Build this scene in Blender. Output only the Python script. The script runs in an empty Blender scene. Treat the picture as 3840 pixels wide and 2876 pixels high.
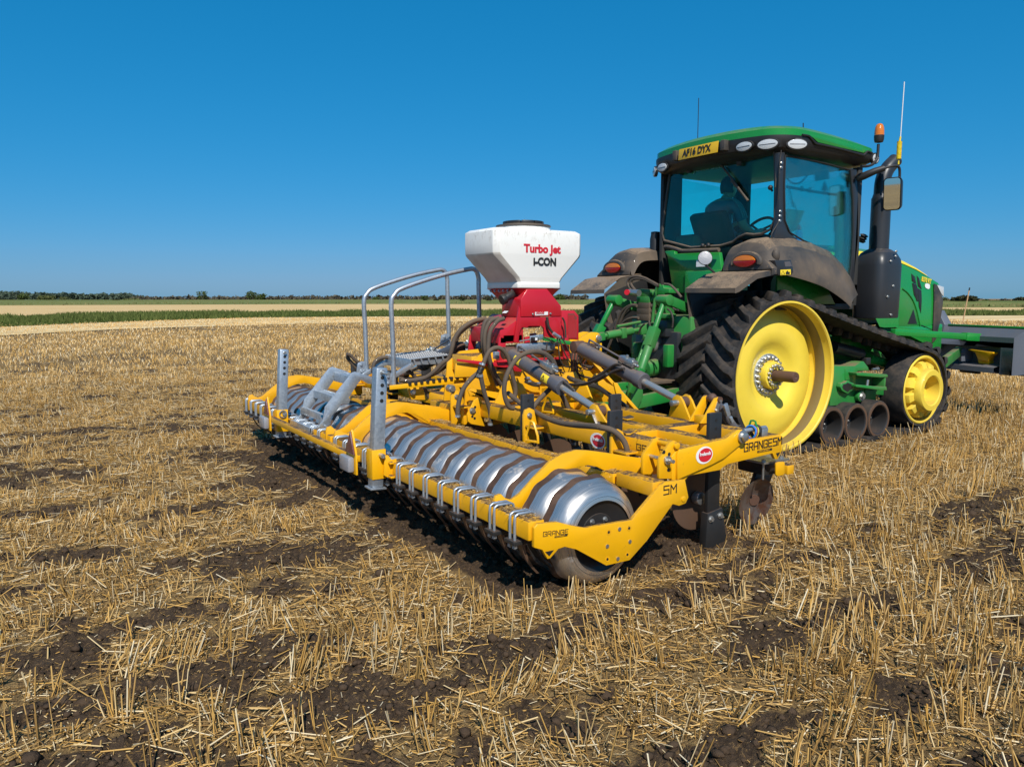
import bpy, bmesh, math, random
import numpy as np
from mathutils import Vector, Matrix
random.seed(7); rng = np.random.default_rng(11)
SC = bpy.context.scene; COL = SC.collection
R = math.radians
# ------------------------------------------------------------------ camera, sky, sun, exposure
CAM = np.array((5.639, -2.03, 1.47)); YAW = R(57.2); FPX = 2882.0; PCX, PCY, HOR = 1920.0, 1438.0, 1120.0
PITCH = math.atan((PCY - HOR) / FPX)
cd = bpy.data.cameras.new('camera'); cam = bpy.data.objects.new('camera', cd); COL.objects.link(cam)
cam.location = CAM; cam.rotation_euler = (R(90) - PITCH, 0, YAW)
cd.sensor_width = 36.0; cd.lens = FPX / 3840 * 36.0; cd.clip_end = 9000; cd.clip_start = 0.05
SC.camera = cam
SUN_DIR = Vector((1.0, -0.465, 1.12)).normalized()          # towards the sun
SUN_EL = math.asin(SUN_DIR.z); SUN_AZ = math.atan2(SUN_DIR.x, SUN_DIR.y)
w = bpy.data.worlds.new('World'); SC.world = w; w.use_nodes = True
nt = w.node_tree; nt.nodes.clear()
sky = nt.nodes.new('ShaderNodeTexSky'); sky.sky_type = 'NISHITA'; sky.sun_disc = False
sky.sun_elevation = SUN_EL; sky.sun_rotation = SUN_AZ; sky.altitude = 0
sky.air_density = 1.0; sky.dust_density = 0.35; sky.ozone_density = 4.0
hs = nt.nodes.new('ShaderNodeHueSaturation'); hs.inputs['Saturation'].default_value = 1.22
hs.inputs['Hue'].default_value = 0.49; hs.inputs['Value'].default_value = 1.0
bg = nt.nodes.new('ShaderNodeBackground'); bg.inputs['Strength'].default_value = 0.10
wo = nt.nodes.new('ShaderNodeOutputWorld'); sp0 = nt.nodes.new('ShaderNodeSeparateColor'); cb0 = nt.nodes.new('ShaderNodeCombineColor')
nt.links.new(sky.outputs[0], hs.inputs['Color']); nt.links.new(hs.outputs[0], sp0.inputs[0])
for i_, (pw, k_) in enumerate(((1.35, 0.385), (0.52, 0.478), (0.54, 0.82))):     # the picture's contrasty blue: one tone curve for the whole sky
    a_ = nt.nodes.new('ShaderNodeMath'); a_.operation = 'MULTIPLY'; a_.inputs[1].default_value = 0.085; nt.links.new(sp0.outputs[i_], a_.inputs[0])
    p_ = nt.nodes.new('ShaderNodeMath'); p_.operation = 'POWER'; p_.inputs[1].default_value = pw; nt.links.new(a_.outputs[0], p_.inputs[0])
    m_ = nt.nodes.new('ShaderNodeMath'); m_.operation = 'MULTIPLY'; m_.inputs[1].default_value = k_ * 10; nt.links.new(p_.outputs[0], m_.inputs[0]); nt.links.new(m_.outputs[0], cb0.inputs[i_])
nt.links.new(cb0.outputs[0], bg.inputs[0]); nt.links.new(bg.outputs[0], wo.inputs[0])
sl = bpy.data.lights.new('sun', 'SUN'); sl.energy = 4.9; sl.angle = R(0.5); sl.color = (1.0, 0.95, 0.87)
so = bpy.data.objects.new('sun', sl); COL.objects.link(so)
so.rotation_euler = (-SUN_DIR).to_track_quat('-Z', 'Y').to_euler(); so.location = SUN_DIR * 30
SC.view_settings.view_transform = 'Standard'; SC.view_settings.look = 'None'
SC.view_settings.exposure = 0.08; SC.view_settings.gamma = 1.0; SC.view_settings.use_curve_mapping = False
SC.render.engine = 'CYCLES'; SC.cycles.max_bounces = 6; SC.cycles.transparent_max_bounces = 12

# ------------------------------------------------------------------ measuring: a photograph pixel meets a real plane of the place
_F = np.array([-math.sin(YAW), math.cos(YAW), 0]); _R = np.array([math.cos(YAW), math.sin(YAW), 0])
_F = _F * math.cos(PITCH) + np.array([0, 0, -math.sin(PITCH)]); _U = np.cross(_R, _F)
def U(p, X=None, Y=None, Z=None):
    r = _F * FPX + _R * (p[0] - PCX) + _U * (PCY - p[1])
    if X is not None: t = (X - CAM[0]) / r[0]
    elif Y is not None: t = (Y - CAM[1]) / r[1]
    else: t = (Z - CAM[2]) / r[2]
    return Vector(CAM + t * r)
def crop(ox, oy, s): return lambda x, y: (ox + x / s, oy + y / s)
c1 = crop(880, 1200, 2.209); c2 = crop(1600, 800, 2.761); c3 = crop(1750, 1200, 2.209); c4 = crop(1850, 1450, 1.843)
c5 = crop(2400, 400, 2.011); c6 = crop(2450, 1000, 1.843); c7 = crop(3050, 850, 2.549); c8 = crop(900, 1500, 2.209)
w1 = crop(2560, 1080, 3.682); w2 = crop(2560, 1380, 3.682); w3 = crop(3000, 1250, 3.682)
t1 = crop(2150, 1000, 4.418); t2 = crop(2200, 1250, 4.418); f1 = crop(2440, 450, 3.945); f2 = crop(2900, 450, 3.945)
f3 = crop(2440, 800, 3.945); m1 = crop(1650, 1300, 3.682); n1 = crop(2200, 1480, 3.95); n2 = crop(1850, 1400, 4.424)
n3 = crop(1300, 1220, 3.95); n4 = crop(1800, 1250, 2.542); k1 = crop(1950, 1700, 3.013); k2 = crop(2400, 1600, 3.682)
k3 = crop(900, 1380, 4.418); k4 = crop(1400, 1350, 4.418)
h1 = crop(0, 1040, 2.304); h2 = crop(900, 1040, 2.304); h3 = crop(3400, 1040, 5.027)

# ------------------------------------------------------------------ materials
def lin(c):
    return tuple((v / 12.92 if v <= 0.04045 else ((v + 0.055) / 1.055) ** 2.4) for v in c)
def rgb(r, g, b): return lin((r / 255, g / 255, b / 255)) + (1,)
class NT:
    def __init__(s, name):
        s.m = bpy.data.materials.new(name); s.m.use_nodes = True; s.t = s.m.node_tree; s.t.nodes.clear()
        s.out = s.t.nodes.new('ShaderNodeOutputMaterial')
    def n(s, typ, **k):
        d = s.t.nodes.new('ShaderNode' + typ)
        for a, v in k.items():
            if a.startswith('i_'):
                key = a[2:]; key = int(key) if key.isdigit() else key.replace('_', ' ')
                d.inputs[key].default_value = v
            else: setattr(d, a, v)
        return d
    def l(s, a, b): s.t.links.new(a, b)
    def noise(s, scale, detail=4, rough=0.6, coord='Object', vec=None):
        d = s.n('TexNoise'); d.inputs['Scale'].default_value = scale; d.inputs['Detail'].default_value = detail
        d.inputs['Roughness'].default_value = rough
        if vec is None: vec = s.n('TexCoord').outputs[coord]
        s.l(vec, d.inputs['Vector']); return d.outputs['Fac']
    def ramp(s, fac, a, b, ca=0.0, cb=1.0):
        d = s.n('MapRange'); d.inputs['From Min'].default_value = a; d.inputs['From Max'].default_value = b
        d.inputs['To Min'].default_value = ca; d.inputs['To Max'].default_value = cb; s.l(fac, d.inputs['Value']); return d.outputs[0]
    def mul(s, a, b, op='MULTIPLY'):
        d = s.n('Math', operation=op)
        for i, v in enumerate((a, b)):
            if isinstance(v, (int, float)): d.inputs[i].default_value = v
            else: s.l(v, d.inputs[i])
        return d.outputs[0]
    def mix(s, fac, a, b):
        d = s.n('Mix', data_type='RGBA')
        if isinstance(fac, (int, float)): d.inputs[0].default_value = fac
        else: s.l(fac, d.inputs[0])
        for i, v in ((6, a), (7, b)):
            if isinstance(v, tuple): d.inputs[i].default_value = v
            else: s.l(v, d.inputs[i])
        return d.outputs[2]
    def bump(s, h, strength, dist):
        d = s.n('Bump'); d.inputs['Strength'].default_value = strength; d.inputs['Distance'].default_value = dist
        s.l(h, d.inputs['Height']); return d.outputs[0]
    def done(s, color, rough=0.5, metal=0.0, normal=None, coat=0.0, spec=0.5, **k):
        p = s.n('BsdfPrincipled')
        for key, v in (('Base Color', color), ('Roughness', rough), ('Metallic', metal), ('Coat Weight', coat), ('Specular IOR Level', spec)):
            if isinstance(v, (int, float)) or isinstance(v, tuple): p.inputs[key].default_value = v
            else: s.l(v, p.inputs[key])
        for key, v in k.items(): p.inputs[key.replace('_', ' ')].default_value = v
        if normal is not None: s.l(normal, p.inputs['Normal'])
        s.l(p.outputs[0], s.out.inputs[0]); return s.m
DUST = rgb(124, 103, 80); SOILC = rgb(72, 56, 45)
def painted(name, col, rough=0.35, dust=0.5, dustcol=DUST, speck=0.15, spec=0.5, metal=0.0, coat=0.15):
    """paint with settled soil on upward faces (dirt that stays put) and scattered specks"""
    g = NT(name)
    geo = g.n('NewGeometry'); sep = g.n('SeparateXYZ'); g.l(geo.outputs['True Normal'], sep.inputs[0])
    pos = geo.outputs['Position']
    up = g.ramp(sep.outputs[2], 0.55, 0.97)
    big = g.ramp(g.noise(5, 5, 0.65, vec=pos), 0.36, 0.62)
    fine = g.ramp(g.noise(60, 3, 0.6, vec=pos), 0.35, 0.6)
    d1 = g.mul(g.mul(up, g.mul(g.mul(big, 0.65), g.mul(fine, 0.45), 'ADD')), dust * 1.25)
    sp = g.mul(g.mul(g.ramp(g.noise(38, 4, 0.7, vec=pos), 0.62, 0.72), g.ramp(g.noise(3.3, 3, 0.6, vec=pos), 0.45, 0.7)), speck * 3)
    film = g.mul(g.ramp(g.noise(2.2, 5, 0.6, vec=pos), 0.35, 0.75), speck * 0.7)
    f = g.n('Math', operation='MAXIMUM'); g.l(d1, f.inputs[0]); g.l(sp, f.inputs[1])
    f2_ = g.n('Math', operation='MAXIMUM', use_clamp=True); g.l(f.outputs[0], f2_.inputs[0]); g.l(film, f2_.inputs[1])
    fac = f2_.outputs[0]
    tone = g.ramp(g.noise(1.7, 3, vec=pos), 0.3, 0.7, 0.9, 1.06)
    hv = g.n('HueSaturation'); hv.inputs['Color'].default_value = col; g.l(tone, hv.inputs['Value'])
    c = g.mix(fac, hv.outputs[0], dustcol)
    r = g.ramp(fac, 0, 0.6, rough, 0.9)
    b = g.bump(g.mul(fine, fac), 0.25, 0.004)
    return g.done(c, r, metal, b, coat=coat, spec=spec)
M = {}
M['yellow'] = painted('yellow_paint', (0.86, 0.42, 0.003, 1), 0.36, 1.15, SOILC, 0.30)
M['yellow_clean'] = painted('yellow_plate_paint', (0.88, 0.44, 0.003, 1), 0.33, 0.75, SOILC, 0.17)
M['green'] = painted('green_paint', (0.012, 0.25, 0.038, 1), 0.25, 0.5, DUST, 0.10, coat=0.4)
M['green_dirty'] = painted('green_linkage_paint', (0.014, 0.22, 0.038, 1), 0.35, 0.9, DUST, 0.42)
M['wheel_yellow'] = painted('wheel_yellow_paint', (0.84, 0.63, 0.055, 1), 0.40, 0.45, rgb(150, 112, 66), 0.22)
M['worn_yellow'] = painted('worn_yellow_paint', (0.80, 0.58, 0.05, 1), 0.5, 0.45, rgb(140, 100, 65), 0.3)
M['stripe_yellow'] = painted('yellow_stripe', (0.90, 0.68, 0.02, 1), 0.35, 0.1, DUST, 0.02)
M['red'] = painted('red_paint', (0.52, 0.012, 0.025, 1), 0.33, 0.45, DUST, 0.08)
M['dark_paint'] = painted('charcoal_paint', (0.022, 0.025, 0.030, 1), 0.38, 0.25, DUST, 0.06)
M['black_plastic'] = painted('black_plastic', (0.013, 0.013, 0.014, 1), 0.5, 0.3, DUST, 0.06)
M['dusty_black'] = painted('dust_covered_black_plastic', (0.030, 0.029, 0.028, 1), 0.6, 1.2, rgb(138, 116, 92), 0.75)
M['black_steel'] = painted('black_steel', (0.016, 0.017, 0.018, 1), 0.45, 0.8, SOILC, 0.3)
M['grey_steel'] = painted('grey_cylinder_paint', (0.075, 0.08, 0.10, 1), 0.45, 0.8, DUST, 0.5)
M['grey_box'] = painted('grey_weight_paint', (0.105, 0.118, 0.145, 1), 0.42, 0.35, DUST, 0.05)
M['hose'] = painted('dusty_ribbed_hose', (0.070, 0.055, 0.042, 1), 0.75, 0.7, rgb(128, 104, 78), 0.75)
M['cable'] = painted('black_cable', (0.020, 0.018, 0.016, 1), 0.55, 0.6, DUST, 0.35)
M['red_cable'] = painted('red_cable', (0.22, 0.06, 0.035, 1), 0.6, 0.4, DUST, 0.3)
M['rust'] = painted('rusty_brown_steel', (0.11, 0.055, 0.035, 1), 0.6, 0.3, SOILC, 0.3)
M['scraper'] = painted('soil_polished_brown_steel', (0.17, 0.10, 0.065, 1), 0.4, 0.3, SOILC, 0.3, metal=0.4)
M['white'] = painted('white_label', (0.80, 0.80, 0.79, 1), 0.5, 0.1, DUST, 0.03)
M['ink'] = painted('black_lettering', (0.015, 0.014, 0.013, 1), 0.5, 0.1, DUST, 0.03)
M['ink_red'] = painted('red_lettering', (0.60, 0.015, 0.03, 1), 0.45, 0.1, DUST, 0.02)
M['ink_yellow'] = painted('yellow_lettering', (0.88, 0.65, 0.03, 1), 0.45, 0.1, DUST, 0.02)
M['ink_teal'] = painted('pale_teal_lettering', (0.10, 0.32, 0.36, 1), 0.5, 0.0, DUST, 0.0)
M['plate_yellow'] = painted('number_plate_yellow', (0.72, 0.43, 0.01, 1), 0.45, 0.1, DUST, 0.18)
M['mudband'] = painted('soil_coated_wheel_barrel', (0.20, 0.145, 0.05, 1), 0.8, 0.6, rgb(120, 98, 66), 0.5)
M['stud'] = painted('worn_stud_tops', (0.42, 0.43, 0.44, 1), 0.55, 0.0, DUST, 0.1)
M['skin'] = painted('skin', (0.60, 0.36, 0.26, 1), 0.55, 0, DUST, 0.0)
M['shirt'] = painted('navy_shirt_cloth', (0.15, 0.18, 0.24, 1), 0.8, 0, DUST, 0.0)
M['hair'] = painted('dark_hair', (0.015, 0.012, 0.010, 1), 0.6, 0, DUST, 0.0)
M['seat_cloth'] = painted('seat_cloth', (0.035, 0.038, 0.035, 1), 0.85, 0, DUST, 0.1)
M['trim_grey'] = painted('grey_cab_trim', (0.14, 0.14, 0.12, 1), 0.7, 0.2, DUST, 0.1)
M['trim_dark'] = painted('dark_cab_trim', (0.028, 0.028, 0.026, 1), 0.7, 0.2, DUST, 0.1)
def m_galv():
    g = NT('galvanised_steel'); tc = g.n('TexCoord').outputs['Object']
    v = g.n('TexVoronoi'); v.inputs['Scale'].default_value = 55; g.l(tc, v.inputs['Vector'])
    s2 = g.n('SeparateColor'); g.l(v.outputs['Color'], s2.inputs[0])
    n = g.noise(6, 4, vec=tc)
    f = g.mul(g.ramp(s2.outputs[0], 0, 1, 0, 0.45), g.ramp(n, 0.3, 0.7, 0, 0.55), 'ADD')
    c = g.mix(f, (0.30, 0.34, 0.39, 1), (0.60, 0.65, 0.69, 1))
    c = g.mix(g.ramp(g.noise(13, 5, 0.7, vec=tc), 0.62, 0.75, 0, 0.5), c, rgb(120, 105, 85))
    return g.done(c, g.ramp(f, 0, 1, 0.48, 0.33), 0.72)
M['galv'] = m_galv()
M['deck'] = painted('dull_galvanised_deck', (0.20, 0.21, 0.22, 1), 0.6, 0.5, DUST, 0.3, metal=0.2)
def m_bolt():
    g = NT('zinc_bolt_steel'); n = g.noise(40, 3)
    return g.done(g.mix(n, (0.33, 0.33, 0.32, 1), (0.62, 0.62, 0.60, 1)), 0.35, 0.85)
M['bolt'] = m_bolt()
def m_chrome():
    g = NT('chrome_rod'); return g.done((0.60, 0.56, 0.51, 1), 0.16, 0.72)
M['chrome'] = m_chrome()
def m_ring():
    g = NT('soil_polished_roller_steel'); tc = g.n('TexCoord').outputs['Object']
    geo = g.n('NewGeometry').outputs['Position']
    mp = g.n('Mapping'); mp.inputs['Scale'].default_value = (140, 3, 3); g.l(tc, mp.inputs['Vector'])
    st = g.noise(1, 5, 0.7, vec=mp.outputs[0])
    dirt = g.mul(g.ramp(g.noise(7, 5, 0.7, vec=geo), 0.60, 0.76), 0.7)
    c = g.mix(g.ramp(st, 0.3, 0.7), (0.52, 0.48, 0.44, 1), (0.76, 0.71, 0.66, 1))
    c = g.mix(dirt, c, rgb(96, 74, 58))
    met = g.ramp(dirt, 0, 0.7, 0.86, 0.1)
    ro = g.mul(g.ramp(st, 0.3, 0.7, 0.24, 0.36), g.mul(dirt, 0.4), 'ADD')
    return g.done(c, ro, met, g.bump(st, 0.05, 0.002))
M['ring'] = m_ring()
def m_ringband():
    g = NT('brown_soil_coated_steel'); geo = g.n('NewGeometry').outputs['Position']
    n = g.noise(26, 5, 0.65, vec=geo); k = g.ramp(g.noise(6, 4, vec=geo), 0.4, 0.65)
    c = g.mix(n, rgb(62, 44, 35), rgb(112, 84, 64))
    return g.done(c, g.ramp(k, 0, 1, 0.35, 0.8), g.ramp(k, 0, 1, 0.35, 0.0), g.bump(n, 0.5, 0.006))
M['ringband'] = m_ringband()
def m_disc():
    g = NT('worn_disc_steel'); geo = g.n('NewGeometry').outputs['Position']
    n = g.noise(12, 5, 0.65, vec=geo); c = g.mix(g.ramp(n, 0.35, 0.6), rgb(105, 70, 52), rgb(120, 112, 108))
    return g.done(c, 0.35, 0.6, g.bump(n, 0.1, 0.003))
M['disc'] = m_disc()
def m_rubber(name='track_rubber', base=(0.020, 0.020, 0.021, 1)):
    g = NT(name); geo = g.n('NewGeometry').outputs['Position']
    n = g.noise(9, 6, 0.7, vec=geo); f = g.noise(70, 3, vec=geo)
    d = g.mul(g.ramp(n, 0.42, 0.72), 0.55)
    c = g.mix(d, base, rgb(104, 90, 76))
    return g.done(c, 0.72, 0, g.bump(f, 0.15, 0.003), spec=0.35)
M['rubber'] = m_rubber()
def m_plastic_white():
    g = NT('white_polyethylene'); geo = g.n('NewGeometry'); pos = geo.outputs['Position']
    sep = g.n('SeparateXYZ'); g.l(geo.outputs['True Normal'], sep.inputs[0])
    mp = g.n('Mapping'); mp.inputs['Scale'].default_value = (22, 22, 9); mp.inputs['Rotation'].default_value = (0.5, 0.6, 0); g.l(pos, mp.inputs['Vector'])
    sc = g.ramp(g.noise(1.6, 6, 0.75, vec=mp.outputs[0]), 0.52, 0.66)
    sp = g.n('SeparateXYZ'); g.l(pos, sp.inputs[0])
    top = g.ramp(sp.outputs[2], 1.86, 2.03)
    low = g.mul(g.ramp(sep.outputs[2], -0.1, -0.45), g.ramp(g.noise(5, 4, vec=pos), 0.3, 0.6, 0.35, 0.75))
    f = g.mul(g.mul(g.mul(sc, top), 0.5), g.mul(low, 0.6), 'MAXIMUM')
    c = g.mix(f, (0.80, 0.79, 0.75, 1), rgb(140, 118, 88))
    return g.done(c, 0.42, 0, spec=0.4, Subsurface_Weight=0.0)
M['poly'] = m_plastic_white()
def m_glass(name, tint, refl=0.10):
    g = NT(name); tr = g.n('BsdfTransparent'); tr.inputs[0].default_value = tint
    gl = g.n('BsdfGlossy'); gl.inputs['Roughness'].default_value = 0.03; gl.inputs[0].default_value = (1, 1, 1, 1)
    lw = g.n('LayerWeight'); lw.inputs[0].default_value = 0.22
    df = g.n('BsdfDiffuse'); df.inputs[0].default_value = rgb(150, 130, 105)
    dn = g.ramp(g.noise(3, 6, 0.7, coord='Object'), 0.40, 0.8, 0.0, 0.05)
    mx = g.n('MixShader'); g.l(g.ramp(lw.outputs['Fresnel'], 0, 1, 0.0, 0.8), mx.inputs[0]); g.l(tr.outputs[0], mx.inputs[1]); g.l(gl.outputs[0], mx.inputs[2])
    m2 = g.n('MixShader'); g.l(dn, m2.inputs[0]); g.l(mx.outputs[0], m2.inputs[1]); g.l(df.outputs[0], m2.inputs[2])
    g.l(m2.outputs[0], g.out.inputs[0]); return g.m
M['glass'] = m_glass('tinted_cab_glass', (0.55, 0.98, 0.94, 1))
def m_lens(name, col, rough=0.15):
    g = NT(name); tc = g.n('TexCoord').outputs['Object']
    v = g.n('TexVoronoi'); v.inputs['Scale'].default_value = 120; g.l(tc, v.inputs['Vector'])
    return g.done(col, rough, 0, g.bump(v.outputs['Distance'], 0.4, 0.003), coat=0.6)
M['lens_clear'] = m_lens('clear_lamp_lens', (0.55, 0.57, 0.58, 1), 0.12)
M['lens_red'] = m_lens('red_lamp_lens', (0.32, 0.008, 0.012, 1))
M['lens_amber'] = m_lens('amber_lamp_lens', (0.62, 0.17, 0.008, 1))
M['lens_grey'] = m_lens('dull_grey_lens', (0.27, 0.27, 0.29, 1), 0.4)
M['reflector_red'] = m_lens('faded_red_reflector', (0.13, 0.035, 0.035, 1), 0.4)
def m_mirror():
    g = NT('mirror_glass'); return g.done((0.8, 0.85, 0.84, 1), 0.02, 1.0)
M['mirror'] = m_mirror()
M['bottle'] = painted('blue_bottle', (0.02, 0.22, 0.62, 1), 0.3, 0, DUST, 0.0)
M['wood'] = painted('bleached_wood', (0.56, 0.33, 0.16, 1), 0.7, 0, DUST, 0.05)

# ------------------------------------------------------------------ mesh builder
class MB:
    def __init__(s): s.v = []; s.f = []; s.mi = []; s.cur = 0
    def add(s, vs, fs):
        o = len(s.v); s.v += [tuple(v) for v in vs]
        for f in fs: s.f.append(tuple(i + o for i in f)); s.mi.append(s.cur)
        return s
    def box(s, lo, hi):
        x0, y0, z0 = lo; x1, y1, z1 = hi
        return s.add([(x0, y0, z0), (x1, y0, z0), (x1, y1, z0), (x0, y1, z0), (x0, y0, z1), (x1, y0, z1), (x1, y1, z1), (x0, y1, z1)],
                     [(3, 2, 1, 0), (4, 5, 6, 7), (0, 1, 5, 4), (1, 2, 6, 5), (2, 3, 7, 6), (3, 0, 4, 7)])
    def beam(s, a, b, wd, ht, up=(0, 0, 1)):
        a, b = Vector(a), Vector(b); d = (b - a).normalized(); up = Vector(up)
        sd = d.cross(up).normalized(); u = sd.cross(d).normalized()
        q = [(-1, -1), (1, -1), (1, 1), (-1, 1)]
        vs = [p + sd * (i * wd / 2) + u * (j * ht / 2) for p in (a, b) for i, j in q]
        return s.add(vs, [(0, 1, 2, 3), (7, 6, 5, 4), (0, 4, 5, 1), (1, 5, 6, 2), (2, 6, 7, 3), (3, 7, 4, 0)])
    def prism(s, poly, vec):
        n = len(poly); poly = [Vector(p) for p in poly]; vec = Vector(vec)
        nrm = Vector((0, 0, 0))
        for i in range(n): nrm += poly[i].cross(poly[(i + 1) % n])
        if nrm.dot(vec) > 0: poly = poly[::-1]
        fs = [tuple(range(n)), tuple(range(2 * n - 1, n - 1, -1))] + [((i + 1) % n, i, n + i, n + (i + 1) % n) for i in range(n)]
        return s.add(poly + [p + vec for p in poly], fs)
    def tube(s, pts, r, n=8, smooth=0, close=False, cap=True):
        pts = [Vector(p) for p in pts]
        if smooth: pts = spline(pts, smooth, close)
        m = len(pts); rr = r if callable(r) else (lambda t: r)
        prev = None; rings = []
        for i, p in enumerate(pts):
            a = pts[(i - 1) % m] if (close or i > 0) else p; b = pts[(i + 1) % m] if (close or i < m - 1) else p
            d = (b - a).normalized() if (b - a).length > 1e-9 else Vector((0, 0, 1))
            if prev is None:
                ref = Vector((0, 0, 1)) if abs(d.z) < 0.9 else Vector((1, 0, 0)); u = d.cross(ref).normalized()
            else:
                u = (prev - d * prev.dot(d)); u = u.normalized() if u.length > 1e-6 else d.orthogonal().normalized()
            prev = u; v = d.cross(u); q = rr(i / max(1, m - 1))
            rings.append([p + (u * math.cos(2 * math.pi * k / n) + v * math.sin(2 * math.pi * k / n)) * q for k in range(n)])
        vs = [v for ring in rings for v in ring]; fs = []
        for i in range(m if close else m - 1):
            j = (i + 1) % m
            for k in range(n):
                k2_ = (k + 1) % n; fs.append((i * n + k, i * n + k2_, j * n + k2_, j * n + k))
        if cap and not close: fs += [tuple(range(n - 1, -1, -1)), tuple((m - 1) * n + k for k in range(n))]
        return s.add(vs, fs)
    def cyl(s, a, b, r, n=16, r2=None):
        r2 = r if r2 is None else r2
        return s.tube([a, b], (lambda t: r + (r2 - r) * t), n)
    def lathe(s, o, ax, prof, n=32, cap=False, mats=None, rad=None):
        """prof: (t along axis, radius); rad(k, j) scales radius"""
        o = Vector(o); ax = Vector(ax).normalized(); u = ax.orthogonal().normalized()
        if abs(ax.x) > 0.9: u = Vector((0, 1, 0))
        if abs(ax.z) > 0.9: u = Vector((1, 0, 0))
        v = ax.cross(u); vs = []; base = len(s.v)
        for j, (t, r) in enumerate(prof):
            for k in range(n):
                a = 2 * math.pi * k / n; q = r * (rad(a, j) if rad else 1)
                vs.append(o + ax * t + (u * math.cos(a) + v * math.sin(a)) * q)
        s.v += [tuple(p) for p in vs]
        for j in range(len(prof) - 1):
            for k in range(n):
                kk = (k + 1) % n
                s.f.append((base + j * n + k, base + j * n + kk, base + (j + 1) * n + kk, base + (j + 1) * n + k)); s.mi.append(mats[j] if mats else s.cur)
        if cap:
            s.f.append(tuple(base + k for k in range(n - 1, -1, -1))); s.mi.append(s.cur)
            s.f.append(tuple(base + (len(prof) - 1) * n + k for k in range(n))); s.mi.append(s.cur)
        return s
    def ball(s, c, r, n=12, m=8, sc=(1, 1, 1)):
        vs = []; fs = []
        for i in range(m + 1):
            th = math.pi * i / m
            for k in range(n):
                a = 2 * math.pi * k / n
                vs.append((c[0] + r * sc[0] * math.sin(th) * math.cos(a), c[1] + r * sc[1] * math.sin(th) * math.sin(a), c[2] + r * sc[2] * math.cos(th)))
        for i in range(m):
            for k in range(n):
                kk = (k + 1) % n; fs.append((i * n + k, (i + 1) * n + k, (i + 1) * n + kk, i * n + kk))
        return s.add(vs, fs)
    def grid(s, rows, closed=False):
        n = len(rows[0]); vs = [p for r_ in rows for p in r_]; fs = []
        for i in range(len(rows) - 1):
            for k in range(n if closed else n - 1):
                kk = (k + 1) % n; fs.append((i * n + k, i * n + kk, (i + 1) * n + kk, (i + 1) * n + k))
        return s.add(vs, fs)
    def mesh(s, name, mats, smooth=40, bevel=0):
        me = bpy.data.meshes.new(name); me.from_pydata(s.v, [], s.f)
        mats = mats if isinstance(mats, (list, tuple)) else [mats]
        for q in mats: me.materials.append(M[q] if isinstance(q, str) else q)
        me.polygons.foreach_set('material_index', s.mi)
        bm = bmesh.new(); bm.from_mesh(me); bmesh.ops.remove_doubles(bm, verts=bm.verts, dist=1e-6)
        bmesh.ops.recalc_face_normals(bm, faces=bm.faces)
        if bevel:
            ed = [e for e in bm.edges if len(e.link_faces) == 2 and e.calc_face_angle(0) > R(35)]
            bmesh.ops.bevel(bm, geom=ed, offset=bevel, segments=2, profile=0.5, affect='EDGES', clamp_overlap=True)
        bm.to_mesh(me); bm.free()
        if smooth:
            me.polygons.foreach_set('use_smooth', [True] * len(me.polygons)); me.set_sharp_from_angle(angle=R(smooth))
        me.update(); return me
    def build(s, name, mats, parent=None, smooth=40, bevel=0, kind=None):
        return link(name, s.mesh(name, mats, smooth, bevel), parent, kind)
def link(name, me, parent=None, kind=None, loc=None):
    o = bpy.data.objects.new(name, me); COL.objects.link(o)
    if parent is not None:
        o.parent = parent
        q = parent; inv = Matrix()
        while q is not None: inv = Matrix.Translation(-q.location) @ inv; q = q.parent
        o.matrix_parent_inverse = Matrix.Translation(-world_loc(parent))
    if kind: o['kind'] = kind
    if loc is not None: o.location = loc
    return o
def world_loc(o):
    v = Vector((0, 0, 0)); q = o
    while q is not None:
        v = v + (q.matrix_parent_inverse.translation if q.parent else Vector((0, 0, 0))) + q.location; q = q.parent
    return v
def spline(pts, k, close=False):
    out = []; n = len(pts); rng_ = range(n if close else n - 1)
    for i in rng_:
        p0 = pts[(i - 1) % n] if close or i > 0 else pts[0] * 2 - pts[1]
        p1 = pts[i]; p2 = pts[(i + 1) % n]
        p3 = pts[(i + 2) % n] if close or i + 2 < n else pts[-1] * 2 - pts[-2]
        for q in range(k):
            t = q / k
            out.append(0.5 * ((2 * p1) + (p2 - p0) * t + (2 * p0 - 5 * p1 + 4 * p2 - p3) * t * t + (3 * p1 - p0 - 3 * p2 + p3) * t ** 3))
    if not close: out.append(pts[-1])
    return out
def thing(name, label, cat, loc=(0, 0, 0), group=None):
    o = bpy.data.objects.new(name, None); COL.objects.link(o); o.location = loc; o.empty_display_size = 0.2
    o['label'] = label; o['category'] = cat
    if group: o['group'] = group
    return o
def tag(o, label, cat, group=None):
    o['label'] = label; o['category'] = cat
    if group: o['group'] = group
    return o
def dup(o, parent, off=(0, 0, 0)):
    c = o.copy(); COL.objects.link(c); c.parent = parent; c.location = Vector(c.location) + Vector(off)
    for ch in o.children: dup(ch, c)
    return c
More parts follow.
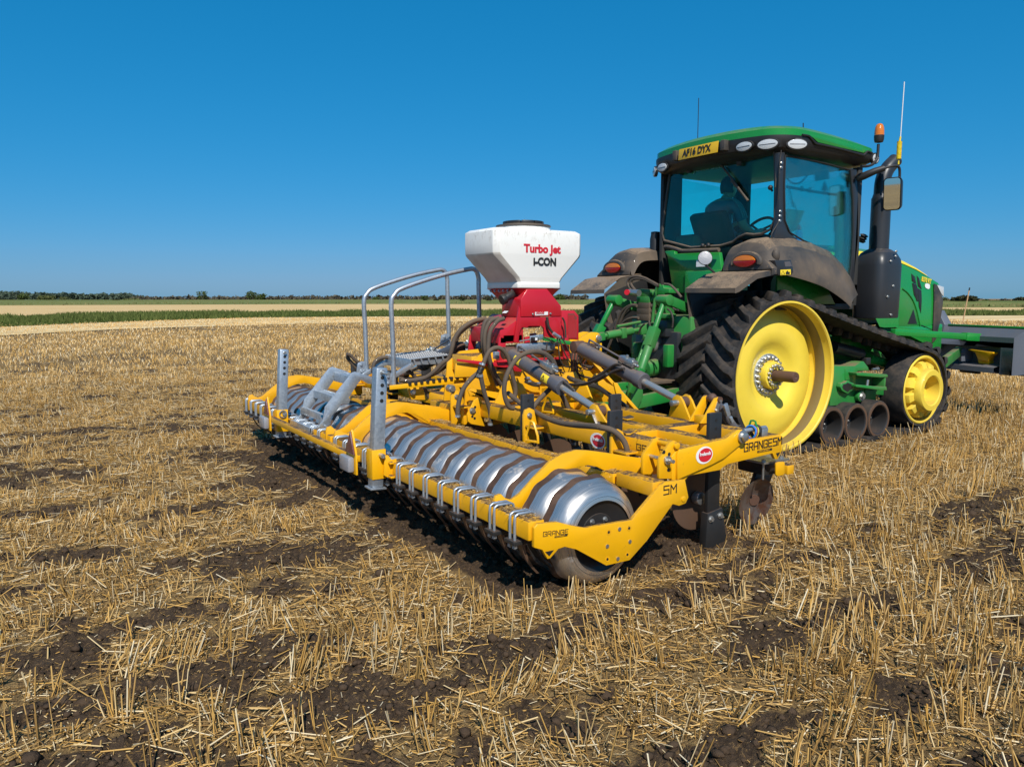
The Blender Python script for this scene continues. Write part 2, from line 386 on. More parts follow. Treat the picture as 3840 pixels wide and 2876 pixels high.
def text(body, origin, xdir, ydir, size, mat, parent, name='lettering', thick=0.0015, bold=0.012, xs=1.0, shear=0.0, align='LEFT'):
    cu = bpy.data.curves.new(name, 'FONT'); cu.body = body; cu.size = 1; cu.extrude = thick / size / 2; cu.offset = bold; cu.shear = shear; cu.align_x = align; cu.resolution_u = 3
    ob = bpy.data.objects.new(name, cu); COL.objects.link(ob)
    dg = bpy.context.evaluated_depsgraph_get(); dg.update()
    me = bpy.data.meshes.new_from_object(ob.evaluated_get(dg)); bpy.data.objects.remove(ob); bpy.data.curves.remove(cu)
    x = Vector(xdir).normalized(); z = x.cross(Vector(ydir)).normalized(); y = z.cross(x)
    mt = Matrix((x * size * xs, y * size, z * size)).transposed().to_4x4(); mt.translation = Vector(origin)
    me.transform(mt); me.materials.clear(); me.materials.append(M[mat]); me.name = name
    return link(name, me, parent)
STROKES = {'G': [[(1, .78), (1, 1), (0, 1), (0, 0), (1, 0), (1, .5), (.55, .5)]], 'R': [[(0, 0), (0, 1), (1, 1), (1, .48), (.25, .48)], [(.55, .48), (1, 0)]],
           'A': [[(0, 0), (0, .75), (.22, 1), (1, 1), (1, 0)], [(0, .42), (1, .42)]], 'N': [[(0, 0), (0, 1), (1, 0), (1, 1)]],
           'E': [[(1, 1), (0, 1), (0, 0), (1, 0)], [(0, .5), (.85, .5)]], '5': [[(1, 1), (0, 1), (0, .55), (1, .55), (1, 0), (0, 0)]],
           'M': [[(0, 0), (0, 1), (.55, .45), (1.1, 1), (1.1, 0)]]}
def stencil(word, origin, xdir, ydir, h, mat, parent, L=None, wd=0.62, gap=0.24, st=0.15):
    """squared block lettering cut as flat strips"""
    x = Vector(xdir).normalized(); z = x.cross(Vector(ydir)).normalized(); y = z.cross(x); b = MB(); cx = 0.0; n_ = 0
    if L: wd = L / h / (len(word) + 0.1 * word.count('M') + 0.40 * (len(word) - 1)); gap = 0.40 * wd
    for ch in word:
        if ch == ' ': cx += wd * 0.6; continue
        for pl in STROKES[ch]:
            P = [Vector(origin) + x * ((cx + px * wd) * h) + y * (py * h) for px, py in pl]
            for a, c in zip(P, P[1:]):
                d = (c - a).normalized() * (st * h / 2); n_ += 1
                b.beam(a - d + z * 0.00002 * n_, c + d + z * 0.00002 * n_, 0.0016, st * h, up=d.cross(z))
        cx += (wd * (1.1 if ch == 'M' else 1)) + gap
    return b.build('lettering', mat, parent, smooth=0)
def sticker(c, ux, uy, a, b_, parent, name='sticker'):
    """oval maker's sticker: white rim, red oval"""
    ux = Vector(ux).normalized(); uy = Vector(uy).normalized(); nz = ux.cross(uy); c = Vector(c)
    m = MB(); m.prism([c + ux * a * math.cos(t) + uy * b_ * math.sin(t) for t in np.linspace(0, 2 * math.pi, 29)[:-1]], nz * 0.0015)
    o = m.build(name, 'white', parent, smooth=0)
    m = MB(); cc = c + nz * 0.0015 + ux * a * 0.1
    m.prism([cc + ux * a * 0.80 * math.cos(t) + uy * b_ * 0.80 * math.sin(t) for t in np.linspace(0, 2 * math.pi, 29)[:-1]], nz * 0.0012)
    m.build('red_oval', 'ink_red', o, smooth=0)
    text('Irelands', cc + nz * 0.0028 - ux * a * 0.72 - uy * b_ * 0.02, ux, uy, a * 0.42, 'white', o, shear=0.15, bold=0.02)
    return o
def bolt_head(b, p, ax, r=0.012, h=0.010):
    ax = Vector(ax).normalized(); p = Vector(p)
    b.cyl(p, p + ax * h * 0.4, r * 1.5, 12); b.cyl(p + ax * h * 0.4, p + ax * h * 1.4, r, 6)

# ------------------------------------------------------------------ the field
def hash2(ix, iy, seed):
    h = (ix.astype(np.int64) * 374761393 + iy.astype(np.int64) * 668265263 + seed * 974634777) & 0x7fffffff
    h = ((h ^ (h >> 13)) * 1274126177) & 0x7fffffff
    return ((h ^ (h >> 16)) & 0xffff) / 65535.0
def vnoise(x, y, seed=0):
    ix = np.floor(x); iy = np.floor(y); fx = x - ix; fy = y - iy
    fx = fx * fx * fx * (fx * (fx * 6 - 15) + 10); fy = fy * fy * fy * (fy * (fy * 6 - 15) + 10)
    a = hash2(ix, iy, seed); b = hash2(ix + 1, iy, seed); c = hash2(ix, iy + 1, seed); d = hash2(ix + 1, iy + 1, seed)
    return (a + (b - a) * fx) * (1 - fy) + (c + (d - c) * fx) * fy
def fbm(x, y, seed=0, o=4, g=0.5):
    s = 0; a = 1; t = 0
    for i in range(o):
        s = s + a * vnoise(x * 2 ** i + 17 * i, y * 2 ** i - 9 * i, seed + i); t += a; a *= g
    return s / t
def sst(v, a, b): t = np.clip((v - a) / (b - a), 0, 1); return t * t * (3 - 2 * t)
def soil_open(x, y):
    """0 = standing stubble, 1 = bare worked soil"""
    d = np.hypot(x - CAM[0], y - CAM[1])
    wx = x + 0.20 * (fbm(x * 0.9, y * 0.35, 3, 3) - 0.5) * 2
    band = 0.5 + 0.5 * np.sin(2 * math.pi * wx / 0.58 + 1.1)
    n = fbm(x * 1.9, y * 1.05, 21, 4, 0.62)
    n2 = fbm(x * 6, y * 4.2, 33, 3, 0.6)
    v = band * 0.26 + n * 1.05 + (n2 - 0.5) * 0.85
    left = sst(x, 4.6, 3.4) * (0.55 + 0.45 * sst(x, -3, 1))
    t0 = 0.755 - 0.10 * left
    worked = sst(v, t0, t0 + 0.12)
    un = (np.abs(x) < 2.72) & (y > 1.75)
    light = sst(v, t0 + 0.0, t0 + 0.12) * 0.95
    headl = sst(d, 12, 30)
    out = np.where(un, sst(n, 0.80, 0.9) * 0.4, worked)
    right = (x > 2.72) & (y > 1.5)
    out = np.where(right, light, out)
    out = out * (1 - 0.75 * headl)
    strip2 = sst(d, 34, 40) * sst(d, 46, 42)
    out = np.maximum(out, 0.6 * strip2 * sst(n, 0.35, 0.6))
    wk = sst(y, -1.0, -0.3) * sst(y, 1.85, 1.5) * np.where(y < -0.05, sst(x, 1.9, 0.9) * sst(x, -2.9, -2.5), sst(np.abs(x), 2.74, 2.5))
    out = np.maximum(out, wk * np.where(y > -0.1, 0.96, sst(n, 0.30, 0.55)))
    return np.clip(out, 0, 1)
def height(x, y, op=None):
    d = np.hypot(x - CAM[0], y - CAM[1])
    if op is None: op = soil_open(x, y)
    h = 0.055 * (fbm(x * 1.7, y * 0.7, 5, 3) - 0.5) + 0.02 * (fbm(x * 6, y * 5, 8, 3) - 0.5)
    c = fbm(x * 13, y * 11, 40, 4, 0.62)
    h = h + op * (0.055 * np.abs(c - 0.5) * 2 + 0.034 * (fbm(x * 34, y * 32, 60, 4, 0.65) - 0.5)) + (1 - op) * 0.008 * (fbm(x * 30, y * 30, 70, 2) - 0.5)
    tr = ((np.abs(x - 0.69) < 0.36) | (np.abs(x + 1.10) < 0.36)) & (y > 3.2) & (y < 7)
    h = np.where(tr, np.minimum(h, -0.035), h)
    return h * sst(d, 90, 30) - 0.012
def ground_mesh():
    vd = YAW + math.pi / 2
    th = np.concatenate([np.linspace(-0.80, 0.80, 620), np.linspace(0.80, 2 * math.pi - 0.80, 92)[1:-1]]) + vd
    rr = np.concatenate([[0.02, 0.5], np.geomspace(0.9, 14, 400), np.geomspace(14, 4500, 110)[1:]])
    T, RR = np.meshgrid(th, rr); X = CAM[0] + RR * np.cos(T); Y = CAM[1] + RR * np.sin(T)
    op = soil_open(X, Y); Z = height(X, Y, op)
    nv = X.size; na = len(th); nr = len(rr)
    co = np.stack([X, Y, Z], -1).reshape(-1, 3)
    i, k = np.meshgrid(np.arange(nr - 1), np.arange(na), indexing='ij'); kk = (k + 1) % na
    q = np.stack([i * na + k, (i + 1) * na + k, (i + 1) * na + kk, i * na + kk], -1).reshape(-1, 4)
    me = np_mesh('field_ground', co, q)
    a = me.attributes.new('open', 'FLOAT', 'POINT'); a.data.foreach_set('value', op.reshape(-1).astype(np.float32))
    me.polygons.foreach_set('use_smooth', [True] * len(me.polygons))
    return me
def np_mesh(name, co, faces):
    """faces: (n, k) int array"""
    me = bpy.data.meshes.new(name); n, k = faces.shape
    me.vertices.add(len(co)); me.vertices.foreach_set('co', np.asarray(co, np.float32).reshape(-1))
    me.loops.add(n * k); me.loops.foreach_set('vertex_index', faces.reshape(-1).astype(np.int32))
    me.polygons.add(n); me.polygons.foreach_set('loop_start', np.arange(0, n * k, k, dtype=np.int32))
    me.polygons.foreach_set('loop_total', np.full(n, k, np.int32)); me.update(calc_edges=True); me.validate(); return me
def m_ground():
    g = NT('worked_soil_and_chaff'); geo = g.n('NewGeometry'); pos = geo.outputs['Position']
    at = g.n('Attribute', attribute_name='open'); op = at.outputs['Fac']
    cdn = g.n('CameraData')
    n = g.noise(9, 6, 0.7, vec=pos); f = g.noise(55, 4, 0.7, vec=pos); ff = g.noise(190, 3, 0.7, vec=pos)
    mq = g.n('Mapping'); mq.inputs['Scale'].default_value = (95, 40, 60); mq.inputs['Rotation'].default_value = (0, 0, 0.7); g.l(pos, mq.inputs['Vector']); s0 = g.noise(1, 4, 0.75, vec=mq.outputs[0])
    soil = g.mix(g.ramp(n, 0.3, 0.7), rgb(62, 50, 40), rgb(98, 80, 63))
    soil = g.mix(g.mul(g.ramp(s0, 0.54, 0.62, 0, 0.85), g.ramp(n, 0.35, 0.6, 0.4, 1.0)), soil, rgb(158, 126, 82))
    mp = g.n('Mapping'); mp.inputs['Scale'].default_value = (30, 9, 20); mp.inputs['Rotation'].default_value = (0, 0, 0.35); g.l(pos, mp.inputs['Vector'])
    s1 = g.noise(3, 5, 0.8, vec=mp.outputs[0]); straw = g.mix(g.ramp(s1, 0.4, 0.62), rgb(118, 94, 60), rgb(200, 166, 110))
    straw = g.mix(g.ramp(ff, 0.35, 0.6, 0.45, 0), straw, rgb(82, 64, 46))
    cover = g.mul(g.ramp(op, 0.0, 0.8, 0.95, 0.0), g.ramp(f, 0.33, 0.48))
    big = g.ramp(g.noise(0.05, 4, 0.6, vec=pos), 0.35, 0.65, 0.88, 1.08)
    c = g.mix(cover, soil, straw)
    hv = g.n('HueSaturation'); g.l(c, hv.inputs['Color']); g.l(big, hv.inputs['Value'])
    return g.done(hv.outputs[0], 0.95, 0, g.bump(g.mul(g.mul(n, f, 'ADD'), ff, 'ADD'), 0.9, 0.022), spec=0.15)
M['ground'] = m_ground()
gm = ground_mesh(); gm.materials.append(M['ground']); link('field_ground', gm, None, 'structure')
# --- straw
def m_straw():
    g = NT('straw'); at = g.n('Attribute', attribute_name='tone'); v = at.outputs['Fac']
    r = g.n('ValToRGB'); g.l(v, r.inputs[0]); e = r.color_ramp.elements
    e[0].position = 0.0; e[0].color = rgb(112, 86, 50); e[1].position = 1.0; e[1].color = rgb(244, 230, 198)
    for p, c in ((0.2, rgb(160, 124, 70)), (0.42, rgb(200, 161, 96)), (0.55, rgb(216, 168, 86)), (0.74, rgb(224, 194, 138))):
        q = e.new(p); q.color = c
    p = g.n('BsdfPrincipled'); g.l(r.outputs[0], p.inputs['Base Color']); p.inputs['Roughness'].default_value = 0.5; p.inputs['Specular IOR Level'].default_value = 0.35
    tl = g.n('BsdfTranslucent'); g.l(r.outputs[0], tl.inputs[0]); mx = g.n('MixShader'); mx.inputs[0].default_value = 0.12
    g.l(p.outputs[0], mx.inputs[1]); g.l(tl.outputs[0], mx.inputs[2]); g.l(mx.outputs[0], g.out.inputs[0]); return g.m
M['straw'] = m_straw()
def stalks(name, base, tip, wd, tone, sides):
    """base, tip (n,3); sides 3 = little prisms with a cut end, 2 = flat blades facing the camera side"""
    n = len(base); d = tip - base; L = np.linalg.norm(d, axis=1, keepdims=True); d = d / L
    if sides == 3:
        ref = np.tile([0.31, 0.22, 0.925], (n, 1)); ref[np.abs((d * ref).sum(1)) > 0.9] = (1, 0, 0)
        u = np.cross(d, ref); u /= np.linalg.norm(u, axis=1, keepdims=True); v = np.cross(d, u)
        a0 = rng.uniform(0, 6.28, n)[:, None]; P = []
        for e, c in ((base, 1.0), (tip, 0.92)):
            for k in range(3):
                a = a0 + 2.0944 * k; P.append(e + (u * np.cos(a) + v * np.sin(a)) * wd[:, None] * c)
        co = np.stack(P, 1).reshape(-1, 3); o = (np.arange(n) * 6)[:, None]
        q = np.concatenate([o + [[0, 1, 4, 3]], o + [[1, 2, 5, 4]], o + [[2, 0, 3, 5]], o + [[3, 4, 5, 5]]], 1).reshape(-1, 4)
        tri = q[:, 2] == q[:, 3]
        quads = q[~tri]; me = np_mesh(name, co, quads); vt = 6
    else:
        az = rng.uniform(-0.7, 0.7, n) + YAW; u = np.stack([np.cos(az), np.sin(az), np.zeros(n)], 1) * wd[:, None]
        co = np.stack([base - u, base + u, tip + u * 0.9, tip - u * 0.9], 1).reshape(-1, 3); o = (np.arange(n) * 4)[:, None]
        me = np_mesh(name, co, (o + [[0, 1, 2, 3]]).reshape(-1, 4)); vt = 4
    a = me.attributes.new('tone', 'FLOAT', 'POINT'); a.data.foreach_set('value', np.repeat(tone, vt).astype(np.float32))
    me.materials.append(M['straw']); return me
def scatter(n, r0, r1, power, half=0.70):
    """positions round the camera's foot with density falling as r^-power"""
    e = 2 - power; u = rng.uniform(0, 1, n)
    r = (r0 ** e + u * (r1 ** e - r0 ** e)) ** (1 / e) if abs(e) > 1e-6 else r0 * (r1 / r0) ** u
    th = rng.uniform(-half, half, n) + YAW + math.pi / 2
    return CAM[0] + r * np.cos(th), CAM[1] + r * np.sin(th), r
def blocked(x, y):
    im = (np.abs(x) < 2.60) & (y > -0.12) & (y < 1.60)
    tr = ((np.abs(x - 0.69) < 0.40) | (np.abs(x + 1.10) < 0.40)) & (y > 3.15) & (y < 6.95)
    return im | tr
def standing(n, r0, r1, power, sides, wmin, wk):
    x, y, r = scatter(n, r0, r1, power)
    row = 0.145
    x = np.round(x / row) * row + rng.normal(0, 0.018, n)
    cl = 0.09; y = np.where(rng.random(n) < 0.6, np.round(y / cl) * cl + rng.normal(0, 0.016, n), y)
    op = soil_open(x, y); un = (np.abs(x) < 2.72) & (y > 1.75)
    dens = fbm(x * 1.3, y * 1.1, 91, 3)
    keep = (rng.random(n) > np.clip(op * 1.3 + 0.02 + 0.5 * sst(dens, 0.6, 0.35), 0, 0.985)) & ~blocked(x, y)
    x, y, r, op, un = x[keep], y[keep], r[keep], op[keep], un[keep]; n = len(x)
    if sides == 3:                                   # tillers: several stems from one root
        rep = rng.integers(1, 5, n); x, y, r, op, un = (np.repeat(q, rep) for q in (x, y, r, op, un)); n = len(x)
        x = x + rng.normal(0, 0.011, n); y = y + rng.normal(0, 0.013, n)
    z = height(x, y, op); tilt = np.where(un | (x > 2.3), 0.15, 0.27)
    cn = fbm(x * 2.2, y * 2.2, 77, 2) - 0.5; cm = fbm(x * 2.2, y * 2.2, 78, 2) - 0.5
    tx = rng.normal(0, 1, n) * tilt + cn * 0.9; ty = rng.normal(0, 1, n) * tilt + cm * 1.3 - 0.05
    L = rng.uniform(0.075, 0.155, n) * (0.74 + 0.42 * np.maximum(sst(x, 1.6, 2.8), un * 1.0)) * np.where(rng.random(n) < 0.10, 0.5, 1)
    d = np.stack([tx, ty, np.ones(n)], 1); d /= np.linalg.norm(d, axis=1, keepdims=True)
    b = np.stack([x, y, z - 0.01], 1); t = b + d * L[:, None]
    wd = np.maximum(rng.uniform(0.0021, 0.0040, n), wk * r) if wk else rng.uniform(wmin, wmin * 1.7, n)
    return stalks('stubble', b, t, wd, np.clip(rng.beta(1.7, 1.7, n), 0, 1), sides)
def lying(n, r0, r1, power, sides, wk, lmin, lmax):
    x, y, r = scatter(n, r0, r1, power); op = soil_open(x, y)
    cl = fbm(x * 2.6, y * 1.9, 55, 3)
    keep = (rng.random(n) > np.clip(op * (0.66 if lmax < 0.05 else 0.84) + 0.25 * sst(cl, 0.55, 0.4), 0, 0.97)) & ~blocked(x, y)
    x, y, r, op = x[keep], y[keep], r[keep], op[keep]; n = len(x)
    z = height(x, y, op) + rng.uniform(0.002, 0.028, n) * (1 - op * 0.6)
    az = rng.uniform(0, 6.283, n); el = rng.normal(0, 0.20, n) + 0.05; L = rng.uniform(lmin, lmax, n) * rng.uniform(0.4, 1, n)
    d = np.stack([np.cos(az) * np.cos(el), np.sin(az) * np.cos(el), np.sin(el)], 1)
    b = np.stack([x, y, z], 1); t = b + d * L[:, None]; b[:, 2] = np.maximum(b[:, 2], z); t[:, 2] = np.maximum(t[:, 2], z)
    wd = np.maximum(rng.uniform(0.0012, 0.0036, n) if lmax > 0.05 else rng.uniform(0.0010, 0.0024, n), wk * r)
    return stalks('loose_straw', b, t, wd, np.clip(rng.beta(1.5, 1.6, n), 0, 1), sides)
STRAW_PARTS = [('near_stubble', standing(30000, 1.6, 16, 0.15, 3, 0.0018, 0.00022)), ('loose_straw', lying(130000, 1.6, 18, 0.5, 3, 0.00020, 0.03, 0.17))]
link('stubble', STRAW_PARTS[0][1], None, 'stuff'); link('loose_straw', STRAW_PARTS[1][1], None, 'stuff')
link('stubble', standing(150000, 15, 62, 1.35, 2, 0.003, 0.00026), None, 'stuff')
link('loose_straw', lying(70000, 15, 45, 1.35, 2, 0.00024, 0.05, 0.22), None, 'stuff')
link('chaff', lying(130000, 1.6, 12, 0.6, 3, 0.0002, 0.008, 0.035), None, 'stuff')
# --- soil clods
def clods(n):
    x, y, r = scatter(n, 1.7, 15, 0.9); op = soil_open(x, y); keep = (rng.random(n) < op * 0.95 + 0.03) & ~((np.abs(np.abs(x + 0.2) - 0.89) < 0.4) & (y > 3.1))
    x, y, op = x[keep], y[keep], op[keep]; n = len(x); z = height(x, y, op)
    s = 0.007 + 0.035 * rng.beta(1.0, 5.0, n)
    bm = bmesh.new(); bmesh.ops.create_icosphere(bm, subdivisions=1, radius=1); iv = np.array([v.co[:] for v in bm.verts]); fi = np.array([[v.index for v in f.verts] for f in bm.faces]); bm.free()
    sc = rng.uniform(0.6, 1.35, (n, len(iv), 1)) * s[:, None, None]
    co = iv[None] * sc * np.stack([rng.uniform(0.8, 1.3, n), rng.uniform(0.8, 1.3, n), rng.uniform(0.5, 0.9, n)], 1)[:, None, :]
    co += np.stack([x, y, z + s * 0.15], 1)[:, None, :]
    me = np_mesh('soil_clods', co.reshape(-1, 3), (fi[None] + (np.arange(n) * len(iv))[:, None, None]).reshape(-1, 3))
    return me
def m_clod():
    g = NT('clod_soil'); pos = g.n('NewGeometry').outputs['Position']; n = g.noise(14, 5, 0.7, vec=pos); f = g.noise(120, 3, 0.7, vec=pos)
    return g.done(g.mix(n, rgb(58, 47, 38), rgb(94, 77, 61)), 0.95, 0, g.bump(f, 0.8, 0.01), spec=0.1)
M['clod'] = m_clod(); cm_ = clods(26000); cm_.materials.append(M['clod']); link('soil_clods', cm_, None, 'stuff')

# ------------------------------------------------------------------ far land: strips, bank, hedge, trees
def at(px, py, d):
    """point on the line of sight through a pixel, d metres away along the ground"""
    q = U((px, py), Z=CAM[2] - 0.5) - Vector(CAM) if py > HOR else None
    r = Vector(_F * FPX + _R * (px - PCX) + _U * (PCY - py)); hl = math.hypot(r.x, r.y); return Vector(CAM) + r * (d / hl)
def ground_at(px, d): p = at(px, HOR, d); return Vector((p.x, p.y, 0))
def strip_mesh(name, near, far, mat, z, kind='structure', sub=8):
    """near / far: (px, distance) lists left to right"""
    b = MB(); f = lambda L, x: np.interp(x, [q[0] for q in L], [q[1] for q in L])
    xs = np.linspace(-1500, 5200, 120); rows = []
    for t in np.linspace(0, 1, sub): rows.append([tuple(ground_at(x, f(near, x) * (1 - t) + f(far, x) * t) + Vector((0, 0, z(t) if callable(z) else z))) for x in xs])
    b.grid(rows); return b.build(name, mat, None, smooth=80, kind=kind)
def m_far(name, a, b_, c_, sx=0.35, sy=0.03):
    g = NT(name); pos = g.n('NewGeometry').outputs['Position']
    mp = g.n('Mapping'); mp.inputs['Scale'].default_value = (sx, sy, 1); mp.inputs['Rotation'].default_value = (0, 0, -0.06); g.l(pos, mp.inputs['Vector'])
    n = g.noise(1, 6, 0.7, vec=mp.outputs[0]); f = g.noise(0.6, 6, 0.75, vec=pos)
    c = g.mix(g.ramp(n, 0.35, 0.65), a, b_); c = g.mix(g.ramp(f, 0.52, 0.7), c, c_)
    return g.done(c, 0.95, spec=0.1)
M['far_stubble'] = m_far('far_stubble_ground', rgb(196, 164, 112), rgb(212, 182, 130), rgb(186, 152, 102))
M['headland'] = m_far('headland_stubble_ground', rgb(196, 166, 112), rgb(226, 202, 156), rgb(176, 142, 92), 0.5, 0.02)
M['verge'] = m_far('verge_soil', rgb(64, 78, 34), rgb(84, 96, 42), rgb(110, 100, 56))
M['bank'] = m_far('bank_turf', rgb(92, 104, 54), rgb(132, 128, 74), rgb(70, 88, 40), 0.1, 0.02)
nearG = [(-1500, 44), (0, 47.5), (460, 54), (960, 62.5), (1400, 63.5), (1860, 64), (3400, 73), (3840, 80), (5200, 100)]
farG = [(-1500, 66), (0, 71), (460, 82), (960, 86), (1400, 88), (1860, 88), (3400, 96), (3840, 104), (5200, 130)]
farF = [(-1500, 180), (0, 190), (1500, 205), (1860, 195), (3400, 140), (3840, 148), (5200, 160)]
farB = [(-1500, 300), (0, 310), (1500, 315), (1860, 300), (3400, 178), (3840, 186), (5200, 200)]
hd = [(-1500, 34), (0, 36.5), (460, 41.5), (960, 45), (1400, 48), (1860, 49), (3400, 56), (3840, 60), (5200, 80)]
strip_mesh('headland', hd, nearG, 'headland', 0.02)
strip_mesh('verge', nearG, farG, 'verge', 0.04)
strip_mesh('far_stubble_field', farG, farF, 'far_stubble', 0.06)
strip_mesh('bank', farF, farB, 'bank', lambda t: 0.08 + 0.95 * math.sin(min(1, t * 1.5) * math.pi / 2), sub=10)
def m_leaf(name, dark, light, var=0.5):
    g = NT(name); at_ = g.n('Attribute', attribute_name='tone'); c = g.mix(at_.outputs['Fac'], dark, light)
    d = g.n('BsdfDiffuse'); g.l(c, d.inputs[0]); t = g.n('BsdfTranslucent'); g.l(c, t.inputs[0])
    mx = g.n('MixShader'); mx.inputs[0].default_value = 0.22; g.l(d.outputs[0], mx.inputs[1]); g.l(t.outputs[0], mx.inputs[2]); g.l(mx.outputs[0], g.out.inputs[0]); return g.m
M['grass'] = m_leaf('verge_grass', (0.055, 0.085, 0.020, 1), (0.145, 0.165, 0.050, 1))
M['drygrass'] = m_leaf('bank_grass', (0.075, 0.095, 0.030, 1), (0.28, 0.24, 0.11, 1))
M['leaf_mid'] = m_leaf('mid_green_leaves', (0.045, 0.070, 0.022, 1), (0.12, 0.155, 0.050, 1))
M['leaf_hazed'] = m_leaf('far_haze_tinted_leaves', (0.060, 0.090, 0.068, 1), (0.12, 0.155, 0.105, 1))  # blue of the distance haze is painted into this leaf colour; no air volume
M['leaf_dark'] = m_leaf('dark_hawthorn_leaves', (0.030, 0.038, 0.018, 1), (0.085, 0.080, 0.042, 1))
M['leaf_red'] = m_leaf('reddish_hedge_leaves', (0.085, 0.078, 0.055, 1), (0.17, 0.15, 0.105, 1))
M['leaf_olive'] = m_leaf('olive_leaves', (0.080, 0.095, 0.035, 1), (0.19, 0.19, 0.08, 1))
M['bark'] = painted('bark', (0.055, 0.042, 0.032, 1), 0.9, 0, DUST, 0.0)
def blades(name, near, far, n, hmin, hmax, wd, mat, bias=1.0):
    xs = rng.uniform(-250, 4100, n); f = lambda L, x: np.interp(x, [q[0] for q in L], [q[1] for q in L])
    t = rng.uniform(0, 1, n) ** bias; d = f(near, xs) * (1 - t) + f(far, xs) * t
    th = np.arctan2(_F[1], _F[0]) - np.arctan((xs - PCX) / math.hypot(FPX, PCY - HOR))
    x = CAM[0] + d * np.cos(th); y = CAM[1] + d * np.sin(th); cl = fbm(x * 0.35, y * 0.35, 12, 4, 0.6)
    h = (hmin + (hmax - hmin) * sst(cl, 0.3, 0.72)) * rng.uniform(0.6, 1.15, n); w_ = wd * rng.uniform(0.5, 1.4, n)
    az = rng.uniform(-0.9, 0.9, n) + YAW; ux, uy = np.cos(az) * w_, np.sin(az) * w_; lx = rng.normal(0, 0.3, n) * h; ly = rng.normal(0, 0.3, n) * h
    z0 = np.full(n, 0.03)
    co = np.stack([np.stack([x - ux, y - uy, z0], 1), np.stack([x + ux, y + uy, z0], 1), np.stack([x + lx, y + ly, z0 + h], 1)], 1).reshape(-1, 3)
    me = np_mesh(name, co, np.arange(3 * n).reshape(-1, 3)); a = me.attributes.new('tone', 'FLOAT', 'POINT')
    a.data.foreach_set('value', np.repeat(np.clip(rng.beta(2, 2, n) + (cl - 0.5) * 0.8, 0, 1), 3).astype(np.float32)); me.materials.append(M[mat]); return me
link('verge_grass', blades('verge_grass', nearG, farG, 42000, 0.08, 0.42, 0.07, 'grass'), None, 'stuff')
def leaf_cloud(name, blobs, mat, n, size):
    """blobs: (centre, (rx,ry,rz)); leaves lie in clumps through the volume, more towards the outside"""
    vol = np.array([b[1][0] * b[1][1] * b[1][2] for b in blobs]) ** 0.67; pick = rng.choice(len(blobs), n, p=vol / vol.sum())
    C_ = np.array([tuple(b[0]) for b in blobs])[pick]; S = np.array([b[1] for b in blobs])[pick]
    d = rng.normal(0, 1, (n, 3)); d /= np.linalg.norm(d, axis=1, keepdims=True); rad = rng.uniform(0.45, 1.0, (n, 1)) ** 0.5 * (0.8 + 0.35 * rng.random((n, 1)))
    p = C_ + d * S * rad
    a = rng.normal(0, 1, (n, 3)); a /= np.linalg.norm(a, axis=1, keepdims=True); b = np.cross(a, rng.normal(0, 1, (n, 3))); b /= np.linalg.norm(b, axis=1, keepdims=True)
    s = (size * rng.uniform(0.5, 1.4, n))[:, None]
    co = np.stack([p - a * s - b * s * 0.6, p + a * s - b * s * 0.6, p + a * s * 0.7 + b * s * 0.7, p - a * s * 0.7 + b * s * 0.7], 1).reshape(-1, 3)
    co[:, 2] = np.maximum(co[:, 2], 0.05)
    me = np_mesh(name, co, np.arange(4 * n).reshape(-1, 4)); at_ = me.attributes.new('tone', 'FLOAT', 'POINT')
    at_.data.foreach_set('value', np.repeat(np.clip(rng.beta(2, 2, n) * 0.9, 0, 1), 4).astype(np.float32)); me.materials.append(M[mat]); return me
def tree(label, px, top, d, wpx, mat, cat='tree', name='tree', group=None, base=0.0, n=700, trunk=0.25, squash=1.0):
    """px, top: crown centre and top in the photograph; d: metres away; wpx: crown width in pixels"""
    g = ground_at(px, d); s = d / math.hypot(FPX, PCY - HOR) / 1.0
    zt = at(px, top, d).z; wd = wpx * s / 2; H = zt - base
    t = thing(name, label, cat, (g.x, g.y, base), group)
    z0 = base + H * trunk; ch = (zt - z0) / 2; blobs = [(Vector((g.x, g.y, z0 + ch * 0.95)), (wd * 0.72, wd * 0.72, ch * 0.85))]
    for k in range(9):
        a = random.uniform(0, 6.28); rr_ = wd * random.uniform(0.35, 0.72); zz = z0 + ch * random.uniform(0.35, 1.5)
        q = random.uniform(0.28, 0.45)
        blobs.append((Vector((g.x + rr_ * math.cos(a), g.y + rr_ * math.sin(a), zz)), (wd * q, wd * q, ch * q * 1.05)))
    link('crown', leaf_cloud('crown', blobs, mat, n, max(wd * 0.085, 0.12)), t)
    b = MB(); b.tube([(g.x, g.y, base), (g.x + wd * 0.05, g.y, base + H * 0.3), (g.x, g.y + wd * 0.04, base + H * 0.62)], lambda q: wd * 0.07 * (1.3 - q), 6)
    for k in range(4):
        a = k * 1.6 + 0.4; b.tube([(g.x, g.y, base + H * 0.32), (g.x + math.cos(a) * wd * 0.5, g.y + math.sin(a) * wd * 0.5, base + H * 0.66)], lambda q: wd * 0.035 * (1.2 - q), 5)
    b.build('trunk', 'bark', t); return t
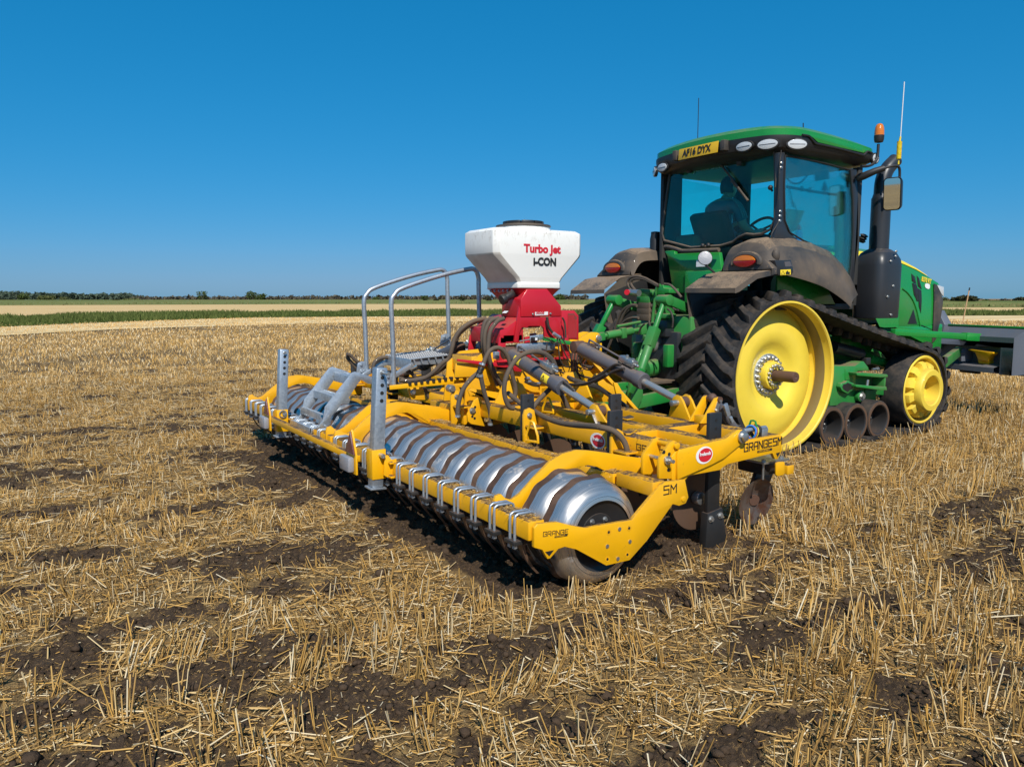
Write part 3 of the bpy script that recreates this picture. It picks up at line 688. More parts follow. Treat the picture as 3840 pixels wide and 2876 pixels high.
# a wood and a hedge that read as one mass each
def mass(name, xs, tops, d, mat, step, n, size, base=0.0):
    blobs = []
    for x in np.arange(xs[0], xs[-1], step):
        x = x + random.uniform(-step, step) * 0.4; dd = d * random.uniform(0.96, 1.05); g = ground_at(x, dd); s = dd / 2900
        zt = at(x, np.interp(x, xs, tops) + random.uniform(-2.5, 4), dd).z; r_ = step * s * random.uniform(0.7, 1.3)
        blobs.append((Vector((g.x, g.y, base + (zt - base) * 0.5)), (r_, r_, (zt - base) * 0.5)))
    o = link(name, leaf_cloud(name, blobs, mat, n, size), None, 'stuff'); return o
mass('distant_wood', [-900, 0, 60, 130, 200, 400, 480, 540], [1096, 1092, 1097, 1102, 1100, 1103, 1103, 1112], 520, 'leaf_hazed', 13, 15000, 0.9)
mass('distant_hedgerow', [500, 560, 700, 960, 1200, 1400, 1900, 2200], [1112, 1112, 1110, 1110, 1109, 1109, 1108, 1105], 345, 'leaf_red', 11, 9500, 0.45)
mass('distant_hedgerow', [3440, 3600, 3900, 4600], [1126, 1128, 1129, 1126], 230, 'leaf_dark', 9, 1600, 0.30, 0.6)
link('bank_grass', blades('bank_grass', farF, farB, 26000, 0.15, 0.7, 0.22, 'drygrass', 0.7), None, 'stuff')
for a in [('tall haze tinted tree at the left edge of the distant wood', 14, 1090, 420, 44, 'leaf_hazed'),
          ('highest round topped tree in the wood at far left', 62, 1086, 415, 40, 'leaf_hazed'),
          ('dark green tree beside the highest tree of the far left wood', 92, 1097, 410, 40, 'leaf_mid'),
          ('pale olive spreading tree in front of the distant wood', 168, 1106, 300, 62, 'leaf_olive'),
          ('smaller olive tree in front of the middle of the wood', 245, 1110, 300, 38, 'leaf_olive'),
          ('low pale green willow clump at the right end of the wood', 500, 1118, 290, 66, 'leaf_olive'),
          ('small dark bush on the bank before the wood', 436, 1120, 260, 30, 'leaf_dark'),
          ('tall round tree standing alone above the left hedgerow', 757, 1089, 330, 44, 'leaf_mid'),
          ('tall green tree of the pair above the hedgerow left of the handrails', 942, 1087, 330, 44, 'leaf_mid'),
          ('broad low dark tree beside the tall pair tree left of the handrails', 975, 1098, 328, 52, 'leaf_mid'),
          ('green bush in the hedge seen between the two handrails', 1410, 1111, 330, 36, 'leaf_mid'),
          ('green tree in the hedge seen between the handrail front posts', 1594, 1106, 320, 40, 'leaf_mid'),
          ('dark round bush on the bank left of the front handrail post', 1636, 1119, 245, 26, 'leaf_dark'),
          ('small dark bush on the bank nearest the middle of the handrails', 1594, 1119, 250, 18, 'leaf_dark'),
          ('dark round bush on the bank just right of the front handrail post', 1732, 1108, 235, 32, 'leaf_dark'),
          ('dark spreading bush on the bank under the white hopper', 1833, 1112, 235, 32, 'leaf_dark'),
          ('green tree in the hedge behind the red seed unit', 2100, 1102, 300, 60, 'leaf_mid')]:
    bush = a[5] == 'leaf_dark'
    tree(a[0], a[1], a[2], a[3], a[4], a[5], 'bush' if bush else 'tree', 'bush' if bush else 'tree', base=(0.55 if bush else 0), n=420, trunk=0.06 if bush else 0.2)
for a in [('big dark hawthorn bush behind the wooden marker stake', 3616, 1104, 165, 76, 'leaf_dark', 900), ('lower left shoulder bush of the hawthorn behind the stake', 3580, 1114, 168, 34, 'leaf_dark', 400),
          ('olive green bush between the tractor nose and the hawthorn', 3546, 1112, 185, 26, 'leaf_olive', 300), ('green mound bush right of the marker stake', 3694, 1121, 190, 26, 'leaf_mid', 250),
          ('small round reddish bush alone on the right bank', 3766, 1118, 190, 34, 'leaf_red', 400), ('dark bush at the right edge of the photograph', 3836, 1112, 195, 76, 'leaf_dark', 600)]:
    tree(a[0], a[1], a[2], a[3], a[4], a[5], 'bush', 'bush', base=0.5, n=a[6], trunk=0.06)
for k, (x, t_) in enumerate([(3668, 1117), (3675, 1118), (3682, 1117)]):
    tree('thin haze tinted poplar far beyond the right bank', x, t_, 900, 5, 'leaf_hazed', 'tree', 'poplar_tree', 'far poplars beyond the bank', n=120, trunk=0.1)
sp = ground_at(3614, 48); b = MB(); b.tube([(sp.x, sp.y, 0), (sp.x + 0.14, sp.y + 0.22, 1.9)], 0.030, 8); st_ = thing('marker_stake', 'leaning thin wooden marker stake with a black top in the field', 'stake', (sp.x, sp.y, 0))
b.build('pole', 'wood', st_); b = MB(); b.tube([(sp.x + 0.14, sp.y + 0.22, 1.9), (sp.x + 0.151, sp.y + 0.237, 2.05)], 0.034, 8); b.build('tip', 'black_plastic', st_)

# ------------------------------------------------------------------ the yellow cultivator
cv = thing('cultivator', 'yellow folding cultivator with a ribbed steel packer roller behind the green tractor', 'cultivator', (0, 0.9, 0))
def YZ(X, pts): return [Vector((X, y, z)) for y, z in pts]
def plateX(pts, x0, th, mat='yellow', name='plate', parent=cv, bevel=0.002):
    """side plate lying in a plane of constant X; pts are (Y, Z)"""
    return MB().prism(YZ(x0, pts), (th, 0, 0)).build(name, mat, parent, bevel=bevel)
def traced(fn, pts, X): return [(U(fn(*p), X=X).y, U(fn(*p), X=X).z) for p in pts]
YB, ZB = 0.0, 0.372                                   # rear bar
for s in (1, -1):
    MB().box((0.02 if s > 0 else -2.715, -0.047, 0.325), (2.705 if s > 0 else -0.02, 0.047, 0.420)).build('rear_bar', 'yellow', cv, bevel=0.008)
    MB().box((0.10 if s > 0 else -2.66, 0.742, 0.42), (2.385 if s > 0 else -0.10, 0.828, 0.492)).build('roller_front_bar', 'yellow', cv, bevel=0.007)
# --- packer rings
def ring_mesh(seed):
    r_ = random.Random(seed); n = 72
    prof = [(-0.01 + 0.105 * math.sin(R(a)), 0.186 + 0.102 * math.cos(R(a))) for a in (86, 74, 62, 50, 38, 25, 10)] + [(-0.012, 0.291), (-0.034, 0.299), (-0.050, 0.303), (-0.058, 0.299), (-0.072, 0.262), (-0.097, 0.19)]
    ph = r_.uniform(0, 6.28)
    def rad(a, j):
        k = {6: 0.35, 7: 0.7, 8: 1, 9: 1, 10: 1, 11: 0.4}.get(j, 0); wv = math.sin(12 * a + ph) + 0.35 * math.sin(7 * a + ph * 2)
        return 1 + 0.020 * k * wv
    b = MB(); b.lathe((0, 0, 0), (1, 0, 0), prof, n, mats=[0, 0, 0, 0, 0, 0, 0, 1, 1, 0, 1, 1], rad=rad)
    return b.mesh('packer_ring', ['ring', 'ringband'], smooth=32)
RM = [ring_mesh(k) for k in range(4)]
RC = (0.43, 0.264); PITCHX = 0.1895
for k in range(28):
    x = 2.585 - PITCHX * k
    o = link('packer_ring', RM[k % 4], cv); o.location = Vector((x, RC[0], RC[1])) - world_loc(cv) + world_loc(cv); o.rotation_euler = (random.uniform(0, 6.28), 0, 0); o.scale = (1, 0.958, 0.958)
for s in (1, -1):
    b = MB(); x = 2.683 * s if s > 0 else -2.633
    b.lathe((x, *RC), (s, 0, 0), [(-0.006, 0.206), (-0.03, 0.15), (-0.045, 0.11), (-0.040, 0.108), (-0.040, 0.06), (-0.02, 0.055), (-0.02, 0.0005)], 48)
    eo = b.build('roller_end_disc', 'black_steel', cv, smooth=30)
    b = MB(); b.cyl((x - 0.04 * s, *RC), (x + 0.03 * s, *RC), 0.035, 14)
    for q in range(6):
        a = q * 1.047; bolt_head(b, (x - 0.042 * s, RC[0] + 0.085 * math.cos(a), RC[1] + 0.085 * math.sin(a)), (s, 0, 0), 0.010)
    b.build('axle_stub', 'bolt', eo)
# --- clamps, scrapers
def ubolt_mesh():
    b = MB(); y = 0.058; P = [(0, -y, 0.262), (0, -y, 0.405), (0, -y + 0.004, 0.426), (0, -y + 0.02, 0.434), (0, y - 0.02, 0.434), (0, y - 0.004, 0.426), (0, y, 0.405), (0, y, 0.262)]
    b.tube(P, 0.0075, 8)
    for yy in (-y, y): b.cyl((0, yy, 0.268), (0, yy, 0.282), 0.014, 6)
    return b.mesh('u_bolt', 'galv', smooth=50)
def scraper_mesh():
    b = MB(); b.box((-0.045, -0.078, 0.286), (0.045, 0.078, 0.306))
    P = [(-0.004, 0.03, 0.29), (-0.004, 0.055, 0.235), (-0.004, 0.095, 0.18), (-0.004, 0.145, 0.135)]
    b2 = [(p[1], p[2]) for p in P]; L = [Vector((-0.026, y, z)) for y, z in b2]; Rr = [Vector((0.026, y + 0.012, z - 0.004)) for y, z in b2]
    th = Vector((0, 0.010, 0.006)); b.grid([L, Rr, [p + th for p in Rr], [p + th for p in L], L])
    return b.mesh('scraper', 'black_steel', smooth=50, bevel=0.001)
def tine_mesh():
    b = MB(); rows = []
    for t in np.linspace(0, 1, 7):
        y = -0.012 + 0.10 * t ** 2; z = 0.30 - 0.19 * t; wq = 0.034 * (1 - 0.55 * t ** 2)
        rows.append([(-wq + 0.008 * t, y, z), (wq * 0.8, y - 0.010, z), (wq, y + 0.004, z), (-wq + 0.008 * t, y + 0.012, z)])
    b.grid(rows, closed=True); return b.mesh('scraper_blade', 'scraper', smooth=50)
UB, SM, TM = ubolt_mesh(), scraper_mesh(), tine_mesh()
for k in range(28):
    x = 2.393 - PITCHX * (k - 1)
    if x > 2.66 or x < -2.68 or abs(x) < 0.1: continue
    so_ = link('scraper', SM, cv); so_.location = (x, 0, 0)
    for q in (-0.021, 0.021): o = link('u_bolt', UB, so_); o.matrix_parent_inverse = Matrix(); o.location = (q, 0, 0)
    o = link('scraper_blade', TM, so_); o.matrix_parent_inverse = Matrix()
# --- arch plates over the roller
ARCH = [(-0.052, 0.322), (-0.052, 0.452), (-0.040, 0.480), (-0.012, 0.486), (0.012, 0.462), (0.050, 0.446), (0.107, 0.472), (0.195, 0.545), (0.300, 0.622), (0.375, 0.652), (0.46, 0.662), (0.546, 0.650), (0.68, 0.622), (0.823, 0.587), (1.02, 0.545),
        (1.02, 0.43), (0.84, 0.425), (0.78, 0.445), (0.735, 0.475), (0.671, 0.520), (0.610, 0.552), (0.545, 0.569), (0.479, 0.567), (0.410, 0.548), (0.343, 0.520), (0.246, 0.450), (0.175, 0.372), (0.125, 0.322)]
for x in (0.085, -0.105, -2.472): plateX(ARCH, x - 0.011, 0.022, 'yellow', 'roller_arch')
plateX([(CAM[1] + (y - CAM[1]) * 1.0293, CAM[2] + (z - CAM[2]) * 1.0293) for y, z in ARCH], 2.289, 0.022, 'yellow_clean', 'roller_arch')
# --- big inner side sheet seen behind the ladder
plateX([(0.03, 0.30), (0.03, 0.42), (0.25, 0.56), (0.42, 0.64), (0.70, 0.60), (1.0, 0.52), (1.0, 0.36), (0.5, 0.20), (0.2, 0.19)], -0.135, 0.016, 'yellow', 'inner_side_sheet')
# --- right hand outer side plates
P1 = [(-0.030, 0.300), (-0.030, 0.395), (-0.012, 0.412), (0.105, 0.402), (0.200, 0.368), (0.277, 0.345), (0.580, 0.338), (0.780, 0.495), (0.815, 0.507), (0.955, 0.500), (0.985, 0.400), (0.965, 0.368), (0.915, 0.362), (0.868, 0.378), (0.690, 0.211), (0.570, 0.126), (0.413, 0.127), (0.223, 0.245), (0.150, 0.272), (0.112, 0.268), (0.064, 0.230), (0.048, 0.230), (0.018, 0.280)]
o5 = plateX(P1, 2.708, 0.022, 'yellow_clean', 'side_plate')
b = MB(); b.prism(YZ(2.7302, [(0.032, 0.268), (0.084, 0.268), (0.057, 0.243)]), (0.0015, 0, 0)); b.build('drain_hole', 'ink', o5, smooth=0)
for fn, p, m in [(k1, (1005, 890), 'ink'), (k1, (1235, 845), 'ink'), (k1, (990, 1195), 'ink'), (k1, (1215, 1143), 'ink'), (k1, (1123, 853), 'bolt'), (k1, (1240, 995), 'bolt'), (k1, (985, 1047), 'bolt'), (k1, (1104, 1188), 'bolt')]:
    q = U(fn(*p), X=2.73); b = MB()
    if m == 'ink':
        b.cyl((2.7301, q.y, q.z), (2.7312, q.y, q.z), 0.0145, 16); b.build('countersunk_hole', 'yellow', o5); b = MB(); b.cyl((2.7301, q.y - 0.002, q.z + 0.001), (2.7318, q.y - 0.002, q.z + 0.001), 0.0075, 12); b.build('bolt_hole', 'ink', o5)
    else: b.cyl((2.7301, q.y, q.z), (2.7335, q.y, q.z), 0.0105, 14); b.cyl((2.7335, q.y, q.z), (2.7338, q.y, q.z), 0.004, 6); b.build('countersunk_bolt', 'bolt', o5)
q = U(k1(262, 938), X=2.73); e = U(k1(540, 905), X=2.73); dr = (e - q); dr.x = 0
stencil('GRANGE', (2.7302, q.y, q.z), dr, (0, 0, 1), 0.0215, 'ink', o5, L=dr.length)
def maker_tab(p0, p1, fn, X, parent, h):
    a = U(fn(*p0), X=X - 0.0005); c = U(fn(*p1), X=X - 0.0005); d = (c - a); up = Vector((0, -d.z, d.y)).normalized()
    if up.z < 0: up = -up
    MB().prism([a, c, c + up * h, a + up * h], (0.0015, 0, 0)).build('label_tab', 'ink', parent, smooth=0)
    text('MACHINERY', Vector((X + 0.0012, a.y, a.z)) + d * 0.06 + up * h * 0.25, d, up, h * 0.72, 'yellow', parent, xs=d.length * 0.88 / (h * 0.72 * 6.55), bold=0.02)
maker_tab((390, 952), (535, 930), k1, 2.731, o5, 0.0075)
q = U(k1(1625, 467), X=2.73); e = U(k1(1765, 440), X=2.73); dr = e - q; stencil('5M', (2.7302, q.y, q.z), dr, (0, 0, 1), 0.045, 'ink', o5, L=dr.length)
X2 = 2.66
base = traced(k2, [(560, 860), (500, 900), (450, 700), (455, 420), (520, 330), (1180, 160), (1330, 60), (1410, 50), (1480, 190), (1945, 108), (1972, 130), (1975, 330), (1955, 375), (1915, 455), (1880, 450), (1845, 370), (1230, 520), (1165, 560), (1120, 600), (690, 680), (640, 740)], X2)
oF = plateX(base, X2 - 0.03, 0.022, 'yellow_clean', 'front_side_plate')
ov = traced(k2, [(505, 380), (535, 310), (1175, 162), (1330, 45), (1395, 38), (1440, 110), (1420, 215), (1380, 240), (1150, 430), (980, 520), (505, 728)], X2)
oO = plateX(ov, X2 - 0.008, 0.016, 'yellow_clean', 'arm_plate')
b = MB(); q = U(k2(1890, 375), X=X2 - 0.008); b.prism([U(k2(1875, 365), X=X2 - 0.008), U(k2(1935, 350), X=X2 - 0.008), U(k2(1900, 420), X=X2 - 0.008)], (0.0012, 0, 0)); b.build('drain_hole', 'ink', oF, smooth=0)
q = U(k2(1440, 345), X=X2 - 0.007); e = U(k2(1955, 238), X=X2 - 0.007); dr = e - q
stencil('GRANGE5M', q, dr, (0, 0, 1), 0.044, 'ink', oF, L=dr.length)
maker_tab((1620, 362), (1822, 322), k2, X2 - 0.0068, oF, 0.013)
c_ = U(k2(888, 392), X=X2 + 0.0085); sticker(c_, (0, 1, 0.02), (0, 0, 1), 0.066, 0.049, oO)
b = MB(); q = U(k2(1405, 135), X=X2 + 0.008); b.cyl(q, q + Vector((0.006, 0, 0)), 0.036, 20); bolt_head(b, q + Vector((0.006, 0, 0)), (1, 0, 0), 0.026, 0.020); b.build('pivot_bolt', 'bolt', oF, bevel=0.0015)
# paired adjuster plates with pin
for xx in (2.50, 2.628):
    pl = traced(k2, [(270, 720), (272, 480), (290, 425), (430, 215), (470, 190), (510, 205), (535, 250), (520, 330), (505, 400), (505, 720)], 2.65)
    oA = plateX(pl, xx, 0.020, 'yellow_clean', 'adjuster_plate')
for p in [(402, 380), (392, 595), (330, 350)]:
    q = U(k2(*p), X=2.648); MB().cyl((2.6482, q.y, q.z), (2.6496, q.y, q.z), 0.0105, 12).build('pin_hole', 'ink', oA)
q = U(k2(370, 460), X=2.648); b = MB(); b.cyl((2.46, q.y, q.z), (2.70, q.y, q.z), 0.011, 12); b.cyl((2.648, q.y, q.z), (2.655, q.y, q.z), 0.024, 16); bolt_head(b, (2.655, q.y, q.z), (1, 0, 0), 0.016, 0.014)
b.build('adjuster_pin', 'bolt', oA)
q = U(k2(495, 260), X=2.65); b = MB(); b.cyl((2.49, q.y, q.z), (2.665, q.y, q.z), 0.019, 16); b.build('spacer_tube', 'yellow_clean', oA, bevel=0.003)
b = MB(); b.tube([Vector((2.50, q.y - 0.09 + 0.025 * math.cos(t), q.z - 0.10 + 0.028 * math.sin(t))) for t in np.linspace(0, 6.28, 16)], 0.0025, 6); b.build('lynch_ring', 'bolt', oA)
MB().box((2.41, 0.742, 0.428), (2.706, 0.832, 0.508)).build('outer_cross_tube', 'yellow', cv, bevel=0.008)
q = U(k2(545, 980), X=2.70); b = MB(); b.cyl((2.69, q.y, q.z), (2.735, q.y, q.z), 0.016, 14); b.build('stop_pin', 'yellow_clean', cv, bevel=0.003)
# --- left hand outer plate (mostly hidden) mirrors the right one
plateX([(a, c) for a, c in P1], -2.735, 0.022, 'yellow', 'side_plate')
plateX(base, -2.64, 0.022, 'yellow', 'front_side_plate')
# --- frame beams of both wings
def bx(lo, hi, name, mat='yellow', bev=0.010, parent=cv): return MB().box(lo, hi).build(name, mat, parent, bevel=bev)
ZL, ZH = 0.537, 0.645
for s in (1, -1):
    def sx(a, b_): return (a, b_) if s > 0 else (-b_, -a)
    for ya, yb, xe in ((1.035, 1.150, 2.625), (1.355, 1.465, 2.625), (1.750, 1.865, 2.625)):
        x0, x1 = sx(0.22, xe); o = bx((x0, ya, ZL), (x1, yb, ZH), 'frame_beam')
        if s > 0 and ya < 1.1: beam1 = o
    for xa, xb, ya, yb in ((1.985, 2.095, 1.148, 1.357), (1.965, 2.075, 1.463, 1.752), (0.60, 0.71, 1.148, 1.357), (0.60, 0.71, 1.463, 1.752)):
        x0, x1 = sx(xa, xb); bx((x0, ya, ZL + 0.002), (x1, yb, ZH + 0.001), 'cross_member')
q = U(n1(740, 838), Y=1.034); e = U(n1(1040, 895), Y=1.034); stencil('GRANGE', (q.x, 1.0345, 0.578), (1, 0, 0.0), (0, 0, 1), 0.034, 'ink', beam1, L=0.27)
MB().box((2.40, 1.032, 0.553), (2.52, 1.0345, 0.573)).build('label_tab', 'ink', beam1, smooth=0)
q = U(n1(165, 682), Y=1.034); sticker((q.x, 1.034, q.z), (1, 0, 0), (0, 0, 1), 0.075, 0.050, beam1)
# welded doubler steps at the hinge end of the cross members
for (fn, pts, z) in [(n1, [(580, 600), (650, 600), (750, 545), (740, 530), (650, 520), (520, 560)], 0.648), (n1, [(560, 345), (640, 320), (700, 345), (700, 365), (600, 385), (430, 345)], 0.650)]:
    MB().prism([U(fn(*p), Z=z) for p in pts], (0, 0, 0.012)).build('doubler_plate', 'yellow', cv, bevel=0.004)
# --- leg shanks through the beams
def leg(x, y, top, share=True, name='leg_shank', lo=-0.04):
    b = MB(); b.box((x - 0.016, y - 0.052, lo + 0.18 if share else lo), (x + 0.016, y + 0.052, top)); o = b.build(name, 'black_steel', cv, bevel=0.008)
    for dz in (0.045, 0.095, 0.145):
        MB().cyl((x + 0.0161, y, top - dz), (x + 0.0172, y, top - dz), 0.010, 12).build('shank_hole', 'ink', o)
    if share:
        w_ = MB().prism([Vector((x - 0.027, y - 0.075, lo)), Vector((x - 0.027, y - 0.06, lo + 0.24)), Vector((x - 0.027, y + 0.065, lo + 0.26)), Vector((x - 0.027, y + 0.10, lo + 0.10)), Vector((x - 0.027, y + 0.13, lo))], (0.054, 0, 0)).build('leg_share', 'black_steel', o, bevel=0.004)
        [(bolt_head(b_ := MB(), (x + 0.027, y + dy, lo + dz), (1, 0, 0), 0.014, 0.012), b_.build('share_bolt', 'bolt', o)) for dy, dz in ((-0.035, 0.205), (0.045, 0.215))]
    return o
leg(2.11, 0.985, 0.80); leg(1.47, 1.53, 0.795); leg(2.50, 1.42, 0.80); leg(1.16, 0.985, 0.80)
for x, y in ((0.50, 1.90), (-1.16, 0.985), (-2.11, 0.985), (-1.47, 1.50), (-2.50, 1.42)): leg(x, y, 0.79)
# leg brackets on the rear beam: rounded cheek with bolt and gusset
def cheek(x, y, z0, z1, w_=0.12):
    pts = [(y - 0.06, z0), (y - 0.06, z1 - 0.05), (y - 0.045, z1 - 0.012), (y - 0.01, z1), (y + 0.03, z1 - 0.02), (y + 0.06, z0 + 0.10), (y + 0.06, z0)]
    o = plateX(pts, x, 0.020, 'yellow', 'leg_cheek'); b = MB(); bolt_head(b, (x + 0.020, y - 0.012, z1 - 0.055), (1, 0, 0), 0.014, 0.012); b.build('cheek_bolt', 'bolt', o)
    MB().box((x + 0.02, y - 0.05, z1 - 0.135), (x + 0.14, y + 0.045, z1 - 0.122)).build('gusset', 'yellow', o, bevel=0.002); return o
cheek(2.145, 0.975, 0.46, 0.695); cheek(1.20, 0.975, 0.46, 0.71); cheek(-1.19, 0.975, 0.46, 0.70); cheek(-2.08, 0.975, 0.46, 0.70)
cheek(0.22, 0.93, 0.44, 0.74)
# adjuster cheek of the inner roller arm (three holes)
pl = traced(k4, [(1570, 1020), (1560, 900), (1690, 650), (1740, 615), (1790, 640), (1800, 720), (1770, 760), (1830, 980), (1860, 1100), (1620, 1060)], 0.42)
oC = plateX(pl, 0.40, 0.022, 'yellow', 'adjuster_plate')
for p in [(1685, 780), (1640, 840), (1680, 865), (1640, 935), (1678, 965)]:
    q = U(k4(*p), X=0.422); MB().cyl((0.4222, q.y, q.z), (0.4236, q.y, q.z), 0.011, 12).build('pin_hole', 'ink', oC)
q = U(k4(1640, 840), X=0.422); b = MB(); bolt_head(b, q, (1, 0, 0), 0.018, 0.014); b.build('adjuster_pin', 'bolt', oC)
# triangular lifting eyes
def eye(c, ux, h, wd, th, ny):
    c = Vector(c); ux = Vector(ux).normalized(); up = Vector((0, 0, 1)); b = MB()
    P = [c - ux * wd * 0.5, c - ux * wd * 0.46 + up * h * 0.35, c - ux * wd * 0.12 + up * h * 0.97, c + up * h, c + ux * wd * 0.14 + up * h * 0.95, c + ux * wd * 0.46 + up * h * 0.35, c + ux * wd * 0.5]
    b.tube(P, th, 4); b.beam(P[0] + up * th, P[-1] + up * th, th * 1.6, th * 1.4); return b.build('lifting_eye', 'yellow_clean', cv, bevel=0.002)
eye(U(n2(640, 1150), Y=0.86), (0.93, 0.3, 0), 0.145, 0.105, 0.011, 0); eye(U(n2(905, 660), Y=1.30), (0.93, 0.3, 0), 0.115, 0.10, 0.010, 0)
# --- folding cylinders
def cylinder(piv, rodpin, body_end, r, rr, y, lab=True):
    a = Vector(piv); p = Vector(rodpin); d = (p - a).normalized(); be = a + d * body_end
    b = MB(); b.lathe(a + d * 0.06, d, [(0, 0.001), (0, r), (body_end - 0.10, r), (body_end - 0.10, r * 1.14), (body_end - 0.04, r * 1.14), (body_end - 0.03, r * 1.06), (body_end - 0.03, 0.001)], 24)
    o = b.build('fold_cylinder', 'grey_steel', cv, smooth=40)
    MB().cyl(be - d * 0.02, p - d * 0.03, rr, 20).build('piston_rod', 'chrome', o)
    MB().cyl(p - Vector((0, 0.045, 0)), p + Vector((0, 0.045, 0)), rr * 1.45, 18).build('cylinder_eye', 'rust', o, bevel=0.003)
    b = MB(); b.cyl(a - Vector((0, 0.05, 0)), a + Vector((0, 0.05, 0)), r * 0.9, 18); b.beam(a, a + d * 0.1, r, r); b.build('cylinder_eye', 'rust', o, bevel=0.003)
    up = Vector((0, 0, 1)); n_ = (up - d * up.dot(d)).normalized(); sd = d.cross(n_)
    v = a + d * (body_end - 0.26) + n_ * (r + 0.032); b = MB(); b.beam(v, v + d * 0.16, 0.06, 0.05, up=n_)
    b.cyl(v + d * 0.06, v + d * 0.06 + n_ * 0.045, 0.012, 10); b.cyl(v + d * 0.16, v + d * 0.20, 0.012, 8); b.cyl(v + d * 0.13 - n_ * 0.0, v + d * 0.13 + n_ * 0.04, 0.014, 10); b.build('valve_block', 'bolt', o, bevel=0.004)
    b = MB(); b.tube([a + d * 0.13 + n_ * r * 0.9, a + d * 0.13 + n_ * (r + 0.04), a + d * 0.17 + n_ * (r + 0.045), v], 0.008, 8, smooth=4); b.build('hydraulic_pipe', 'grey_steel', o)
    if lab:
        for t in (0.16, body_end - 0.18):
            c_ = a + d * t; ring = []
            for k in range(7):
                an = -0.3 + 0.18 * k; vv = (-Vector((0, 1, 0)) * math.cos(an) + n_ * math.sin(an)); ring.append([c_ + vv * (r + 0.001), c_ + d * 0.085 + vv * (r + 0.001)])
            b = MB(); b.grid(ring); w_ = b.build('warning_label', 'ink_yellow', o)
            an = 0.2; vv = (-Vector((0, 1, 0)) * math.cos(an) + n_ * math.sin(an)); tt = d.cross(vv); tt = tt if tt.z > 0 else -tt; cc = c_ + d * 0.028 + vv * (r + 0.002)
            b = MB(); T = [cc - d * 0.018 - tt * 0.014, cc + d * 0.018 - tt * 0.014, cc + tt * 0.02]
            for i in range(3): b.beam(T[i], T[(i + 1) % 3], 0.002, 0.004, up=vv)
            b.beam(cc - tt * 0.006, cc + tt * 0.008, 0.002, 0.004, up=vv); b.build('warning_sign', 'ink', w_)
    return o
cylinder((0.42, 1.30, 1.035), (1.578, 1.30, 0.703), 0.735, 0.056, 0.027, 1.3)
cylinder((0.62, 1.85, 1.075), (1.815, 1.85, 0.752), 0.80, 0.056, 0.027, 1.85, False)
cylinder((-0.42, 1.30, 1.035), (-1.578, 1.30, 0.703), 0.735, 0.056, 0.027, 1.3, False)
cylinder((-0.62, 1.85, 1.075), (-1.815, 1.85, 0.752), 0.80, 0.056, 0.027, 1.85, False)
def rod_bracket(x, y, z, base_w, gap=0.085, zb=0.646, lean=0.0, name='cylinder_bracket'):
    o = None
    for s in (-1, 1):
        yy = y + s * gap / 2 - 0.009
        P = [(x - base_w * 0.42 + lean, zb), (x - 0.055, z + 0.0), (x - 0.042, z + 0.035), (x - 0.012, z + 0.054), (x + 0.022, z + 0.048), (x + 0.05, z + 0.018), (x + base_w * 0.62 + lean, zb)]
        o = MB().prism([Vector((a, yy, c)) for a, c in P], (0, 0.018, 0)).build(name, 'yellow_clean', cv, bevel=0.002)
        if s < 0: first = o
    b = MB(); b.cyl((x, y - gap / 2 - 0.065, z), (x, y + gap / 2 + 0.02, z), 0.021, 16); b.build('bracket_pin', 'bolt', first, bevel=0.003)
    return first
br = rod_bracket(1.578, 1.30, 0.703, 0.22)
b = MB(); b.beam((1.578, 1.245, 0.703), (1.655, 1.245, 0.59), 0.008, 0.04, up=(0, 1, 0)); bolt_head(b, (1.65, 1.242, 0.60), (0, -1, 0), 0.010); b.build('lock_plate', 'bolt', br, bevel=0.001)
br = rod_bracket(1.815, 1.85, 0.752, 0.20)
P = [U(n1(*p), Y=1.80) for p in [(1325, 405), (1380, 340), (1395, 240), (1425, 218), (1460, 225), (1515, 360), (1515, 425)]]; MB().prism(P, (0, 0.018, 0)).build('lifting_lug', 'yellow_clean', br, bevel=0.002)
P = [U(n1(*p), Y=1.799) for p in [(1365, 370), (1405, 270), (1425, 265), (1460, 375)]]; MB().prism(P, (0, 0.002, 0)).build('lug_opening', 'ink', br, smooth=0)
bx((1.74, 1.80, 0.645), (1.93, 1.90, 0.655), 'bracket_foot', bev=0.003)
# second, forward leaning bracket carrying the short depth ram
for k, (xo) in enumerate((2.015, 2.115)):
    P = [U(n1(*p), X=2.115) for p in [(1670, 420), (1880, 50), (1920, 30), (1950, 55), (1945, 110), (1830, 420)]]; P = [Vector((xo, p.y, p.z)) for p in P]
    o = MB().prism(P, (0.016, 0, 0)).build('ram_bracket', 'yellow_clean', cv, bevel=0.002)
bx((2.03, 1.74, 0.646), (2.115, 1.80, 0.70), 'ram_bracket_web', 'yellow_clean', 0.002)
a = U(n1(1860, 60), X=2.07); b = MB(); b.cyl((2.00, a.y, a.z), (2.145, a.y, a.z), 0.020, 14); b.ball((2.07, a.y, a.z + 0.005), 0.033, 12, 8); b.build('ram_pin', 'rust', o)
e = Vector((2.10, a.y + 0.26, 0.52)); b = MB(); b.cyl(Vector((2.07, a.y + 0.03, a.z - 0.02)), e, 0.030, 16); b.build('depth_ram', 'grey_steel', cv)
b = MB(); b.beam((2.145, a.y + 0.04, a.z - 0.03), (2.145, a.y + 0.075, a.z - 0.11), 0.02, 0.035); b.cyl((2.15, a.y + 0.09, a.z - 0.12), (2.15, a.y + 0.11, a.z - 0.16), 0.014, 10); b.build('ram_valve', 'galv', cv, bevel=0.003)
b = MB(); q = U(n1(1890, 130), X=2.132); b.beam((2.133, a.y, a.z - 0.005), (2.133, a.y - 0.03, a.z - 0.075), 0.004, 0.03); bolt_head(b, (2.135, a.y, a.z - 0.008), (1, 0, 0), 0.010); bolt_head(b, (2.135, a.y - 0.028, a.z - 0.068), (1, 0, 0), 0.008); b.build('lock_plate', 'bolt', cv)
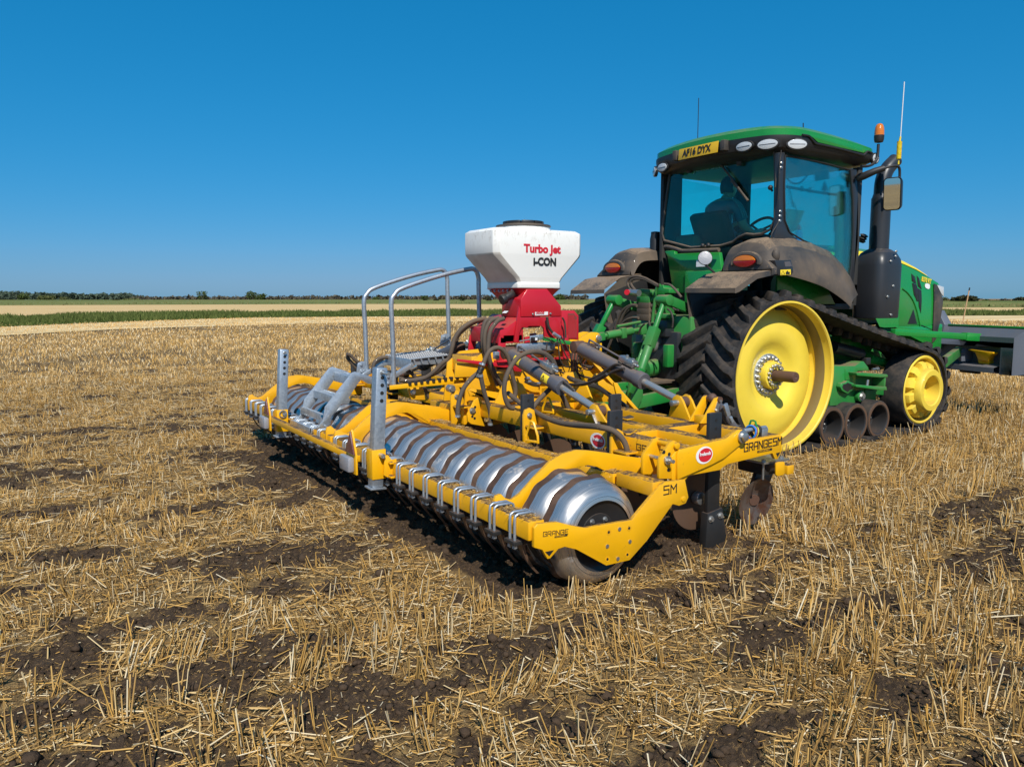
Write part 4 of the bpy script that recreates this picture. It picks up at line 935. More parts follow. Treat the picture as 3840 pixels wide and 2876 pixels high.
# --- right hand levelling disc at the front
dcx = 2.46; q = U(k2(1610, 1000), X=dcx)
dz = 0.185; b = MB(); ax = Vector((0.94, -0.28, -0.12)).normalized()
b.lathe((dcx, q.y, dz), ax, [(-0.006, 0.158), (0.0, 0.160), (-0.004, 0.14), (-0.018, 0.105), (-0.030, 0.065), (-0.036, 0.03), (-0.036, 0.0005)], 48); od = b.build('levelling_disc', 'disc', cv, smooth=60)
b = MB(); b.cyl(Vector((dcx, q.y, dz)) - ax * 0.036, Vector((dcx, q.y, dz)) - ax * 0.022, 0.036, 16)
for k in range(5):
    t_ = ax.orthogonal().normalized(); t_ = Matrix.Rotation(k * 1.2566, 3, ax) @ t_; bolt_head(b, Vector((dcx, q.y, dz)) - ax * 0.033 + t_ * 0.024, ax, 0.006, 0.006)
b.build('disc_hub', 'rust', od)
arm0 = Vector((dcx - 0.055, q.y - 0.02, dz + 0.06)); b = MB()
b.prism([U(k2(*p), X=dcx - 0.05) for p in [(1500, 820), (1575, 590), (1625, 560), (1640, 650), (1700, 640), (1790, 640), (1740, 760), (1640, 900)]], (0.03, 0, 0)); b.build('disc_arm', 'dark_paint', od, bevel=0.004)
bz = U(k2(1850, 540), X=2.50); b = MB(); b.box((2.34, bz.y - 0.16, bz.z - 0.035), (2.56, bz.y + 0.03, bz.z + 0.05)); b.build('disc_clamp_block', 'black_steel', cv, bevel=0.012)
b = MB(); b.box((2.34, bz.y - 0.22, bz.z + 0.052), (2.60, bz.y + 0.02, bz.z + 0.064))
for p in ((2.57, bz.y - 0.19), (2.57, bz.y - 0.02)):
    b.cyl((p[0], p[1], bz.z - 0.05), (p[0], p[1], bz.z + 0.08), 0.007, 8); b.cyl((p[0], p[1], bz.z + 0.064), (p[0], p[1], bz.z + 0.076), 0.013, 6)
b.build('clamp_bolts', 'bolt', cv)
P = traced(k2, [(1868, 505), (1895, 485), (1975, 478), (1988, 490), (1988, 640), (1970, 665), (1890, 682), (1868, 665)], 2.63); plateX(P, 2.625, 0.012, 'yellow_clean', 'end_tab', bevel=0.003)
MB().box((2.30, bz.y - 0.035, bz.z - 0.03), (2.63, bz.y + 0.03, bz.z + 0.03)).build('disc_tube', 'yellow', cv, bevel=0.006)
# coulter disc behind the front leg
q = U(k2(770, 830), X=2.40); b = MB(); b.lathe((2.40, q.y, 0.27), (1, 0.1, 0), [(0, 0.20), (0.004, 0.201), (0.006, 0.19), (-0.01, 0.08), (-0.01, 0.0005)], 40); oc = b.build('coulter_disc', 'scraper', cv, smooth=60); MB().cyl((2.40, q.y, 0.27), (2.45, q.y, 0.27), 0.038, 16).build('coulter_hub', 'bolt', oc, bevel=0.004)
for k in range(6):
    x = 2.05 - 0.48 * k; b = MB(); b.lathe((x, 1.28, 0.22), (1, 0.12, 0), [(0, 0.22), (0.004, 0.221), (-0.01, 0.08), (-0.01, 0.0005)], 32); oc = b.build('coulter_disc', 'scraper', cv, smooth=60)
    b = MB(); b.beam((x - 0.02, 1.28, 0.22), (x - 0.02, 1.2, 0.54), 0.03, 0.05); b.build('coulter_arm', 'black_steel', oc, bevel=0.004)
# --- pin and coiled light cable on the right front plate
pq = U(k2(1640, 20), X=2.60); b = MB(); b.cyl(U(k2(1430, 55), X=2.60), U(k2(1735, 10), X=2.60), 0.013, 14); b.prism([U(k2(*p), X=2.60) for p in [(1655, 45), (1690, 0), (1740, 0), (1750, 30), (1735, 130), (1665, 145)]], (0.012, 0, 0)); b.build('stow_pin', 'galv', cv, bevel=0.002)
for k, (mt, off) in enumerate((('ink_yellow', 0.0), ('cable', 0.016), ('cable', 0.028), ('bottle', -0.018), ('ink_red', -0.012), ('green', -0.006))):
    c_ = U(k2(1560, 72), X=2.60) + Vector((0, off, 0)); b = MB(); b.tube([c_ + Vector((0.036 * math.cos(t), 0.006 * math.sin(t * 2), 0.040 * math.sin(t) + (0.03 if k == 5 and 1.1 < t < 2 else 0))) for t in np.linspace(0, 6.28, 18)], 0.0062, 6); b.build('coiled_cable', mt, cv)
# --- centre frame, head stock
bx((-0.30, 0.95, 0.46), (0.30, 1.08, 0.60), 'centre_beam'); bx((-0.30, 1.84, 0.52), (0.30, 1.98, 0.66), 'centre_beam')
for s in (1, -1):
    bx((0.20 if s > 0 else -0.31, 1.08, 0.50), (0.31 if s > 0 else -0.20, 2.30, 0.64), 'centre_rail')
    # upright cheeks of the tower, hinge cheeks
    x = 0.33 if s > 0 else -0.35
    plateX([(1.02, 0.60), (1.06, 0.93), (1.18, 1.02), (1.95, 1.07), (2.30, 1.07), (2.38, 0.98), (2.40, 0.55), (1.9, 0.50), (1.3, 0.50)], x - 0.16 * s, 0.02, 'yellow', 'tower_plate')
    plateX([(1.12, 0.47), (1.10, 0.58), (1.22, 0.80), (1.30, 0.83), (1.40, 0.78), (1.47, 0.66), (1.47, 0.50)], 0.47 * s - 0.011, 0.022, 'yellow', 'hinge_cheek')
    plateX([(1.66, 0.47), (1.66, 0.72), (1.80, 0.86), (1.90, 0.86), (1.98, 0.74), (2.02, 0.50)], 0.52 * s - 0.011, 0.022, 'yellow', 'hinge_cheek')
tower = MB().box((-0.17, 1.10, 0.86), (0.17, 2.10, 1.00)).build('tower_beam', 'yellow', cv, bevel=0.01)
q = U(n4(528, 275), X=0.18); stencil('GRANGE', (0.3505 - 0.16, q.y - 0.34, q.z - 0.028), (0, 1, 0.0), (0, 0, 1), 0.055, 'ink', tower, L=0.36)
# top link bracket
for x in (0.055, -0.075):
    P = traced(t1, [(90, 1200), (255, 1100), (310, 1085), (400, 1092), (450, 1130), (465, 1190), (440, 1260), (440, 1370), (400, 1440), (300, 1440), (90, 1330)], 0.075); oT = plateX(P, x, 0.020, 'yellow_clean', 'top_link_plate')
q = U(t1(412, 1188), X=0.078); b = MB(); b.cyl((-0.10, q.y, q.z), (0.10, q.y, q.z), 0.024, 18); b.tube([Vector((0.088, q.y + 0.032 * math.cos(t), q.z + 0.032 * math.sin(t))) for t in np.linspace(0, 6.28, 20)], 0.004, 6); b.build('top_link_pin', 'bolt', oT, bevel=0.003)
TLP = Vector((0.0, q.y, q.z))
bx((-0.075, 1.95, 0.95), (0.075, TLP.y + 0.05, 1.06), 'top_link_beam', 'yellow_clean', 0.006)
# sloping stays from tower to lower hitch
for s in (1, -1):
    b = MB(); b.beam((0.42 * s, 2.02, 1.02), (0.62 * s, 2.52, 0.44), 0.03, 0.16, up=(s, 0, 0)); b.build('hitch_stay', 'yellow', cv, bevel=0.004)
    bx((min(0.50 * s, 0.72 * s), 2.0, 0.40), (max(0.50 * s, 0.72 * s), 2.12, 0.56), 'lower_hitch_block')
    b = MB(); b.cyl((0.46 * s, 2.16, 0.74), (0.56 * s, 2.16, 0.74), 0.034, 18); b.build('hitch_pin', 'yellow', cv, bevel=0.004)
P = [U(n2(*p), X=0.56) for p in [(750, 285), (860, 230), (1530, 205), (1640, 450), (810, 555), (790, 480)]]
# large sloping wing hinge sheets (bright yellow behind the first ram)
def sheet(pts, th, name='hinge_sheet', mat='yellow_clean'):
    n_ = (Vector(pts[1]) - Vector(pts[0])).cross(Vector(pts[2]) - Vector(pts[1])).normalized(); return MB().prism(pts, n_ * th).build(name, mat, cv, bevel=0.002)
def onY(fn, y, pts): return [U(fn(*p), Y=y) for p in pts]
def onX(fn, x, pts): return [U(fn(*p), X=x) for p in pts]
sheet(onY(n2, 1.62, [(800, 250), (930, 225), (1540, 200), (1640, 455), (1020, 510), (800, 560)]), 0.015)
sheet(onY(n2, 1.58, [(390, 600), (330, 500), (395, 140), (430, 150), (540, 440), (420, 620)]), 0.015)
sheet(onX(n2, 0.70, [(1690, 10), (1730, 0), (1880, 150), (2040, 240), (2060, 360), (1960, 470), (1780, 480), (1650, 440), (1560, 250)]), 0.018, mat='yellow')
sheet(onX(n2, 0.86, [(2000, 150), (2060, 160), (2212, 430), (2212, 560), (2110, 545), (2040, 330)]), 0.018)
b = MB(); q = U(n2(1720, 345), X=0.72); b.cyl(q, q + Vector((0.06, 0, 0)), 0.024, 18); b.build('hitch_pin', 'yellow_clean', cv, bevel=0.003)
# long inclined channel with notched top edge and its web (left of the hoses)
sheet(onX(n3, 0.05, [(640, 955), (640, 890), (1560, 790), (1720, 785), (1750, 845), (1460, 880)]), 0.014)
b = MB()
for k in range(9):
    q = U(n3(930 + k * 88, 868 - k * 10.5), X=0.05); b.box((0.035, q.y - 0.012, q.z - 0.004), (0.066, q.y + 0.012, q.z + 0.018))
b.build('notch', 'black_steel', cv)
sheet(onX(n3, 0.20, [(1600, 770), (1620, 560), (1990, 560), (2060, 600), (2200, 890), (2180, 930), (2050, 890), (1960, 760)]), 0.014, mat='yellow')
sheet(onX(n3, 0.16, [(1460, 880), (1750, 850), (2110, 905), (2080, 945), (1700, 920)]), 0.010, mat='yellow')
oR = sheet(onX(n3, -0.02, [(905, 950), (925, 925), (1110, 915), (1145, 960), (1165, 1106), (960, 1100)]), 0.016, mat='yellow')
b = MB(); bolt_head(b, U(n3(980, 988), X=0.0), (1, 0, 0), 0.016, 0.014); b.build('cheek_bolt', 'bolt', oR)
b = MB(); q = U(n3(1555, 940), X=0.24); b.cyl(q - Vector((0.05, 0, 0)), q, 0.030, 18); bolt_head(b, q, (1, 0, 0), 0.022, 0.015); b.build('pivot_bolt', 'bolt', cv)
sheet(onX(k4, 0.30, [(1570, 500), (1620, 470), (2090, 540), (2190, 820), (2209, 830), (2209, 700), (2060, 660), (1600, 600)]), 0.012, mat='yellow')
# red stand for the seeder's feet
sheet(onX(m1, 0.22, [(230, 170), (560, 200), (920, 225), (1090, 225), (1140, 275), (1110, 345), (1040, 340), (900, 290), (560, 250), (230, 200)]), 0.012, 'red_stay', 'red')
# --- parking posts with sockets, light bar and light boards
PY = -0.125
for s, X in ((1, 1.065), (-1, -1.045)):
    zb = 0.262 if s > 0 else 0.278; zt = 1.034; hw = 0.040; LEAN = Matrix.Translation((0, PY, 0.4)) @ Matrix.Rotation(-0.06, 4, 'X') @ Matrix.Translation((0, -PY, -0.4))
    b = MB(); b.box((X - hw, PY - hw, zb), (X + hw, PY + hw, zt)); op_ = b.build('parking_post', 'galv', cv, bevel=0.012)
    b = MB(); b.box((X - hw * 1.35, PY - hw * 1.35, zb - 0.012), (X + hw * 1.35, PY + hw * 1.35, zb)); b.build('foot_plate', 'galv', op_, bevel=0.002)
    for k in range(4 if s > 0 else 4):
        z = zt - 0.062 - k * 0.0495; b = MB(); b.cyl((X + hw + 0.0003, PY + 0.003, z), (X + hw + 0.0015, PY + 0.003, z), 0.0125, 16); b.build('post_hole', 'ink', op_)
    b = MB(); z = zt - 0.028
    if s > 0: b.cyl((X + hw - 0.01, PY, z), (X + hw + 0.09, PY, z - 0.003), 0.010, 12); b.cyl((X + hw, PY, z), (X + hw + 0.012, PY, z), 0.016, 12); b.cyl((X + hw + 0.08, PY, z - 0.003), (X + hw + 0.10, PY, z - 0.003), 0.013, 12)
    else: b.cyl((X + hw, PY, z), (X + hw + 0.02, PY, z), 0.013, 10)
    b.build('post_pin', 'bolt', op_)
    op_.data.transform(LEAN); [ch.data.transform(LEAN) for ch in op_.children]
    sw = 0.048; z0, z1 = 0.318, 0.511
    b = MB(); b.box((X - sw, PY - sw, z0), (X + sw, PY + sw, z1)); os_ = b.build('post_socket', 'yellow_clean', cv, bevel=0.004)
    b = MB(); b.cyl((X + sw - 0.01, PY + 0.01, 0.475), (X + sw + (0.045 if s > 0 else 0.02), PY + 0.01, 0.475), 0.015, 14)
    if s < 0: b.tube([Vector((X + sw + 0.012, PY + 0.03 * math.cos(t), 0.475 + 0.03 * math.sin(t))) for t in np.linspace(0, 6.28, 16)], 0.005, 6)
    b.build('socket_pin', 'bolt', os_)
    b = MB(); b.box((X - 0.03, PY + sw, 0.42), (X + 0.11, -0.05, 0.432)); b.box((X - 0.03, PY + sw, 0.33), (X + 0.12, -0.05, 0.345)); b.build('socket_bracket', 'yellow', os_, bevel=0.002)
P = traced(c8, [(1232, 470), (1260, 470), (1290, 510), (1330, 500), (1330, 640), (1300, 680), (1225, 640)], 1.20); plateX(P, 1.125, 0.014, 'yellow', 'socket_wing')
LBY = -0.20
MB().box((-1.09, LBY - 0.022, 0.405), (0.93, LBY + 0.022, 0.452)).build('light_bar', 'yellow', cv, bevel=0.006)
for X, s in ((0.86, 1), (-1.14, -1)):
    bw = 0.165 if s > 0 else 0.17
    # yellow backing sheet edge-on, red triangle above, grey lamp below, all facing rearwards
    b = MB(); b.prism([Vector((X + 0.055, LBY - 0.028, 0.33)), Vector((X + 0.115, LBY - 0.028, 0.33)), Vector((X + 0.115, LBY - 0.028, 0.46)), Vector((X + 0.05, LBY - 0.028, 0.62)), Vector((X + 0.035, LBY - 0.028, 0.62)), Vector((X - 0.06, LBY - 0.028, 0.455)), Vector((X - 0.06, LBY - 0.028, 0.40))], (0, 0.012, 0))
    lb = b.build('light_board', 'yellow_clean', cv, bevel=0.001)
    b = MB(); b.prism([Vector((X - 0.055, LBY - 0.040, 0.462)), Vector((X + 0.108, LBY - 0.040, 0.462)), Vector((X + 0.046, LBY - 0.040, 0.607))], (0, 0.011, 0)); b.build('triangle_reflector', 'reflector_red', lb, bevel=0.003)
    b = MB(); b.box((X - 0.075, LBY - 0.075, 0.345), (X + 0.095, LBY - 0.029, 0.447)); b.build('rear_lamp', 'lens_grey', lb, bevel=0.014)
# --- ladder, walkway and handrails
XL, XR = -0.96, -0.41
def stringer(x):
    P = traced(k3, [(1190, 1045), (1215, 1010), (1330, 930), (1380, 830), (1410, 640), (1850, 80), (1905, 60), (2130, 130), (2209, 160), (2209, 270), (2120, 260), (2010, 195), (1960, 250), (1800, 490), (1825, 520), (1810, 590), (1680, 600), (1520, 800), (1500, 940), (1430, 960), (1280, 1060)], XR)
    return plateX(P, x, 0.010, 'galv', 'ladder_stringer', bevel=0.001)
stringer(XR - 0.01); stringer(XL)
def tread(y, z, d, h, full=True):
    b = MB(); b.box((XL + 0.012, y, z - 0.004), (XR - 0.012, y + d, z)); b.box((XL + 0.012, y - 0.004, z - h), (XR - 0.012, y, z + 0.006))
    o = b.build('ladder_tread', 'galv', cv, bevel=0.001); b = MB(); n_ = 16
    for k in range(n_):
        xx = XL + 0.04 + (XR - XL - 0.08) * k / (n_ - 1)
        for yy in (y + 0.006, y + d - 0.01): b.ball((xx, yy, z + 0.002), 0.0065, 6, 4)
    b.build('tread_studs', 'galv', o, kind='stuff'); return o
zf = U(k3(850, 890), Y=-0.06)
tread(-0.075, 0.425, 0.10, 0.055); tread(0.02, 0.53, 0.03, 0.055); tread(0.14, 0.665, 0.10, 0.060); tread(0.33, 0.81, 0.10, 0.07)
b = MB(); q = U(k3(1320, 1000), X=XR); b.cyl(q, q + Vector((0.02, 0, 0)), 0.017, 12); q2 = U(k3(1215, 1045), X=XR); b.cyl(q2, q2 + Vector((0.002, 0, 0)), 0.012, 12); b.build('ladder_bolt', 'bolt', cv)
b = MB(); b.prism([U(k3(*p), X=XR + 0.012) for p in [(1380, 960), (1400, 930), (1440, 960), (1500, 955), (1510, 1030), (1470, 1035)]], (0.012, 0, 0)); b.build('ladder_latch', 'galv', cv, bevel=0.002)
wy0, wy1, wz0, wz1 = 0.83, 1.60, 0.945, 0.990
b = MB(); b.prism([Vector((XL, wy0, wz0)), Vector((XL, wy1, wz1)), Vector((XL, wy1, wz1 - 0.004)), Vector((XL, wy0, wz0 - 0.004))], (XR - XL, 0, 0)); ow = b.build('walkway_deck', 'deck', cv)
b = MB(); b.box((XL, wy0 - 0.004, wz0 - 0.085), (XR, wy0, wz0 + 0.004)); b.build('deck_end', 'galv', ow, bevel=0.001)
b = MB(); nx, ny = 11, 18
for i in range(nx):
    for j in range(ny):
        x = XL + 0.02 + (XR - XL - 0.04) * i / (nx - 1); t = (j + 0.5) / ny; b.lathe((x, wy0 + (wy1 - wy0) * t, wz0 + (wz1 - wz0) * t), (0, 0, 1), [(0, 0.010), (0.006, 0.0065)], 6, cap=True)
b.build('deck_studs', 'stud', ow, kind='stuff')
b = MB(); b.tube([(XR, wy0, wz0 + 0.004), (XR, wy1, wz1 + 0.004)], 0.007, 6); b.tube([(XL, wy0, wz0 + 0.004), (XL, wy1, wz1 + 0.004)], 0.007, 6)
for k in range(11):
    t = (k + 0.5) / 11; y = wy0 + (wy1 - wy0) * t; z = wz0 + (wz1 - wz0) * t
    for x in (XR, XL): b.beam((x, y - 0.012, z), (x, y + 0.005, z - 0.045), 0.008, 0.014); 
b.build('deck_edge', 'galv', ow)
for x in (XR - 0.02, XL + 0.02):
    b = MB(); b.box((x - 0.003, wy0, wz0 - 0.05), (x + 0.003, wy1, wz0 - 0.002)); b.build('deck_rail', 'galv', ow)
    b = MB(); b.beam((x, 0.52, 0.735), (x, wy0 + 0.02, wz0 - 0.045), 0.035, 0.04); b.build('deck_strut', 'galv', ow, bevel=0.002)
def handrail(x, yr, zr, yf, zf_, bend_r, top_r, top_f):
    P = [Vector((x, yr, zr)), Vector((x, yr - 0.004, (zr + top_r) / 2)), Vector((x, yr - 0.012, top_r - 0.10)), Vector((x, yr + 0.02, top_r - 0.02)), Vector((x, yr + 0.10, top_r + 0.035)),
         Vector((x, (yr + yf) / 2, (top_r + top_f) / 2 + 0.03)), Vector((x, yf - 0.14, top_f - 0.012)), Vector((x, yf - 0.04, top_f - 0.005)), Vector((x, yf, top_f - 0.07)), Vector((x, yf + 0.004, top_f - 0.2)), Vector((x, yf + 0.018, zf_))]
    o = MB().tube(P, 0.0205, 14, smooth=6).build('handrail', 'galv', cv)
    for (y, z) in ((yr, zr + 0.04), (yf + 0.018, zf_ + 0.06)):
        b = MB(); b.prism([Vector((x - 0.006, y - 0.10, z - 0.04)), Vector((x - 0.006, y - 0.085, z + 0.05)), Vector((x - 0.006, y - 0.05, z + 0.065)), Vector((x - 0.006, y, z + 0.065)), Vector((x - 0.006, y, z - 0.055)), Vector((x - 0.006, y - 0.06, z - 0.055))], (0.012, 0, 0))
        for zz in (-0.02, 0.035): bolt_head(b, (x + 0.006, y - 0.055, z + zz), (1, 0, 0), 0.011)
        b.build('rail_foot', 'galv', o, bevel=0.001)
    return o
handrail(-0.40, 0.660, 0.735, 1.500, 0.910, 0, 1.525, 1.735); handrail(-0.98, 0.650, 0.795, 1.490, 1.005, 0, 1.535, 1.745)

# ------------------------------------------------------------------ the air seeder on top of the cultivator
sd = thing('air_seeder', 'white plastic seed hopper on a red metering unit standing on the cultivator', 'seeder', (0, 1.72, 1.0))
def sp_(pts, th, name, mat, parent=sd, bevel=0.003):
    n_ = (Vector(pts[1]) - Vector(pts[0])).cross(Vector(pts[2]) - Vector(pts[1])).normalized(); return MB().prism(pts, n_ * th).build(name, mat, parent, bevel=bevel)
# hopper: upright upper walls, rear and front slopes, small throat
XW = 0.272; Y0, Y1 = 1.27, 2.17; b = MB()
def hring(x, ya, yb, z, c=0.045):
    return [(-x + c, ya, z), (x - c, ya, z), (x, ya + c, z), (x, yb - c, z), (x - c, yb, z), (-x + c, yb, z), (-x, yb - c, z), (-x, ya + c, z)]
yc = 1.72
rows = [hring(0.10, yc - 0.2, yc + 0.2, 2.062), hring(XW - 0.03, Y0 + 0.03, Y1 - 0.03, 2.048), hring(XW, Y0, Y1, 2.026), hring(XW + 0.001, Y0 - 0.001, Y1 + 0.001, 1.93), hring(XW, Y0, Y1, 1.845), hring(XW - 0.002, Y0 + 0.01, Y1 - 0.01, 1.825), hring(XW - 0.004, 1.475, 1.965, 1.645, 0.03), hring(XW - 0.012, 1.505, 1.935, 1.605, 0.02), hring(XW - 0.008, 1.500, 1.940, 1.600, 0.02), hring(XW - 0.008, 1.500, 1.940, 1.558, 0.02)]
b.grid([[Vector(p) for p in r_] for r_ in rows], closed=True)
b.f.append(tuple(range(7, -1, -1))); b.mi.append(0); b.f.append(tuple(len(b.v) - 8 + k for k in range(8))); b.mi.append(0)
hop = b.build('hopper', 'poly', sd, smooth=0, bevel=0.012)
hop.data.polygons.foreach_set('use_smooth', [True] * len(hop.data.polygons)); hop.data.set_sharp_from_angle(angle=R(50))
b = MB(); b.lathe((0, yc, 2.05), (0, 0, 1), [(0, 0.235), (0.032, 0.228), (0.034, 0.05)], 40); b.build('hopper_neck', 'poly', sd, smooth=40)
b = MB(); b.lathe((0, yc, 2.078), (0, 0, 1), [(0, 0.2), (0, 0.232), (0.006, 0.240), (0.018, 0.236), (0.024, 0.200), (0.026, 0.175)], 44); ol = b.build('hopper_lid', 'dusty_black', sd, smooth=40)
b = MB()
for k in range(9):
    a0, a1 = k * 0.698 + 0.02, k * 0.698 + 0.66; arc = [(math.cos(t), math.sin(t)) for t in np.linspace(a0, a1, 6)]
    b.prism([Vector((c * 0.178, yc + s * 0.178, 2.100)) for c, s in arc] + [Vector((0, yc, 2.100))], (0, 0, 0.030))
b.build('lid_top', 'black_plastic', ol, bevel=0.005)
q = U(c2(1008, 415), X=XW + 0.0025); e = U(c2(1427, 425), X=XW + 0.0025); dr = e - q; dr.x = 0
L = dr.length
text('Turbo Jet', (XW + 0.0028, q.y, q.z + 0.012), (0, 1, 0.0), (0, 0, 1), 0.092, 'ink_red', hop, xs=L / 0.092 / 4.35, bold=0.045)
q2 = U(c2(1105, 535), X=XW + 0.0025); e2 = U(c2(1355, 540), X=XW + 0.0025); L2 = (e2 - q2).length
text('i-CON', (XW + 0.0028, q2.y, q2.z), (0, 1, 0.0), (0, 0, 1), 0.088, 'ink', hop, xs=L2 / 0.088 / 3.0, bold=0.045)
# red throat
b = MB(); b.grid([[Vector(p) for p in r_] for r_ in (hring(0.262, 1.498, 1.945, 1.556, 0.01), hring(0.25, 1.52, 1.93, 1.545, 0.01), hring(0.12, 1.60, 1.84, 1.40, 0.02), hring(0.11, 1.60, 1.84, 1.22, 0.02))], closed=True); oth = b.build('throat', 'red', sd, bevel=0.003)
b = MB()
for k in range(6): bolt_head(b, (-0.2 + 0.07 * k, 1.515, 1.535), (0, -1, 0.3), 0.008)
b.build('throat_bolt', 'bolt', oth)
b = MB(); q = U(c2(835, 870), Y=1.46); b.cyl(q + Vector((0, -0.05, -0.02)), q + Vector((0, 0.06, 0.03)), 0.034, 16); b.cyl(q + Vector((0, -0.06, -0.025)), q + Vector((0, -0.02, -0.01)), 0.045, 12); b.build('throat_knob', 'black_plastic', sd, bevel=0.004)
# red covers
c_m = sp_([Vector((XW - 0.002, p.y, p.z)) for p in onX(c2, XW - 0.002, [(975, 890), (1040, 785), (1250, 783), (1395, 960), (1395, 1068), (975, 1074)])], 0.001, 'metering_cover_face', 'red')
bpy.data.objects.remove(c_m)
P = onX(c2, XW - 0.002, [(975, 890), (1040, 785), (1250, 783), (1395, 960), (1395, 1068), (975, 1074)]); cov = MB().prism(P, (-0.30, 0, 0)).build('metering_cover', 'red', sd, bevel=0.008)
P = onX(c2, XW, [(1122, 1022), (1255, 1018), (1255, 1053), (1122, 1058)]); sp_(P, 0.0015, 'name_label', 'white', cov, 0).location = (0.0015, 0, 0)
text('Stocks', P[3] + Vector((0.0045, 0.006, 0.012)), (0, 1, 0), (0, 0, 1), 0.040, 'ink_red', cov, shear=0.25, bold=0.025, xs=0.8)
b = MB(); [bolt_head(b, U(c2(*p), X=XW), (1, 0, 0), 0.006) for p in ((1098, 1043), (1280, 1038))]; b.build('cover_bolt', 'bolt', cov)
P = onX(c2, XW - 0.01, [(972, 1076), (1390, 1070), (1400, 1290), (1220, 1300), (1215, 1190), (1190, 1168), (1060, 1168), (1040, 1185), (1000, 1180), (985, 1185), (960, 1240), (950, 1345), (905, 1335), (960, 960), (970, 1000)]); sidep = MB().prism(P, (-0.02, 0, 0)).build('side_panel', 'red', sd, bevel=0.002)
P = onX(c2, XW - 0.03, [(1395, 1005), (1530, 1005), (1575, 1060), (1575, 1312), (1400, 1295)]); fan = MB().prism(P, (-0.16, 0, 0)).build('fan_housing', 'red', sd, bevel=0.006)
P = onX(c2, XW - 0.028, [(1462, 1040), (1525, 1040), (1552, 1075), (1552, 1292), (1462, 1290)]); gr = MB().prism(P, (0.002, 0, 0)).build('fan_grille', 'rust', fan, bevel=0)
b = MB(); ys = [p.y for p in P]; zs = [p.z for p in P]
for k in range(9): y = min(ys) + (max(ys) - min(ys)) * (k + 0.5) / 9; b.box((XW - 0.027, y - 0.002, min(zs)), (XW - 0.0245, y + 0.002, max(zs) - (0.05 if k > 5 else 0.01)))
for k in range(22): z = min(zs) + (max(zs) - min(zs)) * (k + 0.5) / 23; b.box((XW - 0.0268, min(ys), z - 0.002), (XW - 0.0246, max(ys) - 0.012, z + 0.002))
b.build('grille_mesh', 'red', gr, smooth=0, kind='stuff')
# rear distributor hood and legs
hr0 = [Vector((-0.26, 1.36, 1.225)), Vector((0.235, 1.36, 1.225)), Vector((0.235, 1.62, 1.40)), Vector((-0.26, 1.62, 1.40))]
MB().prism([Vector((0.245, p.y, p.z)) for p in (Vector((0, 1.33, 1.10)), Vector((0, 1.33, 1.225)), Vector((0, 1.40, 1.235)), Vector((0, 1.56, 1.335)), Vector((0, 1.56, 1.10)))], (-0.50, 0, 0)).build('distributor_hood', 'red', sd, bevel=0.005)
q = U(c2(800, 1050), Y=1.37); sp_([q + Vector(v) for v in ((-0.03, 0, 0), (0.03, 0, 0), (0.03, 0.025, 0.017), (-0.03, 0.025, 0.017))], 0.002, 'small_label', 'white', sd, 0).location = (0, 0, 0.012)
for s in (1, -1):
    x = 0.235 if s > 0 else -0.255
    b = MB(); b.beam((x, 1.36, 1.14), (x, 1.55, 1.14), 0.02, 0.06); b.beam((x, 1.36, 1.15), (x + 0.0, 1.335, 0.965), 0.02, 0.07); b.build('stand_leg', 'red', sd, bevel=0.004)
    for y_, w_ in ((1.61, 0.05), (2.01, 0.07)): MB().beam((x, y_ - 0.01, 1.15), (x, y_ + 0.01, 0.965), 0.02, w_).build('stand_leg', 'red', sd, bevel=0.004)
b = MB()
for x in (-0.25, -0.13, -0.03, 0.10, 0.23): b.beam((x, 1.335, 1.13), (x, 1.335, 0.98), 0.035, 0.008)
b.box((-0.26, 1.331, 0.965), (0.24, 1.339, 0.995)); b.build('rear_frame', 'red', sd, bevel=0.002)
MB().box((-0.30, 1.30, 0.945), (0.26, 2.06, 0.963)).build('base_tray', 'red', sd, bevel=0.003)
MB().box((-0.26, 1.33, 0.88), (0.20, 2.0, 0.944)).build('base_packer', 'black_steel', sd, bevel=0.003)
P = onX(c2, 0.265, [(940, 1352), (1335, 1335), (1330, 1418), (940, 1430)]); ch = MB().prism(P, (-0.03, 0, 0)).build('base_channel', 'galv', sd, bevel=0.005)
for p in ((972, 1385), (1303, 1362)): b = MB(); bolt_head(b, U(c2(*p), X=0.266), (1, 0, 0), 0.010); b.build('channel_bolt', 'bolt', ch)
P = onX(c2, 0.30, [(1215, 1278), (1580, 1340), (1580, 1382), (1215, 1318)]); gstrap = MB().prism(P, (-0.02, 0, 0)).build('strap_bar', 'green', sd, bevel=0.002)
P = onX(c2, 0.31, [(1580, 1320), (1762, 1355), (1755, 1412), (1580, 1375)]); pl = MB().prism(P, (-0.012, 0, 0)).build('perforated_bar', 'rust', sd, bevel=0.002)
b = MB()
for k in range(5):
    for j in (0, 1): q = U(c2(1603 + k * 36, 1338 + k * 7 + j * 26), X=0.3105); b.cyl(q, q + Vector((0.0012, 0, 0)), 0.007, 8)
b.build('bar_hole', 'ink', pl)
b = MB(); [bolt_head(b, U(c2(*p), X=0.312), (1, 0, 0), 0.010, 0.02) for p in ((1560, 1355), (1655, 1368), (1770, 1390))]; b.build('strap_bolt', 'bolt', pl)
P = onX(c2, 0.262, [(1070, 1270), (1205, 1252), (1212, 1305), (1072, 1330)]); MB().prism(P, (-0.004, 0, 0)).build('sensor_plate', 'galv', sd, bevel=0.001)
q = U(c2(1120, 1302), X=0.28); b = MB(); b.box((0.262, q.y - 0.03, q.z - 0.016), (0.292, q.y + 0.03, q.z + 0.016)); oq = b.build('sensor_box', 'black_plastic', sd, bevel=0.003)
MB().box((0.2921, q.y - 0.006, q.z - 0.010), (0.2935, q.y + 0.018, q.z + 0.012)).build('sensor_label', 'white', oq)
